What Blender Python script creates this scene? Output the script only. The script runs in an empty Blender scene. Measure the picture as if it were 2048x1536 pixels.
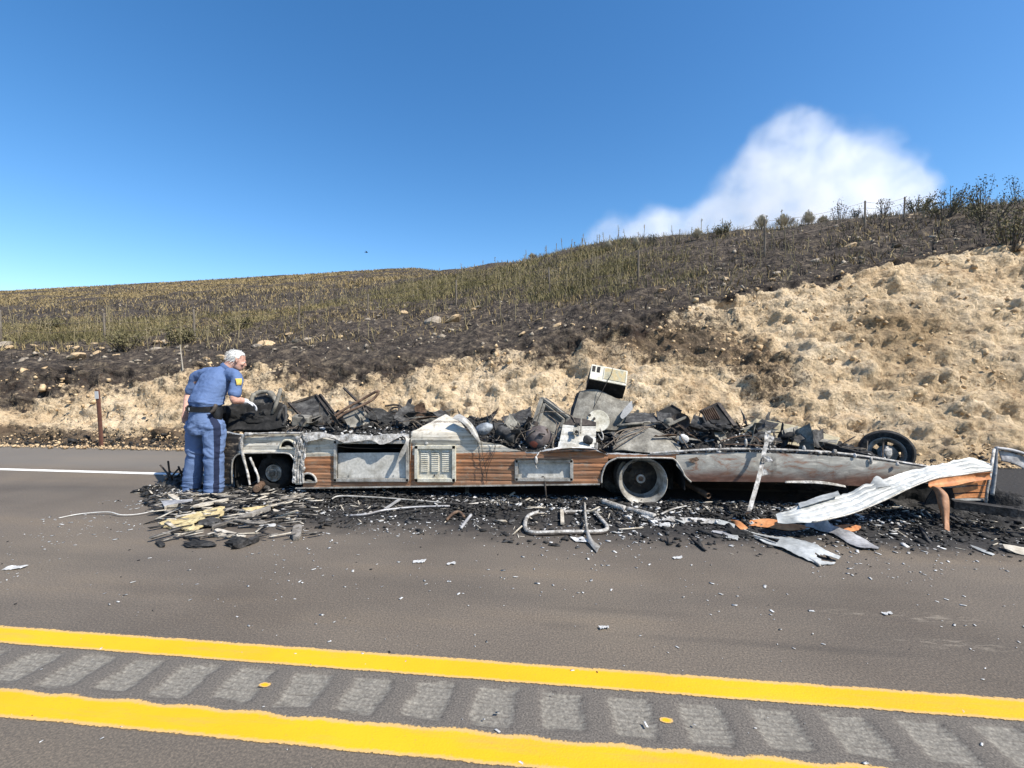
import bpy, bmesh, math, random
import numpy as np
from mathutils import Vector, Matrix, Euler

# ------------------------------------------------------------------ camera, sky, sun, exposure
sc = bpy.context.scene
COL = sc.collection
FPX, CX, CY = 900.0, 1024.0, 768.0          # focal length and centre of the 2048 px wide photograph
YAW, PITCH, CAM_H = math.radians(6.3), math.radians(1.78), 1.5
cam = bpy.data.objects.new('camera', bpy.data.cameras.new('camera'))
COL.objects.link(cam)
cam.data.sensor_width = 36.0
cam.data.lens = 36.0 * FPX / 2048.0
cam.data.clip_start, cam.data.clip_end = 0.05, 5000
cam.location = (0, 0, CAM_H)
cam.rotation_euler = (math.pi / 2 - PITCH, 0, YAW)
sc.camera = cam

SUN_EL, SUN_AZ = math.radians(49), math.radians(117)      # azimuth clockwise from +Y (away from the camera)
world = bpy.data.worlds.new('World')
sc.world = world
world.use_nodes = True
wn = world.node_tree.nodes
sky = wn.new('ShaderNodeTexSky')
sky.sky_type = 'NISHITA'
sky.sun_disc = False
sky.sun_elevation = SUN_EL
sky.sun_rotation = SUN_AZ
sky.altitude = 300
sky.air_density, sky.dust_density, sky.ozone_density = 1.0, 0.7, 2.2
wn['Background'].inputs[1].default_value = 0.138
hsv = wn.new('ShaderNodeHueSaturation')
hsv.inputs['Saturation'].default_value = 1.30
world.node_tree.links.new(sky.outputs[0], hsv.inputs['Color'])
world.node_tree.links.new(hsv.outputs[0], wn['Background'].inputs[0])
sun = bpy.data.objects.new('sun', bpy.data.lights.new('sun', 'SUN'))
COL.objects.link(sun)
sun.data.energy = 5.0
sun.data.angle = math.radians(0.55)
sun.data.color = (1.0, 0.95, 0.86)
to_sun = Vector((math.sin(SUN_AZ) * math.cos(SUN_EL), math.cos(SUN_AZ) * math.cos(SUN_EL), math.sin(SUN_EL)))
sun.rotation_euler = to_sun.to_track_quat('Z', 'Y').to_euler()
sc.view_settings.view_transform = 'Standard'
sc.view_settings.look = 'None'
sc.view_settings.exposure = 0.56
sc.view_settings.gamma = 1.0
sc.view_settings.use_curve_mapping = False
sc.render.engine = 'CYCLES'
sc.cycles.use_denoising = True
sc.cycles.max_bounces = 8
sc.cycles.diffuse_bounces = 3
sc.cycles.transparent_max_bounces = 12
sc.cycles.volume_bounces = 12
random.seed(7)
RNG = np.random.default_rng(11)

# ------------------------------------------------------------------ places: photograph pixel -> world point
_F = Vector((-math.sin(YAW) * math.cos(PITCH), math.cos(YAW) * math.cos(PITCH), -math.sin(PITCH)))
_R = Vector((math.cos(YAW), math.sin(YAW), 0))
_U = _R.cross(_F)
def ray(px, py):
    return _F + _R * ((px - CX) / FPX) + _U * ((CY - py) / FPX)
def at(px, py, y):
    """point at road distance y (world Y)"""
    d = ray(px, py)
    t = y / d.y
    return Vector((d.x * t, y, CAM_H + d.z * t))
def on(px, py, z=0.0):
    """point on the level z"""
    d = ray(px, py)
    t = (z - CAM_H) / d.z
    return Vector((d.x * t, d.y * t, z))

# ------------------------------------------------------------------ numpy noise
def _h(ix, iy, iz, s):
    n = (ix.astype(np.uint32) * np.uint32(374761393) + iy.astype(np.uint32) * np.uint32(668265263)
         + iz.astype(np.uint32) * np.uint32(2147483647) + np.uint32(s * 1274126177 % 4294967296))
    n = (n ^ (n >> np.uint32(13))) * np.uint32(1274126177)
    n = n ^ (n >> np.uint32(16))
    return (n & np.uint32(0xffffff)).astype(np.float64) / 0xffffff
def vn(x, y, z=None, s=0):
    x = np.asarray(x, float); y = np.asarray(y, float)
    z = np.zeros_like(x) if z is None else np.asarray(z, float)
    ix, iy, iz = np.floor(x).astype(np.int64), np.floor(y).astype(np.int64), np.floor(z).astype(np.int64)
    fx, fy, fz = x - ix, y - iy, z - iz
    fx, fy, fz = [f * f * (3 - 2 * f) for f in (fx, fy, fz)]
    r = 0
    for a in (0, 1):
        for b in (0, 1):
            for c in (0, 1):
                w = (fx if a else 1 - fx) * (fy if b else 1 - fy) * (fz if c else 1 - fz)
                r = r + w * _h(ix + a, iy + b, iz + c, s)
    return r * 2 - 1
def fbm(x, y, z=None, o=4, s=0, g=0.5):
    r, a, t = 0, 1.0, 0
    x = np.asarray(x, float); y = np.asarray(y, float)
    for i in range(o):
        k = 2.03 ** i
        r = r + a * vn(x * k, y * k, None if z is None else np.asarray(z) * k, s + i * 17)
        t += a
        a *= g
    return r / t
def worley(x, y, s=0):
    ix, iy = np.floor(x).astype(np.int64), np.floor(y).astype(np.int64)
    best = np.full(x.shape, 9.0); rid = np.zeros(x.shape)
    zz = np.zeros_like(ix)
    for a in (-1, 0, 1):
        for b in (-1, 0, 1):
            jx, jy = ix + a, iy + b
            px = jx + _h(jx, jy, zz, s); py = jy + _h(jx, jy, zz, s + 5)
            d = np.hypot(x - px, y - py)
            m = d < best
            best = np.where(m, d, best); rid = np.where(m, _h(jx, jy, zz, s + 9), rid)
    return best, rid
def sstep(a, b, x):
    t = np.clip((np.asarray(x, float) - a) / (b - a), 0, 1)
    return t * t * (3 - 2 * t)

# ------------------------------------------------------------------ materials
class NT:
    def __init__(self, name):
        self.m = bpy.data.materials.new(name)
        self.m.use_nodes = True
        self.t = self.m.node_tree
        self.b = self.t.nodes['Principled BSDF']
        self.b.inputs['Specular IOR Level'].default_value = 0.3
    def n(self, typ, **kw):
        k = self.t.nodes.new(typ)
        for a, v in kw.items():
            setattr(k, a, v)
        return k
    def l(self, a, b):
        self.t.links.new(a, b)
    def inp(self, sock, v):
        if hasattr(v, 'is_output') or isinstance(v, bpy.types.NodeSocket):
            self.l(v, sock)
        else:
            if isinstance(v, tuple) and len(v) == 3 and sock.type == 'RGBA':
                v = v + (1,)
            sock.default_value = v
    def coord(self, stretch=(1, 1, 1), kind='Object'):
        c = self.n('ShaderNodeTexCoord')
        mp = self.n('ShaderNodeMapping')
        mp.inputs['Scale'].default_value = stretch
        self.l(c.outputs[kind], mp.inputs['Vector'])
        return mp.outputs['Vector']
    def world(self):
        return self.n('ShaderNodeNewGeometry').outputs['Position']
    def noise(self, vec, scale, detail=5, rough=0.55, dist=0.0):
        k = self.n('ShaderNodeTexNoise')
        k.inputs['Scale'].default_value = scale
        k.inputs['Detail'].default_value = detail
        k.inputs['Roughness'].default_value = rough
        k.inputs['Distortion'].default_value = dist
        self.l(vec, k.inputs['Vector'])
        return k.outputs['Fac']
    def voro(self, vec, scale, out='Distance', feature='F1'):
        k = self.n('ShaderNodeTexVoronoi', feature=feature)
        k.inputs['Scale'].default_value = scale
        self.l(vec, k.inputs['Vector'])
        return k.outputs[out]
    def ramp(self, fac, stops):
        k = self.n('ShaderNodeValToRGB')
        e = k.color_ramp.elements
        while len(e) < len(stops):
            e.new(0.5)
        for i, (p, c) in enumerate(stops):
            e[i].position = p
            e[i].color = (c[0], c[1], c[2], 1) if isinstance(c, tuple) else (c, c, c, 1)
        self.l(fac, k.inputs['Fac'])
        return k.outputs['Color']
    def mix(self, fac, a, b, mode='MIX'):
        k = self.n('ShaderNodeMix', data_type='RGBA', blend_type=mode)
        self.inp(k.inputs[0], fac)
        self.inp(k.inputs[6], a)
        self.inp(k.inputs[7], b)
        return k.outputs[2]
    def math(self, op, a, b=0.0, c=0.0, clamp=False):
        k = self.n('ShaderNodeMath', operation=op, use_clamp=clamp)
        self.inp(k.inputs[0], a)
        self.inp(k.inputs[1], b)
        if op in ('MULTIPLY_ADD', 'SMOOTH_MIN', 'SMOOTH_MAX'):
            self.inp(k.inputs[2], c)
        return k.outputs[0]
    def step(self, x, a, b, lo=0.0, hi=1.0):
        k = self.n('ShaderNodeMapRange', interpolation_type='SMOOTHSTEP')
        self.inp(k.inputs[0], x)
        for i, v in enumerate((a, b, lo, hi)):
            self.inp(k.inputs[i + 1], v)
        return k.outputs[0]
    def xyz(self, vec):
        k = self.n('ShaderNodeSeparateXYZ')
        self.l(vec, k.inputs[0])
        return k.outputs
    def attr(self, name):
        return self.n('ShaderNodeAttribute', attribute_name=name).outputs['Fac']
    def bump(self, height, strength=0.5, dist=0.01):
        k = self.n('ShaderNodeBump')
        k.inputs['Strength'].default_value = strength
        k.inputs['Distance'].default_value = dist
        self.l(height, k.inputs['Height'])
        self.l(k.outputs[0], self.b.inputs['Normal'])
    def set(self, color=None, rough=None, metal=None):
        if color is not None:
            self.inp(self.b.inputs['Base Color'], color)
        if rough is not None:
            self.inp(self.b.inputs['Roughness'], rough)
        if metal is not None:
            self.inp(self.b.inputs['Metallic'], metal)
        return self.m

MATS = {}
def pm(name, cols, scale=8, rough=0.85, metal=0.0, bump=0.3, bscale=40, stretch=(1, 1, 1), lo=0.33, hi=0.67, bdist=0.006, spots=None):
    """mottled procedural material: a noise ramp, finer grain, a bump"""
    if name in MATS:
        return MATS[name]
    t = NT(name)
    v = t.coord(stretch)
    f = t.noise(v, scale, 8, 0.62, 0.4)
    n = len(cols)
    c = t.ramp(f, [(lo + (hi - lo) * i / max(1, n - 1), q) for i, q in enumerate(cols)])
    g = t.noise(v, scale * 7, 4)
    c = t.mix(0.5, c, t.ramp(g, [(0.3, (.55,) * 3), (0.7, (1.35,) * 3)]), 'MULTIPLY') if n > 1 else c
    if spots:
        s = t.noise(v, spots[1], 6, 0.7)
        c = t.mix(t.step(s, spots[2], spots[2] + 0.08), c, spots[0])
    t.bump(t.noise(v, bscale, 5), bump, bdist)
    MATS[name] = t.set(c, rough, metal)
    return MATS[name]

# ------------------------------------------------------------------ mesh building
ORG = {}
_ICO = {}
def ico(sub):
    if sub not in _ICO:
        bm = bmesh.new()
        bmesh.ops.create_icosphere(bm, subdivisions=sub, radius=1)
        bm.verts.ensure_lookup_table()
        _ICO[sub] = (np.array([v.co[:] for v in bm.verts]), [tuple(v.index for v in f.verts) for f in bm.faces])
        bm.free()
    return _ICO[sub]
def rot(e):
    if e is None:
        return Matrix.Identity(3)
    if isinstance(e, Matrix):
        return e
    return Euler([math.radians(a) for a in e]).to_matrix()
def frames(pts):
    n = len(pts)
    tang = []
    for i in range(n):
        d = pts[min(i + 1, n - 1)] - pts[max(i - 1, 0)]
        tang.append(d.normalized() if d.length > 1e-9 else Vector((0, 0, 1)))
    a = Vector((0, 0, 1)) if abs(tang[0].z) < 0.9 else Vector((0, 1, 0))
    s = tang[0].cross(a).normalized()
    out = []
    for i in range(n):
        s = (s - tang[i] * s.dot(tang[i]))
        s = s.normalized() if s.length > 1e-6 else tang[i].orthogonal().normalized()
        out.append((tang[i], s, tang[i].cross(s)))
    return out
def curve(pts, n=6):
    """Catmull-Rom through the points"""
    pts = [Vector(p) for p in pts]
    if len(pts) < 3:
        return [pts[0].lerp(pts[-1], i / n) for i in range(n + 1)]
    out = []
    for i in range(len(pts) - 1):
        p0, p1, p2, p3 = pts[max(i - 1, 0)], pts[i], pts[i + 1], pts[min(i + 2, len(pts) - 1)]
        for k in range(n):
            t = k / n
            out.append(0.5 * (2 * p1 + (p2 - p0) * t + (2 * p0 - 5 * p1 + 4 * p2 - p3) * t * t + (3 * p1 - p0 - 3 * p2 + p3) * t ** 3))
    return out + [pts[-1]]
class MB:
    def __init__(self):
        self.v, self.f = [], []
    def add(self, vs, fs):
        o = len(self.v)
        self.v += [Vector(q) for q in vs]
        self.f += [tuple(i + o for i in f) for f in fs]
        return self
    def box(self, c, size, e=None, bev=0.0):
        R = rot(e)
        bm = bmesh.new()
        bmesh.ops.create_cube(bm, size=1)
        for v in bm.verts:
            v.co = Vector((v.co.x * size[0], v.co.y * size[1], v.co.z * size[2]))
        if bev:
            bmesh.ops.bevel(bm, geom=bm.edges[:], offset=bev, segments=2, affect='EDGES', profile=0.6)
        bm.verts.ensure_lookup_table()
        c = Vector(c)
        self.add([R @ v.co + c for v in bm.verts], [tuple(v.index for v in f.verts) for f in bm.faces])
        bm.free()
        return self
    def bar(self, a, b, w, h=None, up=(0, 0, 1)):
        a, b = Vector(a), Vector(b)
        d = (b - a)
        L = d.length
        d.normalize()
        up = Vector(up)
        if abs(d.dot(up)) > 0.95:
            up = Vector((0, 1, 0))
        s = d.cross(up).normalized()
        u = s.cross(d)
        R = Matrix((d, s, u)).transposed()
        return self.box((a + b) / 2, (L, w, h or w), R)
    def tube(self, pts, r, n=8, flat=1.0):
        pts = [Vector(p) for p in pts]
        rs = r if isinstance(r, (list, tuple)) else [r] * len(pts)
        vs, fs = [], []
        for i, (t, s, u) in enumerate(frames(pts)):
            for k in range(n):
                a = 2 * math.pi * k / n
                vs.append(pts[i] + s * (math.cos(a) * rs[i]) + u * (math.sin(a) * rs[i] * flat))
        for i in range(len(pts) - 1):
            for k in range(n):
                q = (k + 1) % n
                fs.append((i * n + k, i * n + q, (i + 1) * n + q, (i + 1) * n + k))
        fs.append(tuple(range(n - 1, -1, -1)))
        fs.append(tuple(range((len(pts) - 1) * n, len(pts) * n)))
        return self.add(vs, fs)
    def loft(self, rings):
        """rings: (centre, side vector, depth vector) - an ellipse each; closed at both ends"""
        n = 20
        vs, fs = [], []
        for c, s, u in rings:
            for k in range(n):
                a = 2 * math.pi * k / n
                vs.append(Vector(c) + Vector(s) * math.cos(a) + Vector(u) * math.sin(a))
        for i in range(len(rings) - 1):
            for k in range(n):
                q = (k + 1) % n
                fs.append((i * n + k, i * n + q, (i + 1) * n + q, (i + 1) * n + k))
        fs.append(tuple(range(n - 1, -1, -1)))
        fs.append(tuple(range((len(rings) - 1) * n, len(rings) * n)))
        return self.add(vs, fs)
    def lathe(self, prof, c, axis=(0, 1, 0), n=40, jag=0.0, cut=None):
        """profile (radius, distance along axis); cut(angle, radius) -> True leaves the face out"""
        ax = Vector(axis).normalized()
        s = ax.orthogonal().normalized() if abs(ax.z) > 0.95 else ax.cross(Vector((0, 0, 1))).normalized()
        u = s.cross(ax)
        c = Vector(c)
        vs, fs = [], []
        for i, (r, d) in enumerate(prof):
            for k in range(n):
                a = 2 * math.pi * k / n
                rr = r * (1 + jag * float(vn(np.array(math.cos(a) * 3 + 9), np.array(math.sin(a) * 3), np.array(i * .4))))
                vs.append(c + ax * d + s * (math.cos(a) * rr) + u * (math.sin(a) * rr))
        for i in range(len(prof) - 1):
            for k in range(n):
                q = (k + 1) % n
                if cut and cut(2 * math.pi * (k + .5) / n, (prof[i][0] + prof[i + 1][0]) / 2, i):
                    continue
                fs.append((i * n + k, i * n + q, (i + 1) * n + q, (i + 1) * n + k))
        return self.add(vs, fs)
    def prism(self, pts, off):
        pts = [Vector(p) for p in pts]
        off = Vector(off)
        n = len(pts)
        fs = [tuple(range(n)), tuple(range(2 * n - 1, n - 1, -1))]
        fs += [(i, i + n, (i + 1) % n + n, (i + 1) % n) for i in range(n)]
        nrm = Vector((0, 0, 0))
        for i in range(n):
            nrm += pts[i].cross(pts[(i + 1) % n])
        if nrm.dot(off) > 0:
            fs = [f[::-1] for f in fs]
        return self.add(pts + [p + off for p in pts], fs)
    def blob(self, c, r, e=None, seed=0, amp=0.2, sub=2, freq=1.6):
        V, F = ico(sub)
        d = 1 + amp * fbm(V[:, 0] * freq + seed * 3.1, V[:, 1] * freq, V[:, 2] * freq, 3, seed)
        r = (r, r, r) if isinstance(r, (int, float)) else r
        R = rot(e)
        c = Vector(c)
        return self.add([R @ Vector((p[0] * r[0], p[1] * r[1], p[2] * r[2])) + c for p in V * d[:, None]], F)
    def sheet(self, A, B, nu=40, nv=10, th=0.004, crumple=0.02, freq=4.0, ribs=None, jag=(0.0, 0.0), seed=0, side=None, bulge=0.0, gap=None):
        """a sheet between the edge curves A and B, with crumples, ribs, torn edges and thickness"""
        A, B = resample(A, nu + 1), resample(B, nu + 1)
        g = np.zeros((nu + 1, nv + 1, 3))
        i_, j_ = np.meshgrid(np.arange(nu + 1) / nu, np.arange(nv + 1) / nv, indexing='ij')
        ja = jag[0] * fbm(np.arange(nu + 1) * 0.35, np.full(nu + 1, seed + .5), o=3, s=seed)
        jb = jag[1] * fbm(np.arange(nu + 1) * 0.35, np.full(nu + 1, seed + 7.5), o=3, s=seed + 3)
        for i in range(nu + 1):
            a, b = A[i], B[i]
            d = b - a
            L = max(d.length, 1e-6)
            a2, b2 = a + d * (ja[i] / L), b + d * (jb[i] / L)
            for j in range(nv + 1):
                g[i, j] = a2.lerp(b2, j / nv)
        du = np.gradient(g, axis=0); dv = np.gradient(g, axis=1)
        nm = np.cross(du, dv)
        nm /= np.maximum(np.linalg.norm(nm, axis=2, keepdims=True), 1e-9)
        if side is not None and (nm.mean(axis=(0, 1)) @ np.array(side)) < 0:
            nm = -nm
        disp = crumple * fbm(g[:, :, 0] * freq, g[:, :, 1] * freq, g[:, :, 2] * freq + seed, 4, seed) + bulge * np.sin(j_ * math.pi)
        if ribs:
            ph = (j_ * ribs[0]) % 1.0
            disp = disp - ribs[1] * (np.exp(-((ph - .5) / .07) ** 2)) + ribs[1] * .5 * (np.exp(-((ph - .95) / .12) ** 2))
        g = g + nm * disp[:, :, None]
        back = g - nm * th
        W = nv + 1
        vs = [Vector(p) for p in g.reshape(-1, 3)] + [Vector(p) for p in back.reshape(-1, 3)]
        o = (nu + 1) * W
        keep = np.ones((nu, nv), bool)
        if gap is not None:
            for i in range(nu):
                for j in range(nv):
                    if gap((i + .5) / nu, (j + .5) / nv):
                        keep[i, j] = False
        fs = []
        for i in range(nu):
            for j in range(nv):
                if not keep[i, j]:
                    continue
                a, b, c, d = i * W + j, (i + 1) * W + j, (i + 1) * W + j + 1, i * W + j + 1
                fs.append((a, b, c, d))
                fs.append((o + d, o + c, o + b, o + a))
                for (x, y, i2, j2) in ((a, b, i, j - 1), (b, c, i + 1, j), (c, d, i, j + 1), (d, a, i - 1, j)):
                    if not (0 <= i2 < nu and 0 <= j2 < nv) or not keep[i2, j2]:
                        fs.append((y, x, o + x, o + y))
        return self.add(vs, fs)
    def build(self, name, mat, parent=None, origin=None, smooth=False, angle=None):
        vs = self.v
        if parent is not None:
            off = ORG[parent.name]
        elif origin is not None:
            off = Vector(origin)
        else:
            a = np.array([v[:] for v in vs])
            off = Vector(((a[:, 0].min() + a[:, 0].max()) / 2, (a[:, 1].min() + a[:, 1].max()) / 2, a[:, 2].min()))
        me = bpy.data.meshes.new(name)
        me.from_pydata([(v - off)[:] for v in vs], [], self.f)
        me.update()
        return link(name, me, mat, parent, off, smooth, angle)
def link(name, me, mat, parent, off, smooth=False, angle=None):
    if mat is not None and not me.materials:
        me.materials.append(mat)
    if smooth:
        me.polygons.foreach_set('use_smooth', [True] * len(me.polygons))
        if angle:
            me.set_sharp_from_angle(angle=math.radians(angle))
    o = bpy.data.objects.new(name, me)
    COL.objects.link(o)
    if parent is not None:
        o.parent = parent
    else:
        o.location = off
    ORG[o.name] = Vector(off)
    return o
def resample(P, n):
    P = [Vector(p) for p in P]
    if len(P) > 2:
        P = curve(P, 8)
    d = [0]
    for i in range(1, len(P)):
        d.append(d[-1] + (P[i] - P[i - 1]).length)
    out = []
    j = 0
    for i in range(n):
        s = d[-1] * i / (n - 1)
        while j < len(P) - 2 and d[j + 1] < s:
            j += 1
        k = (s - d[j]) / max(d[j + 1] - d[j], 1e-9)
        out.append(P[j].lerp(P[j + 1], min(max(k, 0), 1)))
    return out
def empty(name, loc):
    o = bpy.data.objects.new(name, None)
    COL.objects.link(o)
    o.location = loc
    o.empty_display_size = 0.1
    ORG[o.name] = Vector(loc)
    return o
def tag(o, label, cat=None, group=None, kind=None):
    o['label'] = label
    if cat:
        o['category'] = cat
    if group:
        o['group'] = group
    if kind:
        o['kind'] = kind
    return o
def np_mesh(name, verts, faces, mat, parent=None, off=(0, 0, 0), smooth=False, attrs=None):
    """verts (n,3), faces (m,3|4) arrays"""
    me = bpy.data.meshes.new(name)
    V = np.asarray(verts, np.float32) - np.asarray(off, np.float32)
    F = np.asarray(faces, np.int32)
    me.vertices.add(len(V))
    me.vertices.foreach_set('co', V.ravel())
    k = F.shape[1]
    me.loops.add(F.size)
    me.loops.foreach_set('vertex_index', F.ravel())
    me.polygons.add(len(F))
    me.polygons.foreach_set('loop_start', np.arange(len(F), dtype=np.int32) * k)
    me.polygons.foreach_set('loop_total', np.full(len(F), k, np.int32))
    me.update(calc_edges=True)
    for an, av in (attrs or {}).items():
        a = me.attributes.new(an, 'FLOAT', 'POINT')
        a.data.foreach_set('value', np.asarray(av, np.float32).ravel())
    return link(name, me, mat, parent, Vector(off), smooth)
def grid_faces(nx, ny):
    i, j = np.meshgrid(np.arange(nx - 1), np.arange(ny - 1), indexing='ij')
    a = (i * ny + j).ravel()
    return np.stack([a, a + ny, a + ny + 1, a + 1], 1)
CUBE_V = np.array([(x, y, z) for x in (-.5, .5) for y in (-.5, .5) for z in (-.5, .5)])
CUBE_F = np.array([(0, 1, 3, 2), (4, 6, 7, 5), (0, 4, 5, 1), (2, 3, 7, 6), (0, 2, 6, 4), (1, 5, 7, 3)])
def rmats(n, tilt=1.0, rng=RNG):
    """random rotations; tilt 0 = about the vertical only"""
    a = rng.uniform(0, 2 * np.pi, n)
    b = rng.normal(0, 0.9, n) * tilt
    c = rng.normal(0, 0.9, n) * tilt
    ca, sa, cb, sb, cc, s_ = np.cos(a), np.sin(a), np.cos(b), np.sin(b), np.cos(c), np.sin(c)
    Z = np.zeros(n); O = np.ones(n)
    Rz = np.stack([ca, -sa, Z, sa, ca, Z, Z, Z, O], 1).reshape(n, 3, 3)
    Rx = np.stack([O, Z, Z, Z, cb, -sb, Z, sb, cb], 1).reshape(n, 3, 3)
    Ry = np.stack([cc, Z, s_, Z, O, Z, -s_, Z, cc], 1).reshape(n, 3, 3)
    return Rz @ Rx @ Ry
def shards(name, pos, size, mat, tilt=0.4, parent=None, jitter=0.35):
    """many small broken chips as one mesh: pos (n,3), size (n,3)"""
    n = len(pos)
    V = CUBE_V[None] * size[:, None, :] * (1 + jitter * RNG.uniform(-1, 1, (n, 8, 3)))
    V = np.einsum('nij,nkj->nki', rmats(n, tilt), V) + pos[:, None, :]
    F = (CUBE_F[None] + (np.arange(n) * 8)[:, None, None]).reshape(-1, 4)
    off = ORG[parent.name] if parent is not None else (float(pos[:, 0].mean()), float(pos[:, 1].mean()), 0.0)
    return np_mesh(name, V.reshape(-1, 3), F, mat, parent, off)

# ================================================================== SETTING
# ------------------------------------------------------------------ hill and cut bank
_gu = [-140, -74, -41, -25, -13, -5.7, -3, -1.07, 0.5, 1.96, 4.27, 7.3, 11, 16, 24, 70]
_gz = [-2.5, -0.7, 0.6, 1.25, 1.62, 1.74, 1.84, 2.03, 2.27, 2.53, 2.88, 3.32, 3.79, 4.35, 5.0, 6.0]
TOE = 7.72
def nat(u, v):
    """natural hillside"""
    u = np.asarray(u, float); v = np.asarray(v, float)
    g = 0.25 * (np.interp(u - 1.2, _gu, _gz) + 2 * np.interp(u, _gu, _gz) + np.interp(u + 1.2, _gu, _gz))
    s = np.interp(u, [-12, -3, 3, 8], [.280, .325, .372, .372])
    vc = np.interp(u, [-80, -20, -11, -2.5, 5, 10, 20, 40], [75, 62, 46, 37, 27, 23, 21, 24])
    z = g + s * (v - 10)
    top = g + s * (vc - 10) - 0.06 * (v - vc)
    k = 1.6
    h = np.clip(0.5 + 0.5 * (top - z) / k, 0, 1)
    return top * (1 - h) + z * h - k * h * (1 - h)
def cutf(u, v):
    w = np.asarray(v, float) - TOE
    ap = 0.75 + 0.15 * vn(np.asarray(u) * .5, np.zeros_like(np.asarray(u, float)), s=4)
    return np.where(w < ap, 0.36 * w, 0.36 * ap + 1.13 * (w - ap))
def hill(u, v):
    a, b = nat(u, v), cutf(u, v)
    k = 0.16
    h = np.clip(0.5 + 0.5 * (a - b) / k, 0, 1)
    return a * (1 - h) + b * h - k * h * (1 - h)
def hit(px, py):
    """where a sight line meets the hill"""
    d = ray(px, py)
    Y = np.linspace(7.7, 140, 5000)
    t = Y / d.y
    z = CAM_H + d.z * t
    m = hill(d.x * t, Y) >= z
    i = int(np.argmax(m)) if m.any() else int(np.argmax(hill(d.x * t, Y) - z))
    return Vector((float(d.x * t[i]), float(Y[i]), float(hill(np.array([d.x * t[i]]), np.array([Y[i]]))[0])))

t = NT('bank_soil')
w = t.world()
burn, soot, brown = t.attr('burn'), t.attr('soot'), t.attr('brown')
big = t.noise(w, 0.9, 5)
sand = t.ramp(big, [(.3, (.40, .295, .185)), (.48, (.52, .405, .265)), (.62, (.57, .46, .32)), (.75, (.47, .345, .215))])
fine = t.noise(w, 9, 8, 0.68)
sand = t.mix(0.85, sand, t.ramp(fine, [(.34, (.42, .36, .31)), (.46, (.95, .93, .90)), (.66, (1.22, 1.22, 1.22))]), 'MULTIPLY')
sand = t.mix(0.6, sand, t.ramp(t.noise(w, 34, 6, .7), [(.36, (.62, .57, .52)), (.5, (1, 1, 1)), (.66, (1.16, 1.15, 1.14))]), 'MULTIPLY')
sand = t.mix(brown, sand, t.ramp(fine, [(.3, (.10, .065, .035)), (.6, (.26, .175, .09)), (.75, (.42, .30, .16))]))
sand = t.mix(t.math('MULTIPLY', t.step(t.noise(w, 2.3, 7, 0.7), .55, .68), 0.45), sand, (.27, .175, .09))
blk = t.ramp(t.noise(w, 5, 8, 0.7), [(.28, (.013, .0115, .011)), (.40, (.030, .025, .022)), (.50, (.062, .050, .041)), (.59, (.115, .092, .068)), (.70, (.25, .195, .135))])
blk = t.mix(t.step(t.noise(w, 17, 4), .6, .7), blk, (.055, .048, .043))
bz = t.math('ADD', burn, t.math('MULTIPLY', t.math('SUBTRACT', t.noise(w, 3.2, 9, .72), 0.5), 1.7))
c = t.mix(t.step(bz, .40, .60), sand, blk)
sz = t.math('ADD', soot, t.math('MULTIPLY', t.math('SUBTRACT', t.noise(w, 9, 9, .8), 0.5), 3.4))
c = t.mix(t.math('MULTIPLY', t.step(sz, .42, .75), 0.85), c, (.045, .03, .022))
t.bump(t.math('ADD', t.noise(w, 20, 9, .75), t.math('MULTIPLY', t.voro(w, 13), 0.6)), 1.0, 0.042)
SOIL = t.set(c, 0.95)
t.b.inputs['Specular IOR Level'].default_value = 0.1

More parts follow.
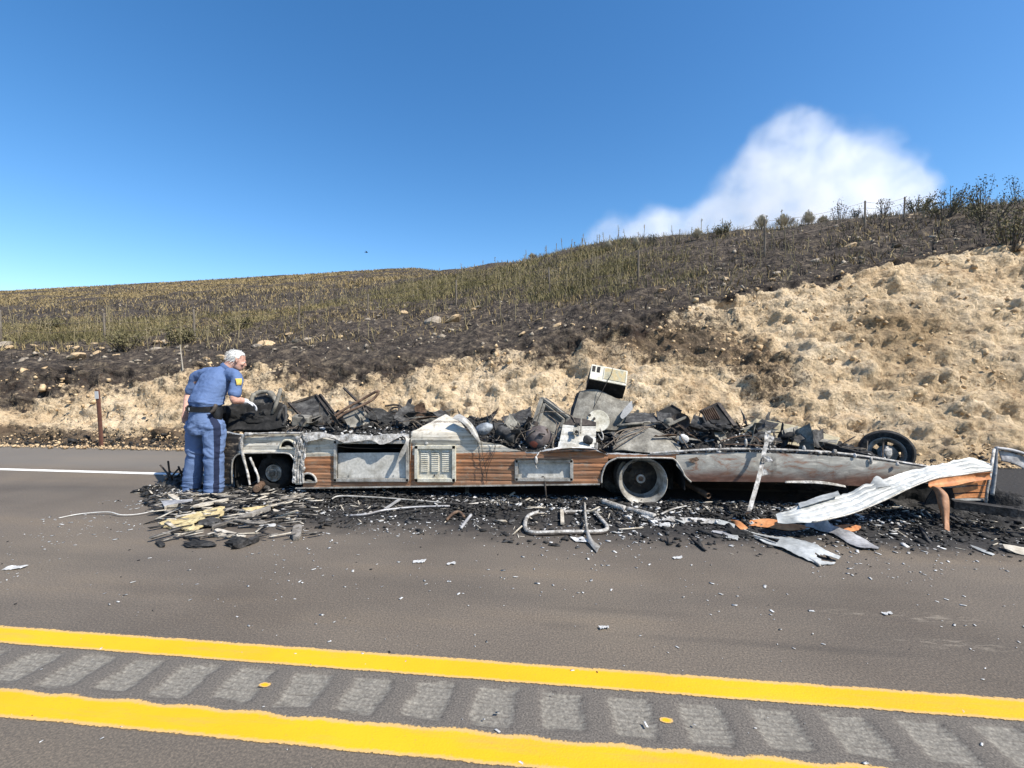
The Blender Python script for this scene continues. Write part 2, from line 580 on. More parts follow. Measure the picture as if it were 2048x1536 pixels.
def terrain(name, us, vs, detail, sink=None):
    U, V = np.meshgrid(us, vs, indexing='ij')
    toe_w = 0.22 * fbm(U * .6, U * 0 + 3.3, o=3, s=8)
    Vs = V + toe_w * (1 - sstep(8.6, 10, V))
    Z = hill(U, Vs)
    a, b = nat(U, Vs), cutf(U, Vs)
    above = sstep(-0.1, 0.3, b - a)                     # 1 on the natural hillside, 0 on the cut
    w0 = sstep(TOE - .05, TOE + .35, V)
    X, Y = U.copy(), V.copy()
    n = fbm(U * .8, V * .8, o=3, s=1) * 0.13 * w0
    if detail:
        S = Z * 1.0
        r1, id1 = worley(U * 1.9 + fbm(U * 1.2, V * 1.2, S, 2, 3) * .5, (V + S) * 1.5 + 3, 2)
        r2, id2 = worley(U * 6.5, (V + S) * 5.2, 6)
        r3, id3 = worley(U * 15, (V + S) * 12, 12)
        gate1 = sstep(.45, .75, vn(U * .7, (V + S) * .6, s=31) * .5 + .5)
        lum = 1.25 * (np.clip(.62 - r1, 0, 1) * .22 * (id1 > .45) * (.3 + gate1)
               + np.clip(.55 - r2, 0, 1) * .11 * (id2 > .35) * (.4 + .8 * gate1) + np.clip(.5 - r3, 0, 1) * .055 * (id3 > .3))
        rg = 1 - np.abs(fbm(U * 1.1, (V + S) * 2.2, o=4, s=21))
        hole = sstep(.62, .85, fbm(U * 2.1, (V + S) * 3.1, o=3, s=44)) * .14
        face = lum + (rg - .75) * .42 + fbm(U * 3.2, (V + S) * 3.2, o=5, s=51, g=.65) * .22 - hole
        wf = (1 - above) * w0
        up = lum * .5 + fbm(U * 2.4, V * 2.4, o=4, s=61) * .10
        n = n + face * wf * .5 + up * above
        Y = Y - face * wf * .62
        Z = Z + n
    else:
        Z = Z + n + fbm(U * .35, V * .35, o=4, s=71) * .3 * above * sstep(14, 30, V)
    if sink is not None:
        inside = (U > sink[0]) & (U < sink[1]) & (V > sink[2]) & (V < sink[3])
        Z = np.where(inside, Z - 1.2, Z)
    Z = np.where(V < TOE - .25, -0.02, Z)
    edge = b - a
    tong = fbm(U * .55, V * 0 + 2, o=3, s=81) * .45
    sharp = np.interp(U, [-20, 0, 4, 9], [.62, .60, .22, .12])
    burn = sstep(-1, 1, (edge + .05 + np.interp(U, [-8, 2, 6], [.30, .12, .0]) + tong * np.interp(U, [0, 6], [1, .25])) / sharp)
    # dry grass left standing keeps the ground under it paler
    burn = burn - .30 * sstep(.1, .45, fbm(U * .16, V * .30, o=3, s=91)) * sstep(13, 15, V)
    def g2(x, y, sx, sy):
        return np.exp(-((U - x) / sx) ** 2 - ((V - y) / sy) ** 2)
    soot = .62 * g2(3.6, 9.9, 1.2, .5) + .40 * g2(2.3, 10.0, 1.1, .5) + .45 * g2(3.9, 9.1, .5, .35) + .35 * g2(4.6, 9.4, 1.0, .4) + .35 * g2(5.2, 8.7, .8, .35)
    soot = soot + 1.05 * sstep(-4.3, -6.0, U) * np.exp(-((V - 8.05) / .42) ** 2) + .30 * sstep(2, 5, U) * np.exp(-((V - 7.75) / .35) ** 2)
    soot = soot + np.interp(U, [3, 7], [.46, .18]) * np.clip(np.exp(-((edge + .35) / .35) ** 2), 0, 1)
    brown = .75 * g2(7.3, 10.4, 1.3, .5) + .4 * g2(6.6, 9.8, .8, .5) + .35 * g2(9, 9.4, 1.6, .35) + .4 * g2(0.6, 10.0, 1.4, .4) + .3 * g2(7.2, 8.6, 2, .25) + .55 * sstep(3.5, 6, U) * np.exp(-((V - 7.9) / .4) ** 2)
    pts = np.stack([X, Y, Z], 2).reshape(-1, 3)
    return np_mesh(name, pts, grid_faces(len(us), len(vs)), SOIL, smooth=True,
                   attrs={'burn': burn, 'soot': soot, 'brown': np.clip(brown, 0, 1)})
vs = np.concatenate([np.arange(7.3, 12.6, .036), np.arange(12.6, 18.6, .10)])
bank = tag(terrain('bank', np.arange(-26, 24.01, .048), vs, True), 'sandy roadside cut bank under a burnt black slope', 'bank', kind='structure')
far_v = np.concatenate([np.arange(7.3, 18, .7), np.arange(18, 60, .5), np.arange(60, 160, 2.0)])
hillside = tag(terrain('hillside', np.arange(-150, 80, .6), far_v, False, (-25.3, 23.3, 7.0, 17.6)), 'burnt hillside with dry grass rising to the skyline', 'hill', kind='structure')

# ------------------------------------------------------------------ road
t = NT('asphalt')
w = t.world()
p = t.xyz(w)
agg = t.noise(w, 95, 4, .75)
base = t.ramp(t.noise(w, .55, 5), [(.3, (.098, .080, .063)), (.5, (.128, .106, .084)), (.7, (.152, .124, .094))])
wear = t.noise(t.coord((.25, 1.6, 1)), .9, 5)
base = t.mix(.7, base, t.ramp(wear, [(.3, (.66, .69, .74)), (.55, (1.0, 1.0, 1.0)), (.7, (1.25, 1.18, 1.06))]), 'MULTIPLY')
base = t.mix(.8, base, t.ramp(agg, [(.3, (.45,) * 3), (.5, (1.0,) * 3), (.68, (1.9, 1.8, 1.65))]), 'MULTIPLY')
base = t.mix(t.step(t.noise(w, 260, 2), .70, .76), base, (.30, .27, .22))
# beyond the edge line the shoulder is older and greyer
base = t.mix(t.math('MULTIPLY', t.step(p[1], 5.9, 6.4), .55), base, (.17, .155, .135))
nz = t.math('SUBTRACT', t.noise(w, 1.3, 7, .66), .5)
nz2 = t.math('SUBTRACT', t.noise(w, 7, 6, .7), .5)
wob = t.math('ADD', nz, t.math('MULTIPLY', nz2, .45))
yy = t.math('MULTIPLY_ADD', wob, .9, p[1])
my = t.step(yy, 3.75, 4.35)
xx = t.math('MULTIPLY_ADD', wob, 1.4, t.math('ABSOLUTE', t.math('SUBTRACT', p[0], 1.9)))
mx = t.step(xx, 5.0, 6.6, 1.0, 0.0)
spill = t.math('MULTIPLY', my, mx)
dx = t.math('DIVIDE', t.math('ADD', p[0], 4.9), 1.25)
dy = t.math('DIVIDE', t.math('SUBTRACT', p[1], 5.02), .26)
rr = t.math('SQRT', t.math('ADD', t.math('MULTIPLY', dx, dx), t.math('MULTIPLY', dy, dy)))
tongue = t.step(t.math('MULTIPLY_ADD', wob, .8, rr), .55, 1.15, .9, 0.0)
stain = spill
# old pale scuffs and faint dark smears of their own on the lane
def smear(px, py, rx, ry, soft):
    q = on(px, py)
    a = t.math('DIVIDE', t.math('SUBTRACT', p[0], q.x), rx)
    b = t.math('DIVIDE', t.math('SUBTRACT', p[1], q.y), ry)
    r_ = t.math('SQRT', t.math('ADD', t.math('MULTIPLY', a, a), t.math('MULTIPLY', b, b)))
    return t.step(t.math('MULTIPLY_ADD', wob, soft, r_), .2, 1.1, 1.0, 0.0)
streak = t.step(t.noise(t.coord((3, 14, 1)), 3.0, 6, .75), .48, .66)
for a_ in ((1885, 1238, .30, .07, 1.6), (1920, 1290, .30, .06, 1.6), (1690, 1225, .22, .04, 1.6)):
    base = t.mix(t.math('MULTIPLY', t.math('MULTIPLY', smear(*a_), streak), .55), base, (.34, .29, .225))
for a_ in ((1230, 1222, .55, .05, 1.4), (1480, 1285, .85, .045, 1.4), (1130, 1252, .22, .06, 1.2), (1650, 1300, .6, .04, 1.4), (350, 1180, .9, .12, 1.6)):
    base = t.mix(t.math('MULTIPLY', smear(*a_), .22), base, (.045, .04, .036))
sootc = t.ramp(t.noise(w, 30, 7, .7), [(.35, (.009, .009, .010)), (.55, (.022, .021, .021)), (.68, (.07, .067, .062)), (.8, (.2, .19, .18))])
c = t.mix(t.math('MULTIPLY', stain, .93), base, sootc)
t.bump(t.math('ADD', agg, t.math('MULTIPLY', t.noise(w, 45, 4), .4)), .7, .004)
ASPH = t.set(c, .9)
RY0, RY1 = 1.785, 2.108
mb = MB()
for (x0, x1, y0, y1) in ((-260, 260, -14, RY0), (-260, 260, RY1, 7.95), (-260, -12, RY0, RY1), (12, 260, RY0, RY1)):
    mb.add([(x0, y0, 0), (x1, y0, 0), (x1, y1, 0), (x0, y1, 0)], [(0, 1, 2, 3)])
road = tag(mb.build('road', ASPH, origin=(0, 0, 0)), 'grey asphalt highway with a burn stain round the wreck', 'road', kind='structure')
mb = MB().add([(-2500, -2500, -.06), (2500, -2500, -.06), (2500, 2500, -.06), (-2500, 2500, -.06)], [(0, 1, 2, 3)])
tag(mb.build('ground', pm('dry_ground', [(.20, .15, .09), (.30, .23, .14), (.36, .28, .17)], .2, bump=.2), origin=(0, 0, -.06)), 'dry ground under and around the road', 'ground', kind='structure')
# milled rumble strip between the two yellow lines
t = NT('milled_asphalt')
w = t.world()
gr = t.attr('groove')
agg = t.noise(w, 120, 3, .6)
a = t.ramp(agg, [(.3, (.066, .057, .049)), (.5, (.115, .101, .086)), (.72, (.19, .165, .135))])
b = t.ramp(t.noise(w, 70, 5, .7), [(.3, (.10, .090, .076)), (.5, (.185, .168, .140)), (.7, (.30, .272, .225))])
c = t.mix(t.step(t.math('ADD', gr, t.math('MULTIPLY', t.math('SUBTRACT', t.noise(w, 22, 6, .7), .5), 1.1)), .25, .75), a, b)
c = t.mix(t.step(t.noise(w, 260, 2), .70, .76), c, (.30, .27, .22))
t.bump(agg, .7, .004)
MILL = t.set(c, .92)
us, vs = np.arange(-12, 12.001, .0125), np.linspace(RY0, RY1, 37)
U, V = np.meshgrid(us, vs, indexing='ij')
ph = ((U - .007 + .012 * vn(U * 3, V * 9)) / .3025 + .5) % 1.0 - .5
ew = .030 * fbm(U * 7, V * 30, o=3, s=3)
gv = sstep(.40, .22, np.abs(ph) + ew * 1.5) * sstep(RY0 + .030, RY0 + .085, V + ew * .8) * sstep(RY1 - .022, RY1 - .055, V + ew * .8)
ridge = np.abs(((V + .004 * vn(U * 9, V * 4)) / .0235) % 1.0 - .5) * 2
Z = -.009 * gv * np.cos(ph * 2.6) - gv * .0065 * ridge + gv * .002 * fbm(U * 40, V * 40, o=2)
rs = np_mesh('rumble_strip', np.stack([U, V, Z], 2).reshape(-1, 3), grid_faces(len(us), len(vs)), MILL, smooth=False, attrs={'groove': gv * (1.05 - .62 * ridge)})
tag(rs, 'milled rumble strip between the double yellow lines', 'rumble strip', kind='structure')

def paint(name, col, over, worn, burnt=False):
    t = NT(name)
    w = t.world()
    e = t.attr('edge')                                  # 0 at the painted edge, 1 inside
    nzz = t.math('ADD', t.math('MULTIPLY', t.math('SUBTRACT', t.noise(w, 60, 6, .75), .5), 1.0), t.math('MULTIPLY', t.math('SUBTRACT', t.noise(w, 5, 4), .5), .5))
    k = t.math('ADD', e, nzz)
    c = t.mix(t.step(t.noise(w, 1.5, 5), .35, .7), col, over)
    c = t.mix(t.step(k, .30, .75), t.mix(.62, c, (.42, .33, .19)), c)
    c = t.mix(t.math('MULTIPLY', t.step(t.noise(w, 90, 4, .7), .60, .72), worn), c, (.16, .13, .08))
    c = t.mix(t.math('MULTIPLY', t.step(t.noise(t.coord((.4, 3, 1)), 3.0, 6, .7), .5, .75), .35), c, (.30, .23, .10))
    if burnt:                                           # where the fire lay the paint is charred over
        q = t.xyz(w)
        xx = t.math('MULTIPLY_ADD', t.math('SUBTRACT', t.noise(w, 2, 6, .7), .5), 1.0, t.math('ABSOLUTE', t.math('SUBTRACT', q[0], 2.2)))
        c = t.mix(t.step(xx, 6.2, 6.9, .96, 0.0), c, (.02, .019, .018))
    t.bump(t.noise(w, 120, 3), .5, .003)
    m = t.set(c, .75)
    tr = t.n('ShaderNodeBsdfTransparent')
    ms = t.n('ShaderNodeMixShader')
    t.l(t.step(k, .02, .20), ms.inputs[0])
    t.l(tr.outputs[0], ms.inputs[1])
    t.l(t.b.outputs[0], ms.inputs[2])
    t.l(ms.outputs[0], t.t.nodes['Material Output'].inputs[0])
    return m
YEL = paint('yellow_paint', (.72, .345, .007), (.76, .385, .009), .45)
WHT = paint('white_paint', (.78, .77, .74), (.70, .69, .66), .5, True)
def line(name, y0, y1, mat, label, wavy=None, x0=-60.0, x1=60.0):
    us = np.concatenate([np.arange(x0, -9, .5), np.arange(-9, 9, .03), np.arange(9, x1 + .1, .5)])
    k = np.linspace(0, 1, 15)
    hi = np.full_like(us, y1) if wavy is None else y1 + wavy(us)
    U = np.repeat(us[:, None], len(k), 1)
    V = y0 + (hi[:, None] - y0) * k[None]
    E = np.minimum(k, 1 - k) * 2
    E = np.clip(np.repeat(E[None], len(us), 0) * np.interp((V - y0) / (y1 - y0), [0, .5, 1], [2.3, 2.2, 1.5]), 0, 1)
    Z = np.full_like(U, .004)
    return tag(np_mesh(name, np.stack([U, V, Z], 2).reshape(-1, 3), grid_faces(len(us), len(k)), mat, attrs={'edge': E}), label, 'road marking', kind='structure')
line('yellow_line', 2.098, 2.250, YEL, 'straight yellow centre line beyond the rumble strip')
line('yellow_line', 1.640, 1.812, YEL, 'wavy-edged yellow centre line on the near side of the rumble strip',
     lambda u: -.014 + .006 * np.cos((u - .007 + .11) / .3025 * 2 * math.pi) + .008 * fbm(u * 6, u * 0, o=3))
line('edge_line', 5.80, 5.93, WHT, 'white edge line running along the shoulder behind the wreck')
for (x, y, lb) in ((-1.40, 1.955, 'small yellow paint dab on the rumble strip level with the foam debris'), (.45, 1.94, 'small yellow paint dab on the rumble strip level with the rear wheel')):
    us, k = np.linspace(-.028, .028, 9), np.linspace(-1, 1, 9)
    U, K = np.meshgrid(us, k, indexing='ij')
    V = K * .016
    E = np.clip((1.1 - np.hypot(U / .028, K)) * 1.3, 0, 1)
    gz = np.full_like(U, .003)
    tag(np_mesh('paint_dab', np.stack([U, V, gz], 2).reshape(-1, 3) + np.array([x, y, 0]), grid_faces(9, 9), YEL, off=(x, y, 0), attrs={'edge': E}),
        lb, 'paint dab', 'paint dabs between the yellow lines')

# ------------------------------------------------------------------ stones and clods on the slope
STONE = pm('pale_stone', [(.16, .13, .10), (.30, .25, .19), (.42, .36, .28)], 5, bump=.5, bscale=22, bdist=.02)
SANDST = pm('sandy_clod', [(.30, .20, .11), (.50, .36, .21), (.60, .45, .27)], 5, bump=.6, bscale=20, bdist=.02)
ORG[bank.name] = Vector((0, 0, 0))
protos = []
for k in range(6):
    V, F = ico(2)
    d = 1 + .45 * fbm(V[:, 0] * 1.3 + k * 5, V[:, 1] * 1.3, V[:, 2] * 1.3, 3, k) + .12 * fbm(V[:, 0] * 4 + k * 5, V[:, 1] * 4, V[:, 2] * 4, 2, k)
    me = bpy.data.meshes.new('stone')
    me.from_pydata([tuple(q) for q in V * d[:, None]], [], F)
    me.materials.append(STONE if k % 2 == 0 else SANDST)
    protos.append(me)
n = 0
while n < 95:
    v = 9.2 + RNG.exponential(3.2)
    u = RNG.uniform(-1.5 * v, 1.05 * v)
    if v > 22:
        continue
    a, b = float(nat(np.array([u]), np.array([v]))[0]), float(cutf(np.array([u]), np.array([v]))[0])
    if b - a < .25 or vn(np.array([u * .5]), np.array([v * .7]), s=5)[0] < -.25:
        continue
    s = .035 + RNG.exponential(.045) + .002 * v
    o = bpy.data.objects.new('stone', protos[int(RNG.integers(6))])
    COL.objects.link(o)
    o.parent = bank
    o.location = (u, v, a + s * .15)
    o.scale = (min(s, .26) * RNG.uniform(.9, 1.6), min(s, .26), min(s, .26) * RNG.uniform(.35, .6))
    o.rotation_euler = (RNG.normal(0, .3), RNG.normal(0, .3), RNG.uniform(0, 6.28))
    n += 1
# loose gravel and clods along the toe and down the face
n = 5200
u = RNG.uniform(-15, 13, n)
v = 7.5 + RNG.exponential(.40, n)
s = .006 + RNG.exponential(.007, n)
pos = np.stack([u, v, np.maximum(hill(u, v), 0) + s * .4 + .02], 1)
tag(shards('toe_gravel', pos, np.stack([s * 1.5, s * 1.2, s], 1), SANDST, .8), 'sandy gravel and clods fallen along the foot of the bank', 'gravel', kind='stuff')
n = 5200
u = RNG.uniform(-15, 13, n)
v = 7.7 + RNG.exponential(.35, n)
s = .006 + RNG.exponential(.0065, n)
k = (u < -4.3) | (RNG.random(n) < .3)
u, v, s = u[k], v[k], s[k]
pos = np.stack([u, v, np.maximum(hill(u, v), 0) + s * .4 + .03], 1)
CHAR = pm('charred_black', [(.008, .008, .008), (.022, .021, .020), (.06, .056, .052)], 14, bump=.6, bscale=60)
tag(shards('toe_char', pos, np.stack([s * 2.2, s * 1.2, s * .7], 1), CHAR, .8), 'blackened twigs and litter along the foot of the bank', 'litter', kind='stuff')

n = 3200
u = RNG.uniform(-15, 13, n)
v = RNG.uniform(8.0, 12.5, n)
s = .012 + RNG.exponential(.016, n)
k = (cutf(u, v) < nat(u, v) + .1) & (vn(u * 1.1, v * 1.6, s=77) > -.1)
u, v, s = u[k], v[k], s[k]
pos = np.stack([u, v - .10, hill(u, v) + .03], 1)
tag(shards('face_clods', pos, np.stack([s * 1.4, s * 1.2, s], 1), SANDST, .9), 'small sandy clods studding the face of the bank', 'clods', kind='stuff')
n = 1300
v = 9.0 + RNG.exponential(5.0, n)
u = RNG.uniform(-1.5, 1.05, n) * v
s = .012 + RNG.exponential(.014, n) + .0008 * v
k = (cutf(u, v) > nat(u, v) + .15) & (v < 34) & (vn(u * .6, v * .8, s=5) > -.35)
u, v, s = u[k], v[k], s[k]
pos = np.stack([u, v, hill(u, v) + .03], 1)
tag(shards('slope_pebbles', pos, np.stack([s * 1.7, s * 1.3, s * .8], 1), STONE, .7), 'small pale pebbles strewn over the burnt slope', 'pebbles', kind='stuff')

# ------------------------------------------------------------------ dry grass, weeds and burnt stubble on the hill
def blades(name, u, v, h, wid, mat, lean=.35, label='', per=1):
    n = len(u)
    z = hill(u, v) + .0
    ang = RNG.uniform(0, 2 * np.pi, n)
    dx, dy = np.cos(ang), np.sin(ang)
    la = RNG.uniform(0, 2 * np.pi, n); ll = np.abs(RNG.normal(0, lean, n)) * h
    lx, ly = np.cos(la) * ll, np.sin(la) * ll
    base = np.stack([u, v, z - .05], 1)
    side = np.stack([dx, dy, np.zeros(n)], 1) * wid[:, None]
    mid = base + np.stack([lx * .35, ly * .35, h * .6], 1)
    tip = base + np.stack([lx, ly, h], 1)
    V = np.stack([base - side, base + side, mid + side * .8, mid - side * .8, tip + side * .15, tip - side * .15], 1).reshape(-1, 3)
    F = np.stack([np.array([[0, 1, 2, 3], [3, 2, 4, 5]]) + i * 6 for i in range(n)]).reshape(-1, 4) if n < 10 else (np.array([[[0, 1, 2, 3], [3, 2, 4, 5]]]) + (np.arange(n) * 6)[:, None, None]).reshape(-1, 4)
    return tag(np_mesh(name, V, F, mat, off=(0, 12, 1)), label, 'grass', kind='stuff')
def scatter(n, f, vr, spread=(1.55, 1.15)):
    """positions on the hill thinned by f(u, v) in 0..1, denser near the road"""
    out_u, out_v = [], []
    got = 0
    while got < n:
        m = n * 3
        v = vr[0] + (vr[1] - vr[0]) * RNG.random(m) ** 1.25
        u = RNG.uniform(-1, 1, m)
        u = np.where(u < 0, u * spread[0] * v, u * spread[1] * v)
        ok = (RNG.random(m) < f(u, v)) & (cutf(u, v) - nat(u, v) > .12)
        out_u.append(u[ok]); out_v.append(v[ok]); got += int(ok.sum())
    return np.concatenate(out_u)[:n], np.concatenate(out_v)[:n]
def clumps(u, v, k, spread):
    U = np.repeat(u, k) + RNG.normal(0, 1, len(u) * k) * np.repeat(spread, k)
    V = np.repeat(v, k) + RNG.normal(0, 1, len(u) * k) * np.repeat(spread, k)
    return U, V
OLIVE = pm('olive_weeds', [(.10, .088, .038), (.165, .14, .062), (.23, .19, .09)], .8, bump=0)
TAN = pm('dry_grass_tan', [(.17, .125, .055), (.27, .20, .095), (.34, .265, .14)], .8, bump=0)
BURNT = pm('burnt_stems', [(.018, .016, .014), (.045, .038, .032), (.10, .085, .065)], 1.5, bump=0)
def f_olive(u, v):
    m = sstep(-13, -9, u) * sstep(5.5, 1.5, u) * sstep(13.6, 16, v + .35 * u) * sstep(34, 26, v)
    l = sstep(-8, -11, u) * sstep(12.6, 13.6, v) * sstep(19, 16.5, v) * .9
    return np.clip((m + l) * (.25 + sstep(-.25, .3, fbm(u * .45, v * .45, o=3, s=7))), 0, 1)
def f_tan(u, v):
    far = sstep(26, 40, v) * sstep(4, -4, u) * .9
    l = sstep(-6, -10, u) * sstep(12.5, 13.5, v) * sstep(22, 17, v)
    return np.clip(far * (.35 + sstep(-.1, .3, fbm(u * .1, v * .2, o=3, s=15))) + l * sstep(-.1, .35, fbm(u * .3, v * .5, o=3, s=17)) + .13, 0, 1)
def f_burnt(u, v):
    return np.clip(.25 + sstep(-.2, .4, fbm(u * .7, v * .7, o=3, s=27)), 0, 1)
u, v = scatter(2900, f_olive, (11.5, 36))
U, V = clumps(u, v, 12, .13 + .009 * v)
n = len(U)
blades('olive_weeds', U, V, RNG.uniform(.06, .34, n) ** 1.1 * (1 + .006 * V), .0035 + .0005 * V, OLIVE, .75, 'olive green dry weeds standing in a band across the slope')
u, v = scatter(5200, f_tan, (11.5, 72))
U, V = clumps(u, v, 12, .16 + .016 * v)
n = len(U)
blades('tan_grass', U, V, RNG.uniform(.06, .26, n) * (1 + .004 * V), .004 + .0007 * V, TAN, .9, 'pale tan dry grass left unburnt on the slope and ridge')
u, v = scatter(4200, f_burnt, (9.2, 34))
U, V = clumps(u, v, 6, .05 + .004 * v)
n = len(U)
blades('burnt_stubble', U, V, RNG.uniform(.06, .34, n) ** 1.2, .0035 + .0005 * V, BURNT, .5, 'blackened stubble over the burnt slope')
# long thin stalks with seed heads
u, v = scatter(520, lambda a, b: f_olive(a, b) * .8 + .10, (11, 34))
mbs = MB()
for x, y in zip(u, v):
    z = float(hill(np.array([x]), np.array([y]))[0])
    h = RNG.uniform(.35, .95)
    lx, ly = RNG.normal(0, .10, 2)
    p0, p1 = Vector((x, y, z - .03)), Vector((x + lx, y + ly, z + h))
    mbs.tube([p0, p0.lerp(p1, .5) + Vector((lx * .2, 0, 0)), p1], [.006 + .0003 * y] * 3, 4)
    for q in range(4):
        c = p0.lerp(p1, RNG.uniform(.55, 1)) + Vector(RNG.normal(0, .035, 3))
        mbs.blob(c, (.02, .02, .026), seed=q, amp=.2, sub=1)
tag(mbs.build('dry_stalks', pm('stalks', [(.11, .09, .045), (.19, .155, .085), (.26, .215, .13)], 2, bump=0), origin=(0, 14, 2)), 'thin dry stalks with seed heads standing over the burnt ground', 'weeds', kind='stuff')
# low scrub along the near crest
u = RNG.uniform(-3, 24, 900)
vc = np.interp(u, [-80, -20, -11, -2.5, 5, 10, 20, 40], [75, 62, 46, 37, 27, 23, 21, 24])
v = vc - 1.5 + RNG.normal(0, 1.6, 900)
k = vn(u * .8, v * .3, s=3) > -.3
U, V = clumps(u[k], v[k], 9, np.full(int(k.sum()), .16))
n = len(U)
blades('crest_scrub', U, V, RNG.uniform(.10, .50, n) ** 1.15, np.full(n, .008), pm('crest_scrub_tan', [(.10, .085, .055), (.20, .17, .115), (.32, .27, .19)], 1.2, bump=0), .5, 'low tan scrub and dead stems along the crest against the sky')
# fallen burnt sticks
n = 420
u, v = scatter(n, f_burnt, (9.2, 20))
L = RNG.uniform(.10, .5, n)
pos = np.stack([u, v, hill(u, v) + .03], 1)
tag(shards('fallen_sticks', pos, np.stack([L, L * 0 + .010 + .0004 * v, L * 0 + .010], 1), pm('grey_sticks', [(.06, .05, .04), (.17, .14, .11), (.30, .26, .20)], 1.5, bump=0), .25, jitter=.1),
    'thin grey sticks fallen on the burnt slope', 'sticks', kind='stuff')

# ------------------------------------------------------------------ shrubs on the crest
SAGE = pm('sage_grey', [(.30, .26, .18), (.44, .385, .28), (.55, .49, .38)], 6, bump=0)
BARK = pm('shrub_bark', [(.05, .042, .034), (.12, .10, .08)], 20, bump=.4)
LEAFD = pm('leaf_dark', [(.030, .034, .026), (.060, .062, .045), (.10, .095, .06)], 5, bump=0)
LEAFO = pm('leaf_olive', [(.075, .068, .030), (.13, .115, .055), (.20, .165, .09)], 5, bump=0)
def shrub(px, py, h, w, kind, label):
    b = hit(px, py)
    root = empty('shrub', b)
    rng = random.Random(int(px * 7 + py))
    st, cr = MB(), MB()
    cv, cf = [], []
    if kind == 'sage':
        for k in range(5):
            a = rng.uniform(0, 6.28)
            st.tube([b - Vector((0, 0, .06)), b + Vector((math.cos(a) * w * .12, math.sin(a) * w * .12, h * .35)), b + Vector((math.cos(a) * w * .3, math.sin(a) * w * .3, h * .6))], [.016, .012, .006], 5)
        for k in range(260):
            a = rng.uniform(0, 6.28)
            r = math.sqrt(rng.random()) * w * .5
            top = h * (1 - .55 * (r / (w * .5)) ** 2) * rng.uniform(.62, 1.05)
            p1 = b + Vector((math.cos(a) * r, math.sin(a) * r, top))
            p0 = b + Vector((math.cos(a) * r * .55, math.sin(a) * r * .55, top * rng.uniform(.35, .6)))
            s = Vector((math.cos(a + 1.57), math.sin(a + 1.57), 0)) * rng.uniform(.008, .02)
            o = len(cv)
            cv += [p0 - s * .5, p0 + s * .5, p1 + s, p1 - s]
            cf.append((o, o + 1, o + 2, o + 3))
        cr.add(cv, cf)
        mat = SAGE
    else:
        stems = 9 if kind == 'leafy' else 26
        for k in range(stems):
            a = rng.uniform(0, 6.28)
            r = w * .5 * math.sqrt(rng.random())
            hh = h * rng.uniform(.55, 1.0) * (1 - .25 * (r / (w * .5 + 1e-6)) ** 2)
            c0 = b + Vector((math.cos(a) * r * .25, math.sin(a) * r * .25, -.05))
            c1 = b + Vector((math.cos(a) * r * .7, math.sin(a) * r * .7, hh * .55))
            c2 = b + Vector((math.cos(a) * r, math.sin(a) * r, hh))
            pts = curve([c0, c1, c2], 4)
            st.tube(pts, [.014 - .0013 * i for i in range(len(pts))], 4)
            for q in range(24 if kind == 'leafy' else 34):
                t_ = rng.uniform(.30, 1.02)
                pt = c0.lerp(c1, t_ * 2) if t_ < .5 else c1.lerp(c2, t_ * 2 - 1)
                pt = pt + Vector((rng.gauss(0, .07), rng.gauss(0, .07), rng.gauss(0, .06)))
                s = rng.uniform(.020, .042)
                e = Euler((rng.uniform(0, 3), rng.uniform(0, 3), rng.uniform(0, 6))).to_matrix()
                o = len(cv)
                cv += [pt + e @ Vector(q_) * s for q_ in ((-1, -.2, 0), (0, -.55, .1), (1, 0, 0), (0, .55, .1))]
                cf.append((o, o + 1, o + 2, o + 3))
        cr.add(cv, cf)
        mat = LEAFD if kind == 'leafy' else LEAFO
    st.build('trunk', BARK, root)
    cr.build('crown', mat, root)
    return tag(root, label, 'shrub', 'shrubs on the burnt hill crest')
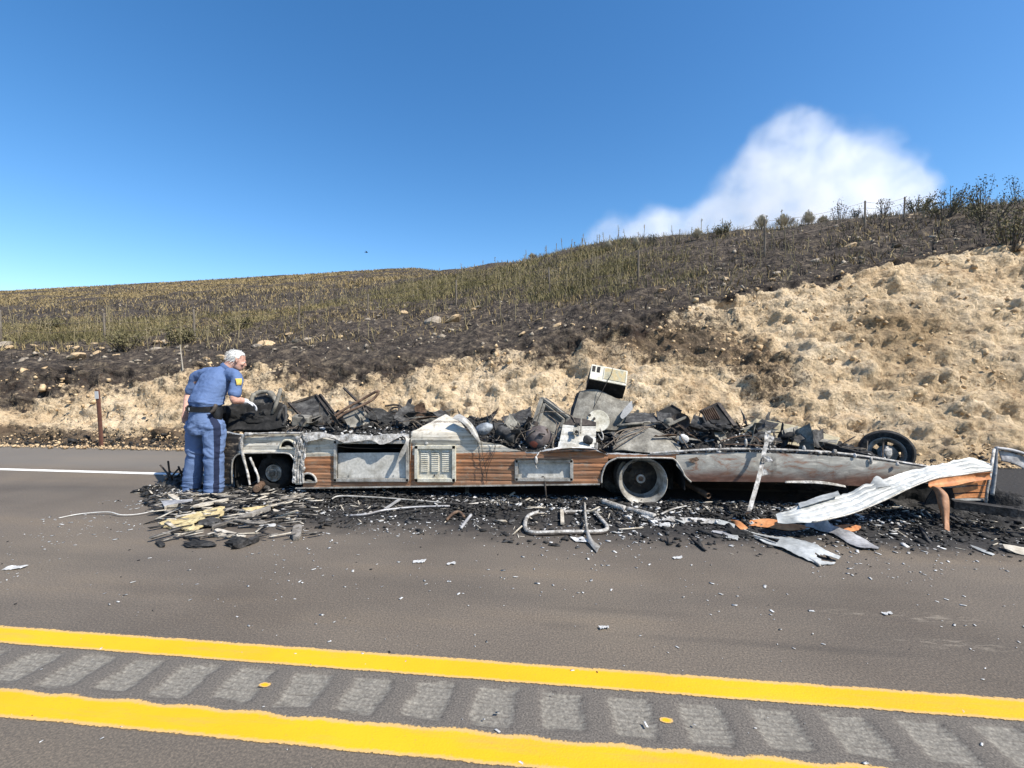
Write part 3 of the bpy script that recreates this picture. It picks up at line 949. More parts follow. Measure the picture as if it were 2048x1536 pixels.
for (px, py, h, w, kind, label) in (
    (1065, 517, .45, .8, 'sage', 'low pale tuft where the near crest drops to the far ridge'),
    (1217, 500, .5, .45, 'sage', 'small thin sage bush on the crest, lowest of the smoke-backed row'),
    (1272, 494, .5, .35, 'sage', 'single small round sage bush on a thin stem'),
    (1302, 488, .55, .55, 'leafy', 'small scraggy dark bush beside the thin-stemmed sage'),
    (1395, 480, .6, .55, 'sage', 'grey brown bush with bare twigs before the thin lower smoke'),
    (1447, 472, .6, .9, 'bushy', 'low olive brown bush just below the crest wire'),
    (1522, 455, .75, .75, 'sage', 'rounded pale sage bush next to a tall fence post'),
    (1568, 449, .65, .95, 'sage', 'broad flat-topped sage bush, widest of the pale ones'),
    (1617, 441, .7, .6, 'sage', 'dense round sage bush, neatest ball on the crest'),
    (1646, 440, .4, .5, 'sage', 'low pale tuft beside the neat round sage bush'),
    (1680, 436, .95, .8, 'leafy', 'open dark-leaved shrub with sky showing between its leaves'),
    (1712, 432, .7, .35, 'leafy', 'thin dark sprig leaning by the open dark-leaved shrub'),
    (1765, 425, .9, .75, 'leafy', 'dark-leaved shrub between the two crest fence posts'),
    (1835, 425, .75, 1.1, 'bushy', 'brownish bush just past the last crest fence post'),
    (1885, 440, 1.1, 1.5, 'bushy', 'wide tangled olive bush below the crest'),
    (1905, 412, 1.0, 1.5, 'leafy', 'long low dark-leaved shrub along the highest crest'),
    (1965, 408, 1.25, 1.3, 'leafy', 'tallest dark-leaved shrub against the blue sky'),
    (1975, 450, 1.2, 1.6, 'bushy', 'big tangled bush on the burnt slope below the tallest shrub'),
    (2035, 405, 1.3, 1.4, 'leafy', 'dark-leaved shrub at the far end of the high crest'),
    (2020, 500, 1.15, 1.3, 'bushy', 'pale drooping bush standing at the lip of the sandy cut'),
    (110, 660, .55, 1.0, 'bushy', 'low dark bush in the yellow grass above the marker post'),
    (250, 700, .6, 1.0, 'bushy', 'brownish bush above the sandy face beside the roadside post'),
    (360, 690, .6, .9, 'bushy', 'weedy bush on the burnt lip above the man'),
    (480, 660, .55, .9, 'bushy', 'olive bush on the burnt slope behind the man')):
    shrub(px, py, h, w, kind, label)

# ------------------------------------------------------------------ fence, posts
WOODP = pm('weathered_post', [(.06, .048, .036), (.14, .115, .09), (.22, .19, .15)], 14, stretch=(1, 1, .12), bump=.6)
WIRE = pm('rusty_wire', [(.10, .07, .05), (.22, .18, .15)], 30, .6, .4)
fp = [(2, 690, 620), (210, 686, 626), (390, 676, 618), (597, 655, 604), (735, 632, 590), (912, 610, 560), (1100, 588, 534), (1276, 566, 500), (1530, 515, 440), (1730, 452, 402), (1808, 437, 395)]
bases = [hit(a, b) for a, b, c in fp]
root = empty('wire_fence', bases[4])
tops = []
for (a, b, c), q in zip(fp, bases):
    d = ray(a, c)
    top = Vector((q.x, q.y, CAM_H + d.z * q.y / d.y))
    hgt = min(max(top.z - q.z, .8), 1.5)
    lean = Vector((random.gauss(0, .03), random.gauss(0, .03), 0))
    tp = q + lean + Vector((0, 0, hgt))
    MB().tube([q - Vector((0, 0, .3)), q.lerp(tp, .5), tp], [.034, .032, .030], 7).build('post', WOODP, root)
    tops.append((q, tp))
for k in (.45, .72, .95):
    m = MB()
    for (q0, t0), (q1, t1) in zip(tops, tops[1:]):
        a, b = q0.lerp(t0, k), q1.lerp(t1, k)
        m.tube([a.lerp(b, i / 8) - Vector((0, 0, .10 * math.sin(math.pi * i / 8))) for i in range(9)], .005, 4)
    m.build('wire', WIRE, root)
tag(root, 'old wire fence of thin posts climbing the burnt hill to the crest', 'fence')
# roadside marker post and survey stakes
b = on(203, 893)
b = at(203, 893, TOE - .02); b.z = 0
tp = at(195, 780, TOE - .02)
root = empty('marker_post', b)
BROWNP = pm('brown_plastic', [(.075, .032, .022), (.12, .05, .033), (.15, .07, .045)], 12, .7, bump=.3)
m = MB().tube(curve([b - Vector((0, 0, .1)), b.lerp(tp, .5) + Vector((.006, 0, 0)), tp], 4), .047, 12, .35)
m.build('post', BROWNP, root, smooth=True, angle=50)
d = (tp - b).normalized()
m = MB().box(b.lerp(tp, .915) + Vector((0, -.024, 0)), (.075, .008, .145), Matrix.Rotation(-math.atan2(d.x, d.z) * -1, 3, 'Y'))
m.build('reflector', pm('grey_reflector', [(.42, .42, .42), (.55, .55, .54)], 20, .5), root)
tag(root, 'brown roadside marker post with a grey reflector at the foot of the bank', 'marker post')
b = hit(368, 752)
MB()
tag(MB().tube([b - Vector((0, 0, .08)), b + Vector((-.05, 0, .42)), b + Vector((-.085, 0, .72))], [.014, .012, .009], 6).build('stake', pm('pale_stake', [(.30, .26, .20), (.46, .42, .36)], 16, bump=.3)),
    'thin pale stake on the burnt lip above the man', 'stake')

# ------------------------------------------------------------------ bird in the sky
c = at(733, 505, 46)
m = MB()
m.loft([(c + Vector((x, 0, z)), Vector((0, r, 0)), Vector((0, 0, r))) for x, r, z in ((-.16, .006, -.01), (-.10, .03, 0), (0, .045, 0), (.08, .035, .01), (.13, .026, .02), (.17, .006, .018))])
for s in (-1, 1):
    m.sheet([c + Vector((-.05, 0, .02)), c + Vector((-.03, s * .18, .10)), c + Vector((-.10, s * .36, .07))],
            [c + Vector((.06, 0, .02)), c + Vector((.07, s * .18, .10)), c + Vector((-.06, s * .38, .07))], 10, 3, .008, 0)
m.sheet([c + Vector((-.14, -.02, 0)), c + Vector((-.24, -.05, 0))], [c + Vector((-.14, .02, 0)), c + Vector((-.24, .05, 0))], 4, 3, .006, 0)
tag(m.build('bird', pm('bird_dark', [(.02, .02, .02), (.05, .045, .04)], 30, bump=0)), 'small dark bird gliding in the blue sky', 'bird')

# ------------------------------------------------------------------ smoke plume beyond the hill
YS = 260.0
blobs = [(1205, 515, 66), (1255, 500, 74), (1310, 488, 80), (1360, 500, 90), (1410, 470, 80), (1465, 455, 92), (1500, 390, 82), (1545, 320, 72), (1585, 268, 56), (1640, 290, 60),
         (1640, 370, 105), (1715, 350, 78), (1780, 350, 58), (1805, 395, 62), (1720, 440, 120), (1580, 440, 110), (1450, 540, 110), (1660, 520, 120)]
cs = [(at(a, b, YS), r * YS / FPX) for a, b, r in blobs]
lo = Vector([min(c[i] - r for c, r in cs) for i in range(3)]) - Vector((12, 10, 0))
hi = Vector([max(c[i] + r for c, r in cs) for i in range(3)]) + Vector((12, 10, 12))
t = NT('smoke')
t.t.nodes.remove(t.b)
w = t.world()
nv = t.n('ShaderNodeTexNoise')
nv.inputs['Scale'].default_value = .045
nv.inputs['Detail'].default_value = 7
t.l(w, nv.inputs['Vector'])
sub = t.n('ShaderNodeVectorMath', operation='SUBTRACT'); t.l(nv.outputs['Color'], sub.inputs[0]); sub.inputs[1].default_value = (.5, .5, .5)
scl = t.n('ShaderNodeVectorMath', operation='SCALE'); t.l(sub.outputs[0], scl.inputs[0]); scl.inputs['Scale'].default_value = 26
add = t.n('ShaderNodeVectorMath', operation='ADD'); t.l(w, add.inputs[0]); t.l(scl.outputs[0], add.inputs[1])
tot = None
for c, r in cs:
    d = t.n('ShaderNodeVectorMath', operation='DISTANCE'); t.l(add.outputs[0], d.inputs[0]); d.inputs[1].default_value = c[:]
    k = t.step(d.outputs['Value'], r * .50, r * 1.05, 1.0, 0.0)
    tot = k if tot is None else t.math('ADD', tot, k)
fine = t.step(t.noise(w, .07, 6, .6), .33, .62, .25, 1.35)
den = t.math('MULTIPLY', t.math('MULTIPLY', t.math('MINIMUM', tot, 1.2), fine), .027)
vol = t.n('ShaderNodeVolumePrincipled')
vol.inputs['Color'].default_value = (.985, .985, .99, 1)
vol.inputs['Anisotropy'].default_value = -.15
t.l(den, vol.inputs['Density'])
t.l(vol.outputs[0], t.t.nodes['Material Output'].inputs['Volume'])
t.m.volume_intersection_method = 'ACCURATE' if hasattr(t.m, 'volume_intersection_method') else None
m = MB()
m.prism([(lo.x, lo.y, max(lo.z, 2)), (hi.x, lo.y, max(lo.z, 2)), (hi.x, hi.y, max(lo.z, 2)), (lo.x, hi.y, max(lo.z, 2))], (0, 0, hi.z - max(lo.z, 2)))
tag(m.build('smoke', t.m), 'white smoke plume billowing up behind the burnt hill', 'smoke', kind='stuff')

# ================================================================== BURNT MOTORHOME
S = 5.05                                                # road distance of its near side
RVX0, RVX1 = at(448, 900, S).x, at(1885, 940, S).x
rv = empty('burnt_motorhome', (at(1150, 960, S).x, S + 1.2, 0))
tag(rv, 'burnt-out motorhome, its lower side of white and wood-grain siding left', 'motorhome')

# materials of the wreck
def siding_mat(name, metal=False):
    t = NT(name)
    w = t.coord()
    st = t.coord((.9, 1, 14))
    brown, soot, blue = t.attr('brown'), t.attr('soot'), t.attr('ash')
    wh = t.ramp(t.noise(st, 3, 6, .6), [(.3, (.33, .285, .215)), (.5, (.53, .485, .40)), (.7, (.68, .64, .56))])
    grain = t.noise(t.coord((.8, 1, 26)), 2.2, 7, .65)
    hue = t.noise(t.coord((.5, 1, 1.5)), 1.3, 3)
    br = t.ramp(grain, [(.28, (.11, .055, .033)), (.45, (.22, .115, .066)), (.6, (.33, .17, .09)), (.75, (.47, .30, .19))])
    br = t.mix(t.step(hue, .42, .62), br, t.mix(.75, br, (1.35, 1.1, .85), 'MULTIPLY'))
    c = t.mix(t.step(t.math('MULTIPLY_ADD', t.math('SUBTRACT', t.noise(w, 9, 5), .5), .18, brown), .46, .54), wh, br)
    k = t.math('MULTIPLY_ADD', t.math('SUBTRACT', t.noise(t.coord((1, 1, 2)), 5, 8, .7), .5), 1.5, soot)
    c = t.mix(t.step(k, .38, .62), c, t.mix(t.step(k, .6, .95), (.20, .165, .135), (.028, .025, .023)))
    sc_ = t.noise(t.coord((1, 1, 1.5)), 13, 7, .72)
    c = t.mix(t.math('MULTIPLY', t.step(sc_, .52, .68), .75), c, (.25, .195, .14))
    c = t.mix(t.math('MULTIPLY', t.step(t.noise(t.coord((2.2, 1, .5)), 4, 7, .7), .55, .72), .6), c, (.085, .07, .058))
    c = t.mix(t.step(t.math('MULTIPLY_ADD', t.math('SUBTRACT', t.noise(w, 14, 6, .7), .5), .9, blue), .45, .6), c, (.60, .58, .55))
    t.bump(t.noise(w, 70, 4), .25, .003)
    return t.set(c, .55, 0.0)
SIDING = siding_mat('painted_siding')
t = NT('bare_steel_skirt')
w = t.coord((1, 1, 3))
n1 = t.noise(w, 3.4, 9, .74, .9)
c = t.ramp(n1, [(.28, (.10, .048, .032)), (.40, (.24, .145, .10)), (.48, (.27, .255, .225)), (.58, (.36, .34, .295)), (.66, (.62, .56, .47))])
p_ = t.xyz(t.world())
low = t.step(t.math('MULTIPLY_ADD', t.math('SUBTRACT', t.noise(w, 3, 6), .5), .22, p_[2]), .33, .46, 1.0, 0.0)
c = t.mix(t.math('MULTIPLY', low, .85), c, t.ramp(t.noise(w, 9, 7, .7), [(.3, (.075, .030, .020)), (.55, (.19, .085, .055)), (.75, (.30, .19, .13))]))
c = t.mix(t.math('MULTIPLY', t.step(t.noise(t.coord((1, 1, .4)), 5, 6), .58, .72), .8), c, (.045, .04, .036))
t.bump(t.noise(w, 30, 5), .3, .004)
STEEL = t.set(c, .55, .1)
MELT = pm('melted_aluminium', [(.09, .078, .065), (.28, .26, .23), (.46, .44, .41), (.60, .58, .56)], 16, .6, .1, .9, 45, bdist=.012, lo=.3, hi=.72)
ALU = pm('scorched_trim', [(.17, .15, .12), (.38, .355, .315), (.55, .53, .49)], 11, .5, .3, .4, 50, lo=.3, hi=.7)
DOORW = pm('scorched_white_door', [(.38, .355, .305), (.52, .495, .44), (.60, .575, .52)], 5, .6, 0, .15, 40, spots=((.26, .22, .17), 11, .66))
CREAM = pm('scorched_cream', [(.27, .235, .165), (.52, .48, .38), (.62, .59, .50)], 8, .6, 0, .3, 40, lo=.3, hi=.62)
SOOT = pm('soot_black', [(.005, .005, .005), (.014, .0135, .013), (.035, .033, .031)], 9, .9, 0, .6, 50)
IRON = pm('burnt_iron', [(.024, .020, .018), (.060, .050, .043), (.115, .095, .08)], 10, .75, .3, .6, 60)
RUST = pm('rusty_iron', [(.05, .032, .024), (.12, .075, .05), (.22, .15, .10)], 12, .8, .2, .6, 60)
ASHG = pm('ash_grey_metal', [(.085, .078, .066), (.20, .185, .155), (.33, .31, .265)], 7, .85, .1, .6, 45, lo=.3, hi=.7)
ASHW = pm('white_ash', [(.30, .29, .275), (.50, .49, .47), (.66, .65, .63)], 20, .95, 0, .8, 60)
CHARG = pm('char_grey', [(.018, .017, .017), (.05, .048, .046), (.12, .115, .108)], 12, .9, 0, .8, 55)
WIREM = pm('burnt_wire', [(.06, .048, .038), (.15, .12, .09), (.26, .21, .16)], 30, .7, .2, .3, 60)

def interp(pts, x):
    return float(np.interp(x, [p[0] for p in pts], [p[1] for p in pts]))
def siding(name, x0, x1, top, bot, holes=(), brown_y=None, soot_f=None, mat=None, parent=None, pitch=.083, rib=.009, out=0.0, bend=None, jag=2.0, step=4.5, seed=0, ash_top=True, rows=58):
    """ribbed side sheet between a top and bottom contour (photo px), with openings left out, 3 mm thick"""
    n = int((x1 - x0) / step) + 1
    xs = np.linspace(x0, x1, n)
    P = np.zeros((n, rows + 1, 3)); br = np.zeros((n, rows + 1)); so = np.zeros((n, rows + 1)); ash = np.zeros((n, rows + 1))
    PX = np.zeros((n, rows + 1)); PY = np.zeros((n, rows + 1))
    for i, x in enumerate(xs):
        yt = interp(top, x) + jag * float(fbm(np.array([x * .09]), np.array([seed + .3]), o=4, s=seed)[0])
        yb = interp(bot, x)
        for j in range(rows + 1):
            y = yt + (yb - yt) * j / rows
            q = at(x, y, S)
            P[i, j] = q[:]
            PX[i, j], PY[i, j] = x, y
    zb = np.array([at(x, 970, S).z for x in xs])
    zz = P[:, :, 2] - .15 - (P[:, :, 0] - P[0, 0, 0]) * .022
    ph = (zz / pitch) % 1.0
    d = -rib * np.exp(-((ph - .5) / .055) ** 2) + rib * .45 * np.exp(-((ph - .12) / .16) ** 2)
    d = d + .010 * fbm(P[:, :, 0] * 2.2, P[:, :, 2] * 3.0, o=3, s=seed + 2) + .004 * fbm(P[:, :, 0] * 9, P[:, :, 2] * 9, o=2, s=seed + 3)
    if bend is not None:
        d = d + bend(PX, PY)
    if brown_y is not None:
        by = np.vectorize(lambda x: interp(brown_y, x))(PX)
        br = np.clip(.5 + (PY - by) * .5, 0, 1)
    tt = np.vectorize(lambda x: interp(top, x))(PX)
    so = np.clip(.42 - (PY - tt) / 60, -.4, .5) * .35
    if soot_f is not None:
        so = so + soot_f(PX, PY)
    if rib > .005:
        so = so + .62 * np.exp(-((ph - .5) / .05) ** 2)           # soot caught in the grooves
    if ash_top:
        ash = np.clip(.75 - (PY - tt) / 9, -.5, .8)
    P[:, :, 1] -= d + out
    Pb = P.copy(); Pb[:, :, 1] += .003
    keep = np.ones((n - 1, rows), bool)
    cx, cy = (PX[:-1, :-1] + PX[1:, 1:]) / 2, (PY[:-1, :-1] + PY[1:, 1:]) / 2
    for h in holes:
        keep &= ~h(cx, cy)
    W = rows + 1
    ii, jj = np.nonzero(keep)
    a = ii * W + jj
    F = np.stack([a, a + 1, a + W + 1, a + W], 1)
    o = n * W
    V = np.concatenate([P.reshape(-1, 3), Pb.reshape(-1, 3)])
    F = np.concatenate([F[:, ::-1], F + o])
    k2 = lambda z: np.concatenate([z.ravel(), z.ravel()])
    pr = parent or rv
    return np_mesh(name, V, F, mat or SIDING, pr, ORG[pr.name], smooth=False, attrs={'brown': k2(br), 'soot': k2(so), 'ash': k2(ash)})
def rect(x0, y0, x1, y1):
    return lambda x, y: (x > x0) & (x < x1) & (y > y0) & (y < y1)
def arch(x0, x1, y0, y1, r):
    """opening with rounded upper corners, open at the bottom"""
    def f(x, y):
        m = (x > x0) & (x < x1) & (y > y0)
        for cx, s in ((x0 + r, -1), (x1 - r, 1)):
            corner = ((x - cx) * s > 0) & (y < y0 + r) & (np.hypot(x - cx, y - (y0 + r)) > r)
            m = m & ~corner
        return m
    return f
def half(cx, cy, r, ry):
    return lambda x, y: (np.hypot((x - cx) / r, (y - cy) / ry) < 1) & (y < cy)

front = siding('front_quarter_panel', 446, 604, [(446, 862), (470, 866), (485, 868), (560, 865), (604, 866)], [(446, 968), (604, 969)],
               holes=[arch(463, 591, 907, 990, 22), half(575, 896, 16, 17)], seed=3,
               soot_f=lambda x, y: 1.25 * sstep(484, 470, x) + .25 * sstep(890, 868, y), brown_y=[(446, 1010), (604, 1010)])
fore = siding('forward_side_panel', 606, 670, [(606, 872), (625, 866), (640, 872), (655, 876), (670, 880)], [(606, 975), (670, 974)],
              holes=[half(616, 964, 17, 18)], seed=5, brown_y=[(600, 914), (670, 912)], soot_f=lambda x, y: -.12 + 0 * x)
mid = siding('middle_side_panel', 666, 1052, [(666, 955), (820, 956), (821, 864), (835, 858), (858, 845), (880, 833), (898, 840), (920, 850), (945, 872), (968, 884), (1000, 888), (1020, 897), (1052, 904)],
             [(666, 974), (820, 973), (1052, 969)], holes=[rect(836, 896, 905, 958), lambda x, y: (x > 664) & (x < 819) & (y < 957), lambda x, y: (x > 1030) & (y > 920) & (y < 958)], seed=7, rows=74, step=4,
             brown_y=[(666, 800), (812, 800), (826, 910), (900, 907), (1000, 904), (1052, 902)], jag=1.2, ash_top=False,
             bend=lambda x, y: -.24 * sstep(866, 833, y) * (x > 819) + .03 * np.exp(-((y - 876) / 9) ** 2) * sstep(930, 900, x),
             soot_f=lambda x, y: .42 * sstep(872, 846, y) - .24 + .35 * np.exp(-((x - 1020) / 30) ** 2 - ((y - 905) / 10) ** 2))
aft = siding('aft_side_panel', 1050, 1216, [(1050, 904), (1070, 905), (1095, 898), (1130, 893), (1160, 893), (1190, 896), (1200, 903), (1216, 908)], [(1050, 969), (1200, 967), (1216, 966)],
             holes=[rect(1036, 922, 1140, 957), arch(1202, 1400, 914, 1000, 40)], seed=9, brown_y=[(1050, 903), (1090, 895), (1216, 900)], rows=44,
             bend=lambda x, y: .035 * np.exp(-((y - 899) / 6) ** 2) * sstep(1070, 1110, x),
             soot_f=lambda x, y: .42 * np.exp(-((x - 1160) / 22) ** 2 - ((y - 925) / 18) ** 2) + .3 * sstep(912, 902, y) - .08)
band = siding('wheel_arch_band', 1214, 1358, [(1214, 906), (1290, 908), (1358, 906)], [(1214, 917), (1290, 917), (1358, 918)], seed=11, brown_y=[(1214, 800), (1358, 800)], rows=8, rib=.003, soot_f=lambda x, y: .25 + 0 * x)
# torn flaps over the first locker
m = MB().sheet([at(598, 867, S - .01), at(640, 864, S - .02), at(668, 871, S - .02), at(700, 868, S - .03), at(740, 871, S - .04), at(775, 868, S - .03), at(815, 866, S - .02)],
               [at(612, 884, S - .06), at(640, 878, S - .07), at(664, 876, S - .06), at(694, 886, S - .075), at(735, 880, S - .06), at(768, 888, S - .075), at(800, 872, S - .04)], 70, 12, .004, .022, 7, seed=4, jag=(.01, .02), side=(0, -1, 0))
flap = m.build('torn_flap', MELT, rv, smooth=True, angle=35)
m = MB().sheet([at(803, 870, S - .03), at(812, 880, S - .06), at(800, 905, S - .08), at(793, 925, S - .09)], [at(818, 868, S - .02), at(818, 885, S - .05), at(809, 908, S - .07), at(796, 926, S - .09)], 22, 6, .004, .012, 9, seed=8, side=(0, -1, 0))
m.build('hanging_strip', ALU, rv, smooth=True, angle=35)
# curled edge of the middle sheet
m = MB().sheet([at(905, 836, S - .02), at(925, 846, S - .05), at(945, 868, S - .07), at(955, 884, S - .05)], [at(920, 828, S + .08), at(935, 838, S + .02), at(952, 860, S - .01), at(962, 886, S - .02)], 24, 8, .004, .012, 8, seed=12, bulge=.02)
m.build('curled_edge', ALU, rv, smooth=True, angle=35)

# lockers on the side
def frame_bars(parent, x0, y0, x1, y1, w=.028, d=.03, mat=ALU, name='frame', dv=-.012, r=0):
    m = MB()
    a, b, c, e = at(x0, y0, S + dv), at(x1, y0, S + dv), at(x1, y1, S + dv), at(x0, y1, S + dv)
    for p, q in ((a, b), (b, c), (c, e), (e, a)):
        d_ = (q - p).normalized() * w * .5
        m.bar(p - d_ * .98, q + d_ * .98, d, w, up=(0, -1, 0) if abs((q - p).normalized().y) < .9 else (0, 0, 1))
        m.bar(p, q, d * 1.35, w * .35, up=(0, -1, 0))
    return m.build(name, mat, parent)
# first locker: open on top, its white door panel below
lk = empty('locker', ORG[rv.name]); lk.parent = rv; lk.location = (0, 0, 0)
frame_bars(lk, 671, 884, 815, 960)
m = MB().sheet([at(676, 906, S + .035), at(811, 905, S + .035)], [at(676, 956, S + .02), at(811, 956, S + .02)], 30, 10, .008, .004, 3, seed=2, side=(0, -1, 0))
lkd = m.build('door_panel', DOORW, lk, smooth=True, angle=40)
for x in (697, 787):
    MB().lathe([(0, -.012), (.007, -.012), (.009, 0)], at(x, 952, S + .018), (0, -1, 0), 12).build('rivet', IRON, lk)
m = MB()
a, b = at(672, 884, S + .004), at(814, 958, S + .004)
x0_, x1_, z0_, z1_ = a.x, b.x, b.z, a.z
for (p, sz) in ((((x0_ + x1_) / 2, S + .46, (z0_ + z1_) / 2), (x1_ - x0_, .01, z1_ - z0_)), ((x0_, S + .24, (z0_ + z1_) / 2), (.01, .42, z1_ - z0_)), ((x1_, S + .24, (z0_ + z1_) / 2), (.01, .42, z1_ - z0_)), (((x0_ + x1_) / 2, S + .24, z0_ + .02), (x1_ - x0_, .42, .01)), (((x0_ + x1_) / 2, S + .24, z1_), (x1_ - x0_, .40, .01))):
    m.box(p, sz)
m.build('locker_box', SOOT, lk)
# louvred vent door
vd = empty('vent_door', ORG[rv.name]); vd.parent = rv; vd.location = (0, 0, 0)
frame_bars(vd, 833, 894, 908, 960, .034, .035, CREAM)
m = MB()
c = (at(833, 894, S) + at(908, 960, S)) / 2
m.box(c + Vector((0, .012, 0)), (at(904, 900, S).x - at(837, 900, S).x, .012, at(870, 897, S).z - at(870, 957, S).z))
pan = m.build('panel', CREAM, vd)
for col, (xa, xb) in enumerate(((842, 857), (863, 878), (884, 899))):
    for k in range(11):
        y = 903 + k * 3.85
        a, b = at(xa, y, S - .002), at(xb, y - .3, S - .002)
        MB().box((a + b) / 2, (b.x - a.x, .020, .004), (52, 0, 0)).build('louvre', CREAM, vd)
MB().box(at(869, 951, S - .002), (.012, .01, .02)).build('latch', IRON, vd)
# low locker with a hinged lid
l3 = empty('low_locker', ORG[rv.name]); l3.parent = rv; l3.location = (0, 0, 0)
frame_bars(l3, 1033, 922, 1143, 959, .024, .03)
m = MB().sheet([at(1037, 926, S + .022), at(1140, 926, S + .022)], [at(1037, 956, S + .010), at(1140, 956, S + .010)], 24, 8, .006, .003, 3, seed=6, side=(0, -1, 0))
l3d = m.build('door_panel', DOORW, l3, smooth=True, angle=40)
MB().box(at(1086, 953, S + .002), (.03, .01, .008)).build('latch', IRON, l3)
m = MB().bar(at(1032, 918, S - .03), at(1144, 917, S - .03), .05, .012)
m.build('rain_rail', IRON, l3)
# lamp recesses in half-round bezels
for (cx, cy, r) in ((575, 896, 15.5), (616, 964, 16.5)):
    lm = empty('side_lamp', ORG[rv.name]); lm.parent = rv; lm.location = (0, 0, 0)
    m = MB()
    arc = [at(cx + r * math.cos(a), cy - r * 1.05 * math.sin(a), S - .012) for a in np.linspace(0, math.pi, 15)]
    m.tube(arc, .014, 8)
    m.bar(arc[0], arc[-1], .028, .018)
    m.build('bezel', CREAM if cx < 600 else ALU, lm, smooth=True, angle=50)
    m = MB()
    ce = at(cx, cy - r * .4, S + .06)
    m.blob(ce + Vector((0, .03, .01)), (.10, .045, .075), seed=cx, amp=.12, sub=2)
    m.build('burnt_lens', SOOT, lm, smooth=True)
    MB().blob(at(cx + 2, cy - 3, S + .005), (.045, .02, .012), seed=cx + 1, amp=.4, sub=2).build('ash_crust', ASHG, lm)
MB().lathe([(0, -.018), (.013, -.018), (.017, -.004), (.017, .004)], at(854, 886, S - .01), (0, 1, 0), 14).build('filler_cap', DOORW, rv)

# melted trim along and down the front
m = MB()
trim = curve([at(500, 970, S - .10), at(494, 940, S - .05), at(487, 915, S - .02), at(483, 890, S - .025), at(490, 870, S - .03), at(520, 867, S - .03), at(565, 866, S - .03), at(604, 866, S - .03)], 7)
m.tube(trim, [(.017 if i < 30 else .012) * (1 + .5 * float(fbm(np.array([i * .33]), np.array([.2]), o=3)[0])) for i in range(len(trim))], 9)
m.blob(at(497, 868, S - .04), (.06, .025, .022), seed=2, amp=.5, sub=3, freq=2.5)
m.build('melted_trim', MELT, rv, smooth=True, angle=40)
m = MB()
tr2 = curve([at(500, 915, S - .05), at(508, 933, S - .06), at(516, 952, S - .07), at(517, 965, S - .08)], 5)
m.tube(tr2, [.013, .014, .012, .015, .014, .011, .013, .015, .012, .012, .014, .015, .013, .011, .012, .010][:len(tr2)], 8)
m.build('melted_drip', MELT, rv, smooth=True)
m = MB()
for k in range(5):
    x = 588 + k * 4.6
    pts = curve([at(x + 16 - k * 1.2, 866 + k * .5, S - .02), at(x + 8, 885, S - .028), at(x + 2, 910, S - .022), at(x - 1, 940, S - .022), at(x - 2 + k * .6, 966, S - .03)], 6)
    m.tube(pts, [.0115 * (1 + 1.1 * float(fbm(np.array([i * .8 + k * 9]), np.array([.7]), o=3)[0])) for i in range(len(pts))], 7)
for k in range(16):
    m.blob(at(588 + random.uniform(0, 22), 870 + k * 6.2, S - .03), (random.uniform(.012, .026), .012, random.uniform(.02, .05)), (0, random.uniform(-20, 20), 0), k, .6, 2, 2.5)
m.build('melted_seam_trim', MELT, rv, smooth=True, angle=40)
# bottom rail of the side
for (xa, xb, ya, yb) in ((592, 668, 976, 975), (668, 1052, 975, 970), (1052, 1200, 970, 968)):
    MB().bar(at(xa, ya, S - .005), at(xb - .6, yb, S - .005), .03, .014).build('bottom_rail', ALU, rv)
# rear steel skirt
top = [(1352, 909), (1420, 906), (1500, 904), (1580, 907), (1650, 911), (1700, 915), (1750, 921), (1800, 928), (1860, 937)]
bot = [(1352, 930), (1368, 950), (1382, 963), (1450, 963), (1560, 964), (1640, 967), (1730, 974), (1800, 965), (1860, 952)]
skirt = siding('rear_skirt', 1352, 1862, top, bot, mat=STEEL, rib=.0, jag=.4, seed=15, rows=26, ash_top=False, step=6, brown_y=None,
               bend=lambda x, y: .02 * np.sin((y - 905) / 60 * 3.1) - .05 * sstep(1650, 1860, x))
m = MB()
rail = [at(1300, 907, S + .0), at(1352, 903, S - .01), at(1420, 899, S - .01), at(1500, 898, S - .01), at(1580, 900, S - .01), at(1650, 904, S), at(1700, 909, S + .02), at(1750, 916, S + .03), at(1800, 924, S + .05), at(1860, 934, S + .06)]
rl = curve(rail, 8)
m.tube(rl, [.013 * (1 + .4 * float(fbm(np.array([i * .45]), np.array([3.7]), o=3)[0])) for i in range(len(rl))], 8)
m.build('top_rail', MELT, rv, smooth=True, angle=40)
for k, (x, y, h) in enumerate(((1440, 890, 9), (1492, 880, 16), (1418, 897, 7), (1540, 893, 7), (1608, 893, 10), (1670, 900, 10), (1742, 915, 14), (1575, 899, 5), (1640, 903, 6), (1710, 908, 8), (1795, 926, 6))):
    MB().blob(at(x, y + h * .4, S - .01), (.014 + .004 * (k % 3), .012, h * .0031), seed=k, amp=.5, sub=2, freq=2).build('molten_blob', MELT, rv, smooth=True)
m = MB().sheet([at(1570, 962, S - .03), at(1640, 962, S - .03), at(1690, 971, S - .03)], [at(1570, 966, S - .045), at(1640, 968, S - .045), at(1692, 975, S - .045)], 30, 5, .004, .006, 8, seed=3)
m.build('loose_rail', MELT, rv, smooth=True)
MB().sheet([at(1377, 918, S - .03), at(1394, 914, S - .035)], [at(1384, 926, S - .03), at(1399, 920, S - .035)], 8, 5, .003, .012, 20, seed=2).build('torn_tab', RUST, rv)
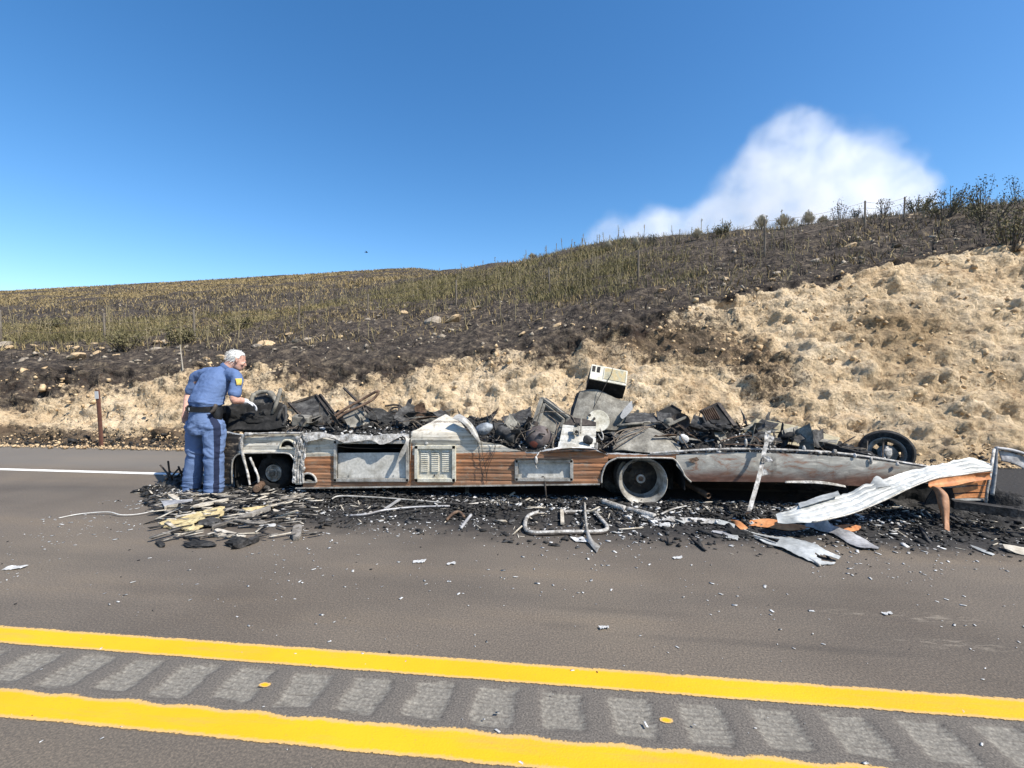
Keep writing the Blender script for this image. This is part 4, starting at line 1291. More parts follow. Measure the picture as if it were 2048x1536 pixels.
# floor, chassis and axles
x0, x1 = RVX0 + .05, at(1860, 930, S + .1).x
m = MB()
nx, ny = 90, 26
us, vs = np.linspace(x0, x1, nx), np.linspace(S + .03, S + 2.35, ny)
U, V = np.meshgrid(us, vs, indexing='ij')
ztop = np.interp(U, [x0, at(604, 866, S).x, at(820, 860, S).x, at(1000, 888, S).x, at(1200, 905, S).x, at(1500, 898, S).x, at(1860, 934, S).x], [.68, .70, .68, .60, .57, .60, .42])
deck = np.stack([U, V, ztop - .10 + .03 * fbm(U * 2, V * 2, o=3)], 2)
np_mesh('floor_deck', deck.reshape(-1, 3), grid_faces(nx, ny), SOOT, rv, ORG[rv.name])
for dv in (.62, 1.75):
    MB().bar((x0 + .3, S + dv, .40), (x1 - .2, S + dv, .40), .07, .17).build('chassis_rail', SOOT, rv)
for x in np.linspace(x0 + .5, x1 - .5, 9):
    MB().bar((x, S + .06, .46), (x, S + 2.3, .46), .05, .09).build('cross_member', SOOT, rv)
MB().sheet([at(1700, 918, S + .25), at(1790, 930, S + .25), at(1885, 942, S + .25)], [at(1700, 1000, S + .30), at(1790, 1000, S + .30), at(1885, 1003, S + .30)], 30, 10, .01, .06, 3, seed=27, jag=(.02, .06)).build('rear_frame', SOOT, rv)
# far side sheet, low and torn
m = MB().sheet([Vector((x0 + .1, S + 2.38, .70)), Vector((x0 + 3, S + 2.38, .62)), Vector((x1 - .5, S + 2.38, .52))], [Vector((x0 + .1, S + 2.38, .15)), Vector((x0 + 3, S + 2.38, .15)), Vector((x1 - .5, S + 2.38, .2))], 80, 8, .004, .03, 3, seed=21, jag=(.12, .02))
m.build('far_side_panel', CHARG, rv)
MB().sheet([Vector((x0, S + .08, .62)), Vector((x0 - .03, S + 1.2, .60)), Vector((x0, S + 2.3, .62))], [Vector((x0, S + .08, .0)), Vector((x0 - .05, S + 1.2, .0)), Vector((x0, S + 2.3, .0))], 30, 8, .01, .06, 3, seed=23, jag=(.1, .05)).build('front_bulkhead', SOOT, rv)
# wheels
def rim(parent, c, R, depth, mat, holes=5, dish=.8, ax=(0, -1, 0)):
    def cut(a, r, i):
        return False
    prof = [(R * .93, -depth), (R * 1.0, -depth), (R * 1.0, -depth + .012), (R * .90, -depth + .02), (R * .87, -.02), (R * .90, .0), (R, .010), (R * 1.02, .022), (R * .995, .026), (R * .95, .018), (R * .86, -.01), (R * .83, -.03), (R * .81, -depth * dish + .03), (R * .74, -depth * dish)]
    disc = [(R * .74, -depth * dish), (R * .62, -depth * dish + .006), (R * .50, -depth * dish + .012), (R * .40, -depth * dish + .02), (R * .30, -depth * dish + .028), (R * .22, -depth * dish + .03)]
    def cuth(a, r, i):
        return i in (0, 1) and abs((a / (2 * math.pi) * holes) % 1 - .5) < .14
    MB().lathe(disc, c, ax, 90, cut=cuth).build('disc', RIMD, parent, smooth=True, angle=40)
    return MB().lathe(prof, c, ax, 60).build('rim', mat, parent, smooth=True, angle=40)
RIMD = pm('sooty_shaded_disc', [(.010, .009, .008), (.028, .024, .02), (.09, .075, .055), (.26, .23, .19)], 4, .85, 0, .5, 40, lo=.32, hi=.75)  # soot black, with the shade inside the deep dish put into the colour
RIMM = pm('scorched_rim', [(.10, .085, .065), (.30, .28, .245), (.50, .48, .44)], 7, .6, .15, .5, 40, spots=((.26, .16, .085), 6, .62))
wc = at(1285, 966, S + .06)
wc.z = .262
rw = empty('rear_wheel', ORG[rv.name]); rw.parent = rv; rw.location = (0, 0, 0)
rim(rw, wc, .262, .20, RIMM, 5, .92)
m = MB().lathe([(0, .01), (.03, .01), (.034, -.005), (.052, -.008), (.056, -.03), (.062, -.10), (.07, -.12)], wc + Vector((0, .12, 0)), (0, -1, 0), 24)
m.build('hub', RUST, rw, smooth=True, angle=40)
MB().lathe([(.03, 0), (.05, 0), (.05, -.02), (.036, -.02), (.03, 0)], wc + Vector((0, .105, 0)), (0, -1, 0), 20).build('hub_ring', RIMM, rw, smooth=True, angle=40)
for k in range(8):
    a = k / 8 * 6.283
    MB().lathe([(0, .012), (.009, .012), (.009, -.01)], wc + Vector((math.cos(a) * .082, .15, math.sin(a) * .082)), (0, -1, 0), 6).build('nut', IRON, rw)
MB().lathe([(.255, -.02), (.29, -.04), (.30, -.14), (.27, -.2), (.22, -.2)], wc + Vector((0, .17, 0)), (0, -1, 0), 50, jag=.05).build('burnt_tyre', CHARG, rw, smooth=True)
MB().lathe([(.0, .0), (.20, .0), (.21, -.02), (.21, -.12), (.1, -.14)], wc + Vector((0, .19, 0)), (0, -1, 0), 40).build('brake_drum', SOOT, rw, smooth=True, angle=40)
MB().tube([wc + Vector((0, .2, 0)), wc + Vector((0, 1.9, 0))], .05, 10).build('axle', SOOT, rw)
iw = empty('inner_wheel', ORG[rv.name]); iw.parent = rv; iw.location = (0, 0, 0)
ic = at(1226, 970, S + .35); ic.z = .30
MB().lathe([(.17, .06), (.24, .07), (.29, .04), (.30, -.08), (.26, -.12)], wc + Vector((-.20, .42, .03)), (-.4, -1, 0), 40, jag=.04).build('tyre', CHARG, iw, smooth=True)
MB().lathe([(0, .02), (.15, .02), (.18, .05), (.2, .0), (.2, -.1)], wc + Vector((-.20, .42, .03)), (-.4, -1, 0), 40).build('rim', IRON, iw, smooth=True, angle=40)
fc = at(550, 945, S + .16)
fw = empty('front_wheel', ORG[rv.name]); fw.parent = rv; fw.location = (0, 0, 0)
fr = fc.z
MB().lathe([(.12, .03), (.17, .05), (.205, .03), (.215, -.06), (.19, -.14)], fc, (0, -1, 0), 50, jag=.10).build('burnt_tyre', SOOT, fw, smooth=True)
MB().lathe([(.0, .035), (.028, .035), (.03, .02), (.055, .016), (.058, .004), (.085, .0), (.092, .012), (.104, .012), (.108, -.01), (.108, -.06)], fc + Vector((0, -.02, 0)), (0, -1, 0), 44).build('brake_disc', RIMM, fw, smooth=True, angle=35)
MB().lathe([(.108, -.02), (.15, -.03), (.19, -.05), (.19, -.15)], fc + Vector((0, .0, 0)), (0, -1, 0), 44, jag=.03).build('rim', SOOT, fw, smooth=True, angle=40)
MB().blob(fc + Vector((-.10, -.06, -.19)), (.11, .05, .045), (0, 25, 0), 3, .4, 3).build('melted_rim_lump', CHARG, fw, smooth=True)
# rolled lips of the wheel arches
for pts in ([(464, 968), (464, 930), (470, 914), (484, 907), (520, 906), (570, 906), (584, 913), (591, 930), (591, 966)], [(1203, 966), (1204, 950), (1213, 928), (1232, 917), (1243, 915.5), (1330, 916), (1350, 920), (1364, 940), (1370, 952), (1382, 964)]):
    MB().tube(curve([at(a, b, S - .012) for a, b in pts], 6), .010, 7).build('arch_lip', ALU, rv, smooth=True)
# wheel-arch liners
for (xa, xb, ya) in ((465, 590, 905), (1204, 1372, 915)):
    a, b = at(xa, ya, S), at(xb, ya, S)
    pts = [Vector((a.x, 0, .18)), Vector((a.x + .02, 0, a.z - .07)), Vector((a.x + .12, 0, a.z)), Vector((b.x - .12, 0, b.z)), Vector((b.x - .02, 0, b.z - .07)), Vector((b.x, 0, .18))]
    MB().sheet([p + Vector((0, S + .03, 0)) for p in pts], [p + Vector((0, S + .50, 0)) for p in pts], 30, 6, .006, .012, 4, seed=xa).build('arch_liner', SOOT, rv)
    MB().box(((a.x + b.x) / 2, S + .56, .36), (b.x - a.x, .01, .62)).build('arch_wall', SOOT, rv)
# pipes under the side
MB().tube([at(932, 986, S + .30), at(934, 985, S + .20)], .022, 12).build('pipe_stub', IRON, rv, smooth=True, angle=50)
MB().lathe([(.013, 0), (.022, 0), (.024, -.02), (.024, -.30), (.02, -.31)], at(934, 987, S + .15), (.2, -1, 0), 18).build('outlet_pipe', ASHG, rv, smooth=True, angle=50)
MB().lathe([(.022, -.01), (.03, 0), (.032, -.02), (.032, -.40)], at(1418, 992, S + .05), (.45, -1, -.15), 18).build('exhaust_pipe', RUST, rv, smooth=True, angle=50)
MB().tube([at(1089, 955, S - .015), at(1091, 980, S - .02), at(1093, 1000, S - .02)], [.008, .010, .006], 7).build('hanging_rod', IRON, rv)
# things dangling over the side: thin burnt wires
for k, pts in enumerate(([(962, 880), (966, 915), (973, 950), (972, 966)], [(985, 878), (990, 900), (976, 935), (973, 960)], [(955, 880), (958, 905), (970, 922), (983, 910), (992, 890)])):
    MB().tube(curve([at(a, b, S - .02 - .01 * k) for a, b in pts], 6), .0032, 5).build('dangling_wire', IRON, rv)
m = MB()
m.blob(at(1072, 921, S - .05), (.022, .02, .05), seed=3, amp=.6, sub=2)
m.tube(curve([at(1078, 905, S - .02), at(1072, 915, S - .05), at(1071, 930, S - .05), at(1074, 938, S - .045)], 5), .007, 6)
m.build('hanging_melt', MELT, rv, smooth=True)
# inside the front: charred trunk of the cab and wood-grain strip over the aft side
m = MB().sheet([at(1100, 901, S - .035), at(1140, 896, S - .05), at(1195, 898, S - .04), at(1212, 905, S - .02)], [at(1095, 906, S - .02), at(1140, 904, S - .03), at(1195, 905, S - .03), at(1212, 910, S - .01)], 30, 6, .004, .006, 6, seed=31, bulge=.015)
m.build('bulged_rail', RUST, rv, smooth=True)

# ================================================================== WHAT LIES IN THE WRECK
def D(px, py, dv):
    return at(px, py, S + dv)
def one(mb, name, mat, label, cat, group=None, smooth=False, angle=None):
    return tag(mb.build(name, mat, smooth=smooth, angle=angle), label, cat, group)
# burnt cab dash and engine cover at the front
root = empty('burnt_dashboard', D(510, 862, .5))
m = MB()
m.blob(D(470, 836, .35), (.20, .16, .15), (0, 0, 0), 3, .45, 4, 2.4)
m.blob(D(515, 842, .30), (.22, .15, .13), (0, 0, 0), 9, .5, 4, 2.6)
m.blob(D(548, 834, .40), (.14, .16, .16), (0, 0, 0), 12, .5, 4, 2.6)
m.sheet([D(452, 815, .45), D(495, 815, .45), D(530, 812, .35), D(560, 808, .4), D(568, 830, .4)], [D(452, 866, .10), D(495, 864, .10), D(530, 862, .12), D(556, 860, .15), D(572, 858, .2)], 40, 14, .03, .05, 4, seed=2)
m.blob(D(500, 832, .62), (.36, .28, .20), seed=5, amp=.4, sub=4, freq=2.5)
m.build('dash_body', SOOT, root, smooth=True, angle=45)
ring = curve([D(502, 806, .5), D(506, 792, .55), D(518, 785, .6), D(536, 784, .6), D(546, 793, .55), D(553, 805, .5), D(546, 816, .42), D(528, 820, .38), D(510, 818, .4), D(502, 806, .5)], 5)
m = MB().tube(ring, [.033 * (1 + .7 * float(fbm(np.array([i * .4]), np.array([.5]), o=3)[0])) for i in range(len(ring))], 8)
m.build('hood_rim', ASHG, root, smooth=True)
MB().sheet([D(504, 800, .62), D(525, 787, .70), D(548, 800, .62)], [D(508, 818, .5), D(526, 820, .5), D(546, 815, .5)], 16, 8, .01, .03, 8, seed=6).build('instrument_hollow', CHARG, root)
MB().sheet([D(508, 818, .40), D(530, 820, .37), D(556, 806, .45)], [D(500, 826, .28), D(530, 828, .26), D(566, 806, .42)], 20, 5, .008, .012, 9, seed=7).build('ash_ledge', ASHG, root, smooth=True)
tag(root, 'blackened dashboard hood with an ashy rim in front of the man', 'dashboard')
one(MB().tube([D(545, 828, .25), D(553, 806, .28), D(560, 783, .32), D(562, 776, .33)], [.022, .024, .024, .016], 9), 'steering_column', ASHG, 'grey steering column stub leaning up beside the burnt dashboard', 'steering column', smooth=True)
one(MB().tube(curve([D(556, 838, .2), D(562, 822, .22), D(570, 812, .25), D(572, 836, .2), D(566, 850, .18)], 5), .018, 7), 'burnt_hose', CHARG, 'ash-spotted hose looped beside the steering column', 'hose', smooth=True)
# seat frame: panel with bars
root = empty('seat_frame', D(625, 850, .6))
m = MB().sheet([D(582, 808, .75), D(608, 799, .85), D(638, 791, .9)], [D(622, 848, .45), D(650, 848, .5), D(678, 846, .55)], 26, 20, .012, .018, 5, seed=3, ribs=(9, .012))
m.build('back_panel', CHARG, root)
for a, b in (((578, 806, .72), (616, 848, .42)), ((632, 790, .86), (672, 848, .5)), ((584, 806, .74), (634, 790, .88)), ((620, 846, .42), (674, 848, .5)), ((640, 789, .88), (680, 842, .55))):
    MB().bar(D(*a), D(*b), .028, .028).build('bar', IRON, root)
tag(root, 'charred seat frame panel tilted against the near side', 'seat frame')
one(MB().box(D(604, 841, .25), (.20, .14, .12), (8, 5, 12), .012), 'scorched_box', ASHG, 'small ash-grey box beneath the tilted seat frame', 'box')
# crossed bars
one(MB().bar(D(688, 776, .75), D(740, 828, .5), .03, .02), 'frame_bar', IRON, 'straight flat bar crossing behind the bent loop bar', 'bar')
root_pts = curve([D(660, 838, .35), D(690, 818, .45), D(722, 800, .55), D(756, 782, .62), D(748, 797, .60), D(722, 812, .5), D(690, 826, .42), D(664, 844, .33)], 5)
one(MB().tube(root_pts, .017, 8), 'loop_bar', RUST, 'long bent loop bar pointing up over the first locker', 'bar', smooth=True)
root = empty('bent_rack', D(760, 850, .8))
for pts in ([(718, 806, .9), (745, 818, .9), (770, 830, .85), (785, 816, .9), (800, 815, .9)], [(798, 813, .9), (795, 835, .85), (792, 858, .8)], [(770, 812, .95), (800, 812, .95), (832, 846, .6)], [(742, 852, .7), (790, 856, .7), (796, 834, .8)]):
    MB().tube(curve([D(*p) for p in pts], 5), .014, 6).build('rail', IRON, root, smooth=True)
MB().sheet([D(730, 815, .95), D(765, 817, .95)], [D(745, 826, .9), D(775, 828, .9)], 10, 5, .01, .03, 9, seed=9).build('cloth_scrap', CHARG, root)
tag(root, 'bent burnt rack of thin rails behind the first locker', 'rack')
one(MB().sheet([D(684, 830, .55), D(712, 822, .6), D(730, 826, .62)], [D(698, 856, .35), D(722, 854, .4), D(740, 846, .5)], 18, 12, .012, .012, 5, seed=14), 'grey_slab', ASHG, 'flat grey slab lying tilted beneath the loop bar', 'slab')
one(MB().sheet([D(598, 842, .6), D(640, 850, .5)], [D(640, 856, .3), D(670, 860, .25)], 14, 8, .02, .03, 7, seed=15), 'charred_board', CHAR, 'charred board under the lower end of the seat frame', 'board')
# lumps right of the middle sheet
one(MB().blob(D(968, 858, .25), (.11, .09, .072), (0, -20, 0), 4, .22, 3), 'grey_canister', pm('blue_grey_metal', [(.14, .15, .16), (.30, .32, .34), (.42, .44, .46)], 8, .7, .2, .5, 30), 'crumpled blue-grey canister next to the curled white sheet', 'canister', smooth=True)
one(MB().lathe([(0, .12), (.06, .12), (.075, .10), (.075, -.10), (.06, -.12), (0, -.12)], D(1014, 868, .22), (.9, -.35, -.35), 20, jag=.06), 'small_drum', CHARG, 'small charred drum lying beside the round tank', 'drum', smooth=True, angle=45)
one(MB().sheet([D(1003, 836, 1.1), D(1030, 826, 1.2), D(1062, 814, 1.3)], [D(1010, 850, .9), D(1035, 856, .9), D(1062, 842, 1.0)], 24, 10, .006, .05, 5, seed=17, jag=(.03, .02)), 'torn_far_sheet', CHARG, 'dark torn sheet with a ragged upper edge against the sandy bank', 'metal sheet')
one(MB().bar(D(990, 846, .4), D(998, 878, .3), .05, .03), 'charred_stud', CHARG, 'short charred stud standing between canister and drum', 'stud')
# round tank
root = empty('round_tank', D(1078, 900, .25))
t = NT('burnt_tank_paint')
w = t.coord()
c = t.ramp(t.noise(w, 10, 8, .68), [(.3, (.045, .034, .032)), (.5, (.10, .082, .078)), (.7, (.19, .165, .155))])
p_ = t.xyz(w)
blot = t.math('SQRT', t.math('ADD', t.math('POWER', t.math('ADD', p_[0], .055), 2), t.math('POWER', t.math('SUBTRACT', p_[2], .09), 2)))
c = t.mix(t.step(t.math('MULTIPLY_ADD', t.math('SUBTRACT', t.noise(w, 30, 5), .5), .05, blot), .035, .05, .9, 0.0), c, (.42, .12, .07))
t.bump(t.noise(w, 50, 5), .5, .004)
TANK = t.set(c, .75, .1)
MB().blob(D(1078, 876, .25), (.163, .16, .150), (0, 8, 0), 3, .05, 4).build('tank_shell', TANK, root, smooth=True)
MB().box(D(1084, 868, .085), (.075, .03, .012), (0, 4, 0), .004).build('slot', SOOT, root)
MB().tube([D(1070, 850, .25), D(1072, 843, .25)], [.04, .03], 12).build('valve', IRON, root)
tag(root, 'round burnt tank with a patch of red paint', 'tank')
for k, (pts, r) in enumerate((([(1030, 885, .10), (1040, 868, .10), (1062, 858, .1), (1060, 845, .3)], .006), ([(1060, 850, .4), (1080, 826, .4), (1110, 824, .4), (1140, 830, .4), (1150, 845, .3)], .006), ([(1095, 830, .3), (1112, 845, .2), (1112, 870, .1), (1100, 890, .08), (1088, 900, .06)], .007), ([(1120, 845, .2), (1112, 862, .15), (1106, 885, .06), (1104, 900, .04)], .009), ([(1020, 850, .3), (1040, 862, .2), (1050, 880, .1)], .005))):
    one(MB().tube(curve([D(*p) for p in pts], 6), r, 6), 'burnt_cable', WIREM, ['thin cable curling from the char up to the round tank', 'cable arching over the round tank in front of the open cabinet', 'cable looping down beside the round tank', 'stiff pair of cables between the round tank and white casing', 'short cable lying on the char before the round tank'][k], 'cable', 'cables round the tank', smooth=True)
# open cabinet
root = empty('cabinet_frame', D(1105, 880, .55))
A = [D(1084, 796, .70), D(1138, 836, .55), D(1122, 886, .35), D(1064, 858, .42)]
for i in range(4):
    MB().bar(A[i], A[(i + 1) % 4], .045, .03).build('frame_bar', ASHG, root)
    MB().bar(A[i].lerp(A[(i + 2) % 4], .14), A[(i + 1) % 4].lerp(A[(i + 3) % 4], .14), .03, .022).build('inner_bar', ASHG, root)
MB().sheet([A[0] + Vector((.0, .10, 0)), A[1] + Vector((0, .10, 0))], [A[3] + Vector((0, .10, 0)), A[2] + Vector((0, .10, 0))], 14, 14, .01, .015, 5, seed=3).build('back_panel', ASHG, root)
MB().sheet([A[0], A[1]], [A[0] + Vector((.05, .34, -.02)), A[1] + Vector((.05, .34, -.02))], 14, 8, .01, .02, 5, seed=4).build('side_panel', CHARG, root)
tag(root, 'grey open cabinet frame leaning behind the round tank', 'cabinet')
# upright appliance body below the microwave
root = empty('scorched_oven', D(1205, 880, .8))
m = MB().sheet([D(1160, 782, .95), D(1195, 780, .95), D(1240, 800, .92), D(1258, 802, .92)], [D(1140, 850, .70), D(1190, 856, .68), D(1235, 860, .68), D(1262, 850, .70)], 30, 22, .02, .015, 6, seed=3, bulge=.03, side=(0, -1, 0))
m.build('front_sheet', ASHG, root, smooth=True, angle=45)
MB().sheet([D(1160, 782, .95), D(1152, 786, 1.2)], [D(1140, 850, .70), D(1134, 846, 1.1)], 14, 8, .01, .02, 6, seed=4).build('side_sheet', CHARG, root)
MB().bar(D(1183, 806, .86), D(1216, 817, .86), .03, .022).build('handle', IRON, root)
MB().sheet([D(1246, 820, .72), D(1262, 802, .80), D(1263, 806, .80)], [D(1240, 832, .66), D(1246, 838, .66), D(1266, 818, .76)], 10, 8, .006, .006, 6, seed=5).build('side_flap', pm('plain_grey', [(.22, .22, .22), (.28, .28, .28)], 8, .7), root)
MB().lathe([(0, .012), (.10, .010), (.135, .016), (.142, .0), (.13, -.006)], D(1196, 842, .60), (.05, -1, .35), 40).build('round_lid', CREAM, root, smooth=True, angle=40)
for (x, y) in ((1179, 831), (1188, 838)):
    MB().lathe([(0, .03), (.016, .03), (.016, 0)], D(x, y, .58), (.05, -1, .35), 14).build('knob', IRON, root)
tag(root, 'ash-covered oven body under the microwave with a round lid', 'oven')
# microwave
mc = (D(1178, 757, .95) + D(1250, 775, .95) + D(1257, 742, .95) + D(1184, 728, .95)) / 4
ex = (D(1257, 742, .95) - D(1184, 728, .95)).normalized()
w_ = (D(1253.5, 758, .95) - D(1181, 742, .95)).length
Rm = Matrix.Rotation(math.radians(-34), 3, ex)
up0 = Vector((0, 0, 1)); up0 = (up0 - ex * up0.dot(ex)).normalized()
ez = Rm @ up0
ey = ez.cross(ex)
RM = Matrix((ex, ey, ez)).transposed()
hh, dd = .235, .33
root = empty('microwave_oven', D(1215, 795, 1.0))
fcn = mc
body = fcn + ey * (dd / 2)
MB().box(body + ey * .006, (w_, dd, hh), RM, .006).build('case', SOOT, root)
fr_ = MB().box(fcn - ey * .004, (w_ * 1.0, .02, hh), RM, .006).build('front_panel', pm('scorched_beige', [(.34, .32, .25), (.52, .49, .40), (.60, .57, .48)], 9, .7, 0, .4, 40), root)
def mp(a, b, o=-.016):
    return fcn + ex * (a * w_) + ez * (b * hh) + ey * o
MB().box(mp(.17, .03), (w_ * .58, .008, hh * .74), RM).build('window', pm('burnt_glass', [(.16, .15, .11), (.30, .28, .19), (.36, .27, .12), (.40, .38, .30)], 9, .5, 0, .3, 30), fr_)
for a in (-.13, .47):
    MB().bar(mp(a, -.36, -.020), mp(a, .40, -.020), .008, .010, up=ey).build('window_trim', CREAM, fr_)
for a in (-.42, -.29):
    MB().box(mp(a, .20), (w_ * .085, .008, hh * .36), RM).build('vent_slot', SOOT, fr_)
MB().tube(curve([mp(.08, .45, -.02), mp(.06, .0, -.03), mp(-.02, -.55, -.06), D(1192, 806, .80), D(1186, 818, .78)], 6), .004, 5).build('power_cord', IRON, root)
MB().sheet([mp(-.5, -.5, .02), mp(.5, -.5, .02)], [mp(-.5, -.52, .22) - Vector((0, 0, .02)), mp(.52, -.52, .24) - Vector((0, 0, .03))], 20, 8, .008, .02, 6, seed=8).build('sagging_base', SOOT, root)
tag(root, 'beige scorched microwave oven tipped on top of the burnt oven body', 'microwave oven')
# white casing
root = empty('white_casing', D(1160, 900, .3))
t_ = pm('dirty_white_enamel', [(.28, .25, .20), (.46, .44, .39), (.58, .57, .53)], 6, .45, 0, .2, 30, spots=((.22, .18, .13), 9, .66))
MB().sheet([D(1126, 848, .30), D(1150, 848, .30), D(1192, 848, .30)], [D(1118, 888, .06), D(1155, 892, .05), D(1192, 896, .06)], 30, 24, .012, .008, 5, seed=3, ribs=(3, .012), side=(0, -1, 0)).build('front_sheet', t_, root, smooth=True, angle=40)
MB().sheet([D(1118, 884, .05), D(1150, 888, .02), D(1192, 897, .04)], [D(1116, 896, .0), D(1150, 901, -.03), D(1194, 902, .0)], 20, 6, .008, .01, 6, seed=5).build('lower_tray', t_, root, smooth=True, angle=40)
MB().sheet([D(1144, 836, .40), D(1172, 840, .36), D(1192, 846, .34)], [D(1126, 850, .30), D(1160, 852, .28), D(1192, 852, .28)], 16, 6, .012, .012, 6, seed=6).build('top_flange', IRON, root)
MB().bar(D(1163, 838, .27), D(1161, 866, .14), .014, .03).build('strap', ASHG, root)
MB().box(D(1152, 860, .14), (.058, .02, .115), (-38, 10, 0), .004).build('outlet_plate', ASHG, root)
for y in (850, 864):
    MB().lathe([(0, .012), (.018, .012), (.02, .0)], D(1153, y, .16 - (y - 850) * .006), (.05, -1, .6), 16).build('outlet', SOOT, root)
MB().blob(D(1176, 880, .06), (.062, .03, .05), (0, 20, 0), 6, .3, 3).build('burnt_patch', CHARG, root, smooth=True)
tag(root, 'white enamel appliance casing with a grey outlet plate in the wreck', 'casing')
one(MB().box(D(1192, 893, .02), (.035, .03, .085), (0, 4, 10), .004), 'white_bracket', MELT, 'small white bracket standing beside the white casing', 'bracket')
# curved ash-grey cover with cables
root = empty('ash_cover', D(1290, 905, .3))
m = MB().sheet([D(1228, 896, .12), D(1240, 868, .30), D(1275, 855, .42), D(1310, 858, .45), D(1340, 875, .40), D(1358, 893, .30)], [D(1226, 902, .04), D(1245, 900, .03), D(1275, 903, .02), D(1310, 906, .02), D(1340, 907, .03), D(1360, 904, .1)], 34, 16, .012, .014, 5, seed=4, bulge=.03, side=(0, -1, 0))
m.build('cover', ASHG, root, smooth=True, angle=45)
for pts in ([(1205, 897, .03), (1235, 875, .12), (1270, 858, .28), (1298, 854, .35)], [(1225, 900, .0), (1255, 880, .08), (1285, 860, .22), (1296, 856, .3)], [(1232, 892, .02), (1228, 872, .18), (1245, 860, .3), (1280, 856, .35)], [(1240, 878, .1), (1265, 868, .22), (1285, 862, .3)], [(1232, 884, .06), (1246, 864, .25), (1268, 856, .34), (1300, 853, .38)]):
    MB().tube(curve([D(*p) for p in pts], 6), .007, 6).build('cable', WIREM, root, smooth=True)
tag(root, 'curved ash-grey cover draped with bundled cables above the rear wheel', 'cover')
one(MB().sheet([D(1254, 830, .8), D(1290, 828, .9), D(1312, 838, .9)], [D(1250, 846, .6), D(1290, 848, .6), D(1330, 846, .7)], 16, 8, .02, .015, 6, seed=6), 'dark_panel', CHARG, 'dark flat panel lying beside the oven body', 'panel')
one(MB().tube([D(1234, 852, .45), D(1262, 848, .5), D(1300, 845, .55)], .018, 8), 'grey_pipe', ASHG, 'straight grey pipe lying across the char by the oven body', 'pipe', smooth=True)
one(MB().tube(curve([D(1200, 858, .2), D(1206, 870, .12), D(1204, 880, .10), D(1196, 868, .15)], 5), .008, 6), 'white_tubing', MELT, 'short bent tube hanging beside the white casing', 'tube', smooth=True)
# bowl and boxes
root = empty('open_black_box', D(1342, 850, .8))
for a, b, c_, d_ in (((1318, 822, .9), (1344, 811, 1.0), (1328, 848, .7), (1352, 838, .8)), ((1344, 811, 1.0), (1362, 822, .9), (1352, 840, .8), (1368, 842, .8))):
    MB().sheet([D(*a), D(*b)], [D(*c_), D(*d_)], 8, 8, .012, .01, 5, seed=a[0]).build('side', SOOT, root)
MB().bar(D(1343, 810, .98), D(1363, 822, .88), .02, .02).build('lip', IRON, root)
MB().sheet([D(1312, 824, .85), D(1342, 830, .8)], [D(1315, 842, .7), D(1345, 850, .65)], 10, 8, .02, .04, 8, seed=7).build('contents', CHARG, root)
tag(root, 'small open black box with a raised lip behind the dish', 'box')
root = empty('metal_dish', D(1358, 858, .55))
MB().lathe([(.0, -.05), (.05, -.045), (.09, -.02), (.115, .02), (.118, .03), (.11, .02), (.085, -.01), (.0, -.03)], D(1360, 846, .5), (-.35, -.75, .55), 32).build('bowl', IRON, root, smooth=True, angle=60)
MB().bar(D(1336, 850, .42), D(1374, 833, .52), .03, .022).build('rim_bar', ASHG, root)
MB().blob(D(1338, 844, .5), (.06, .05, .05), seed=5, amp=.3, sub=3).build('lump', ASHG, root, smooth=True)
tag(root, 'dark round metal dish with a grey bar across its rim', 'dish')
root = empty('radiator_box', D(1432, 850, .75))
MB().sheet([D(1400, 824, .85), D(1434, 807, .95)], [D(1424, 850, .6), D(1464, 850, .65)], 10, 12, .02, .012, 6, seed=4).build('back', SOOT, root)
MB().bar(D(1436, 806, .92), D(1470, 852, .6), .05, .02).build('edge', IRON, root)
MB().bar(D(1400, 823, .82), D(1437, 806, .92), .03, .02).build('edge', IRON, root)
for k in range(7):
    MB().bar(D(1404 + k * 3.6, 822 - k * 1.2, .82), D(1414 + k * 4.2, 842 - k * .6, .66), .006, .03).build('fin', RUST, root)
for k in range(8):
    MB().blob(D(1388 + k * 9, 852 + (k % 3) * 3, .5), (.07, .08, .035), (0, 0, k * 20), k, .4, 3).build('charred_block', CHAR, root)
tag(root, 'black radiator box with bent fins tilted up at the rear', 'radiator')
one(MB().blob(D(1368, 878, .18), (.055, .04, .05), (0, 30, 0), 9, .3, 3), 'white_cone', ASHW, 'pale ashy cone lying by the cover with cables', 'lump', smooth=True)
one(MB().tube(curve([D(1350, 878, .2), D(1358, 868, .2), D(1366, 880, .12), D(1376, 896, .05)], 6), .007, 6), 'curled_hose', WIREM, 'curled burnt hose beside the pale cone', 'hose', smooth=True)
for k, pts in enumerate(([(1480, 858, .6), (1492, 838, .7), (1508, 834, .7)], [(1440, 882, .15), (1480, 872, .25), (1510, 874, .2), (1520, 884, .1)], [(1448, 889, .05), (1490, 889, .03), (1530, 892, .03)])):
    one(MB().tube(curve([D(*p) for p in pts], 6), .006, 6), 'thin_rod', RUST, ['thin rod curving up against the sandy bank', 'bent thin rod over the char behind the rear skirt', 'thin reddish rod lying along the top rail of the rear skirt'][k], 'rod', smooth=True)
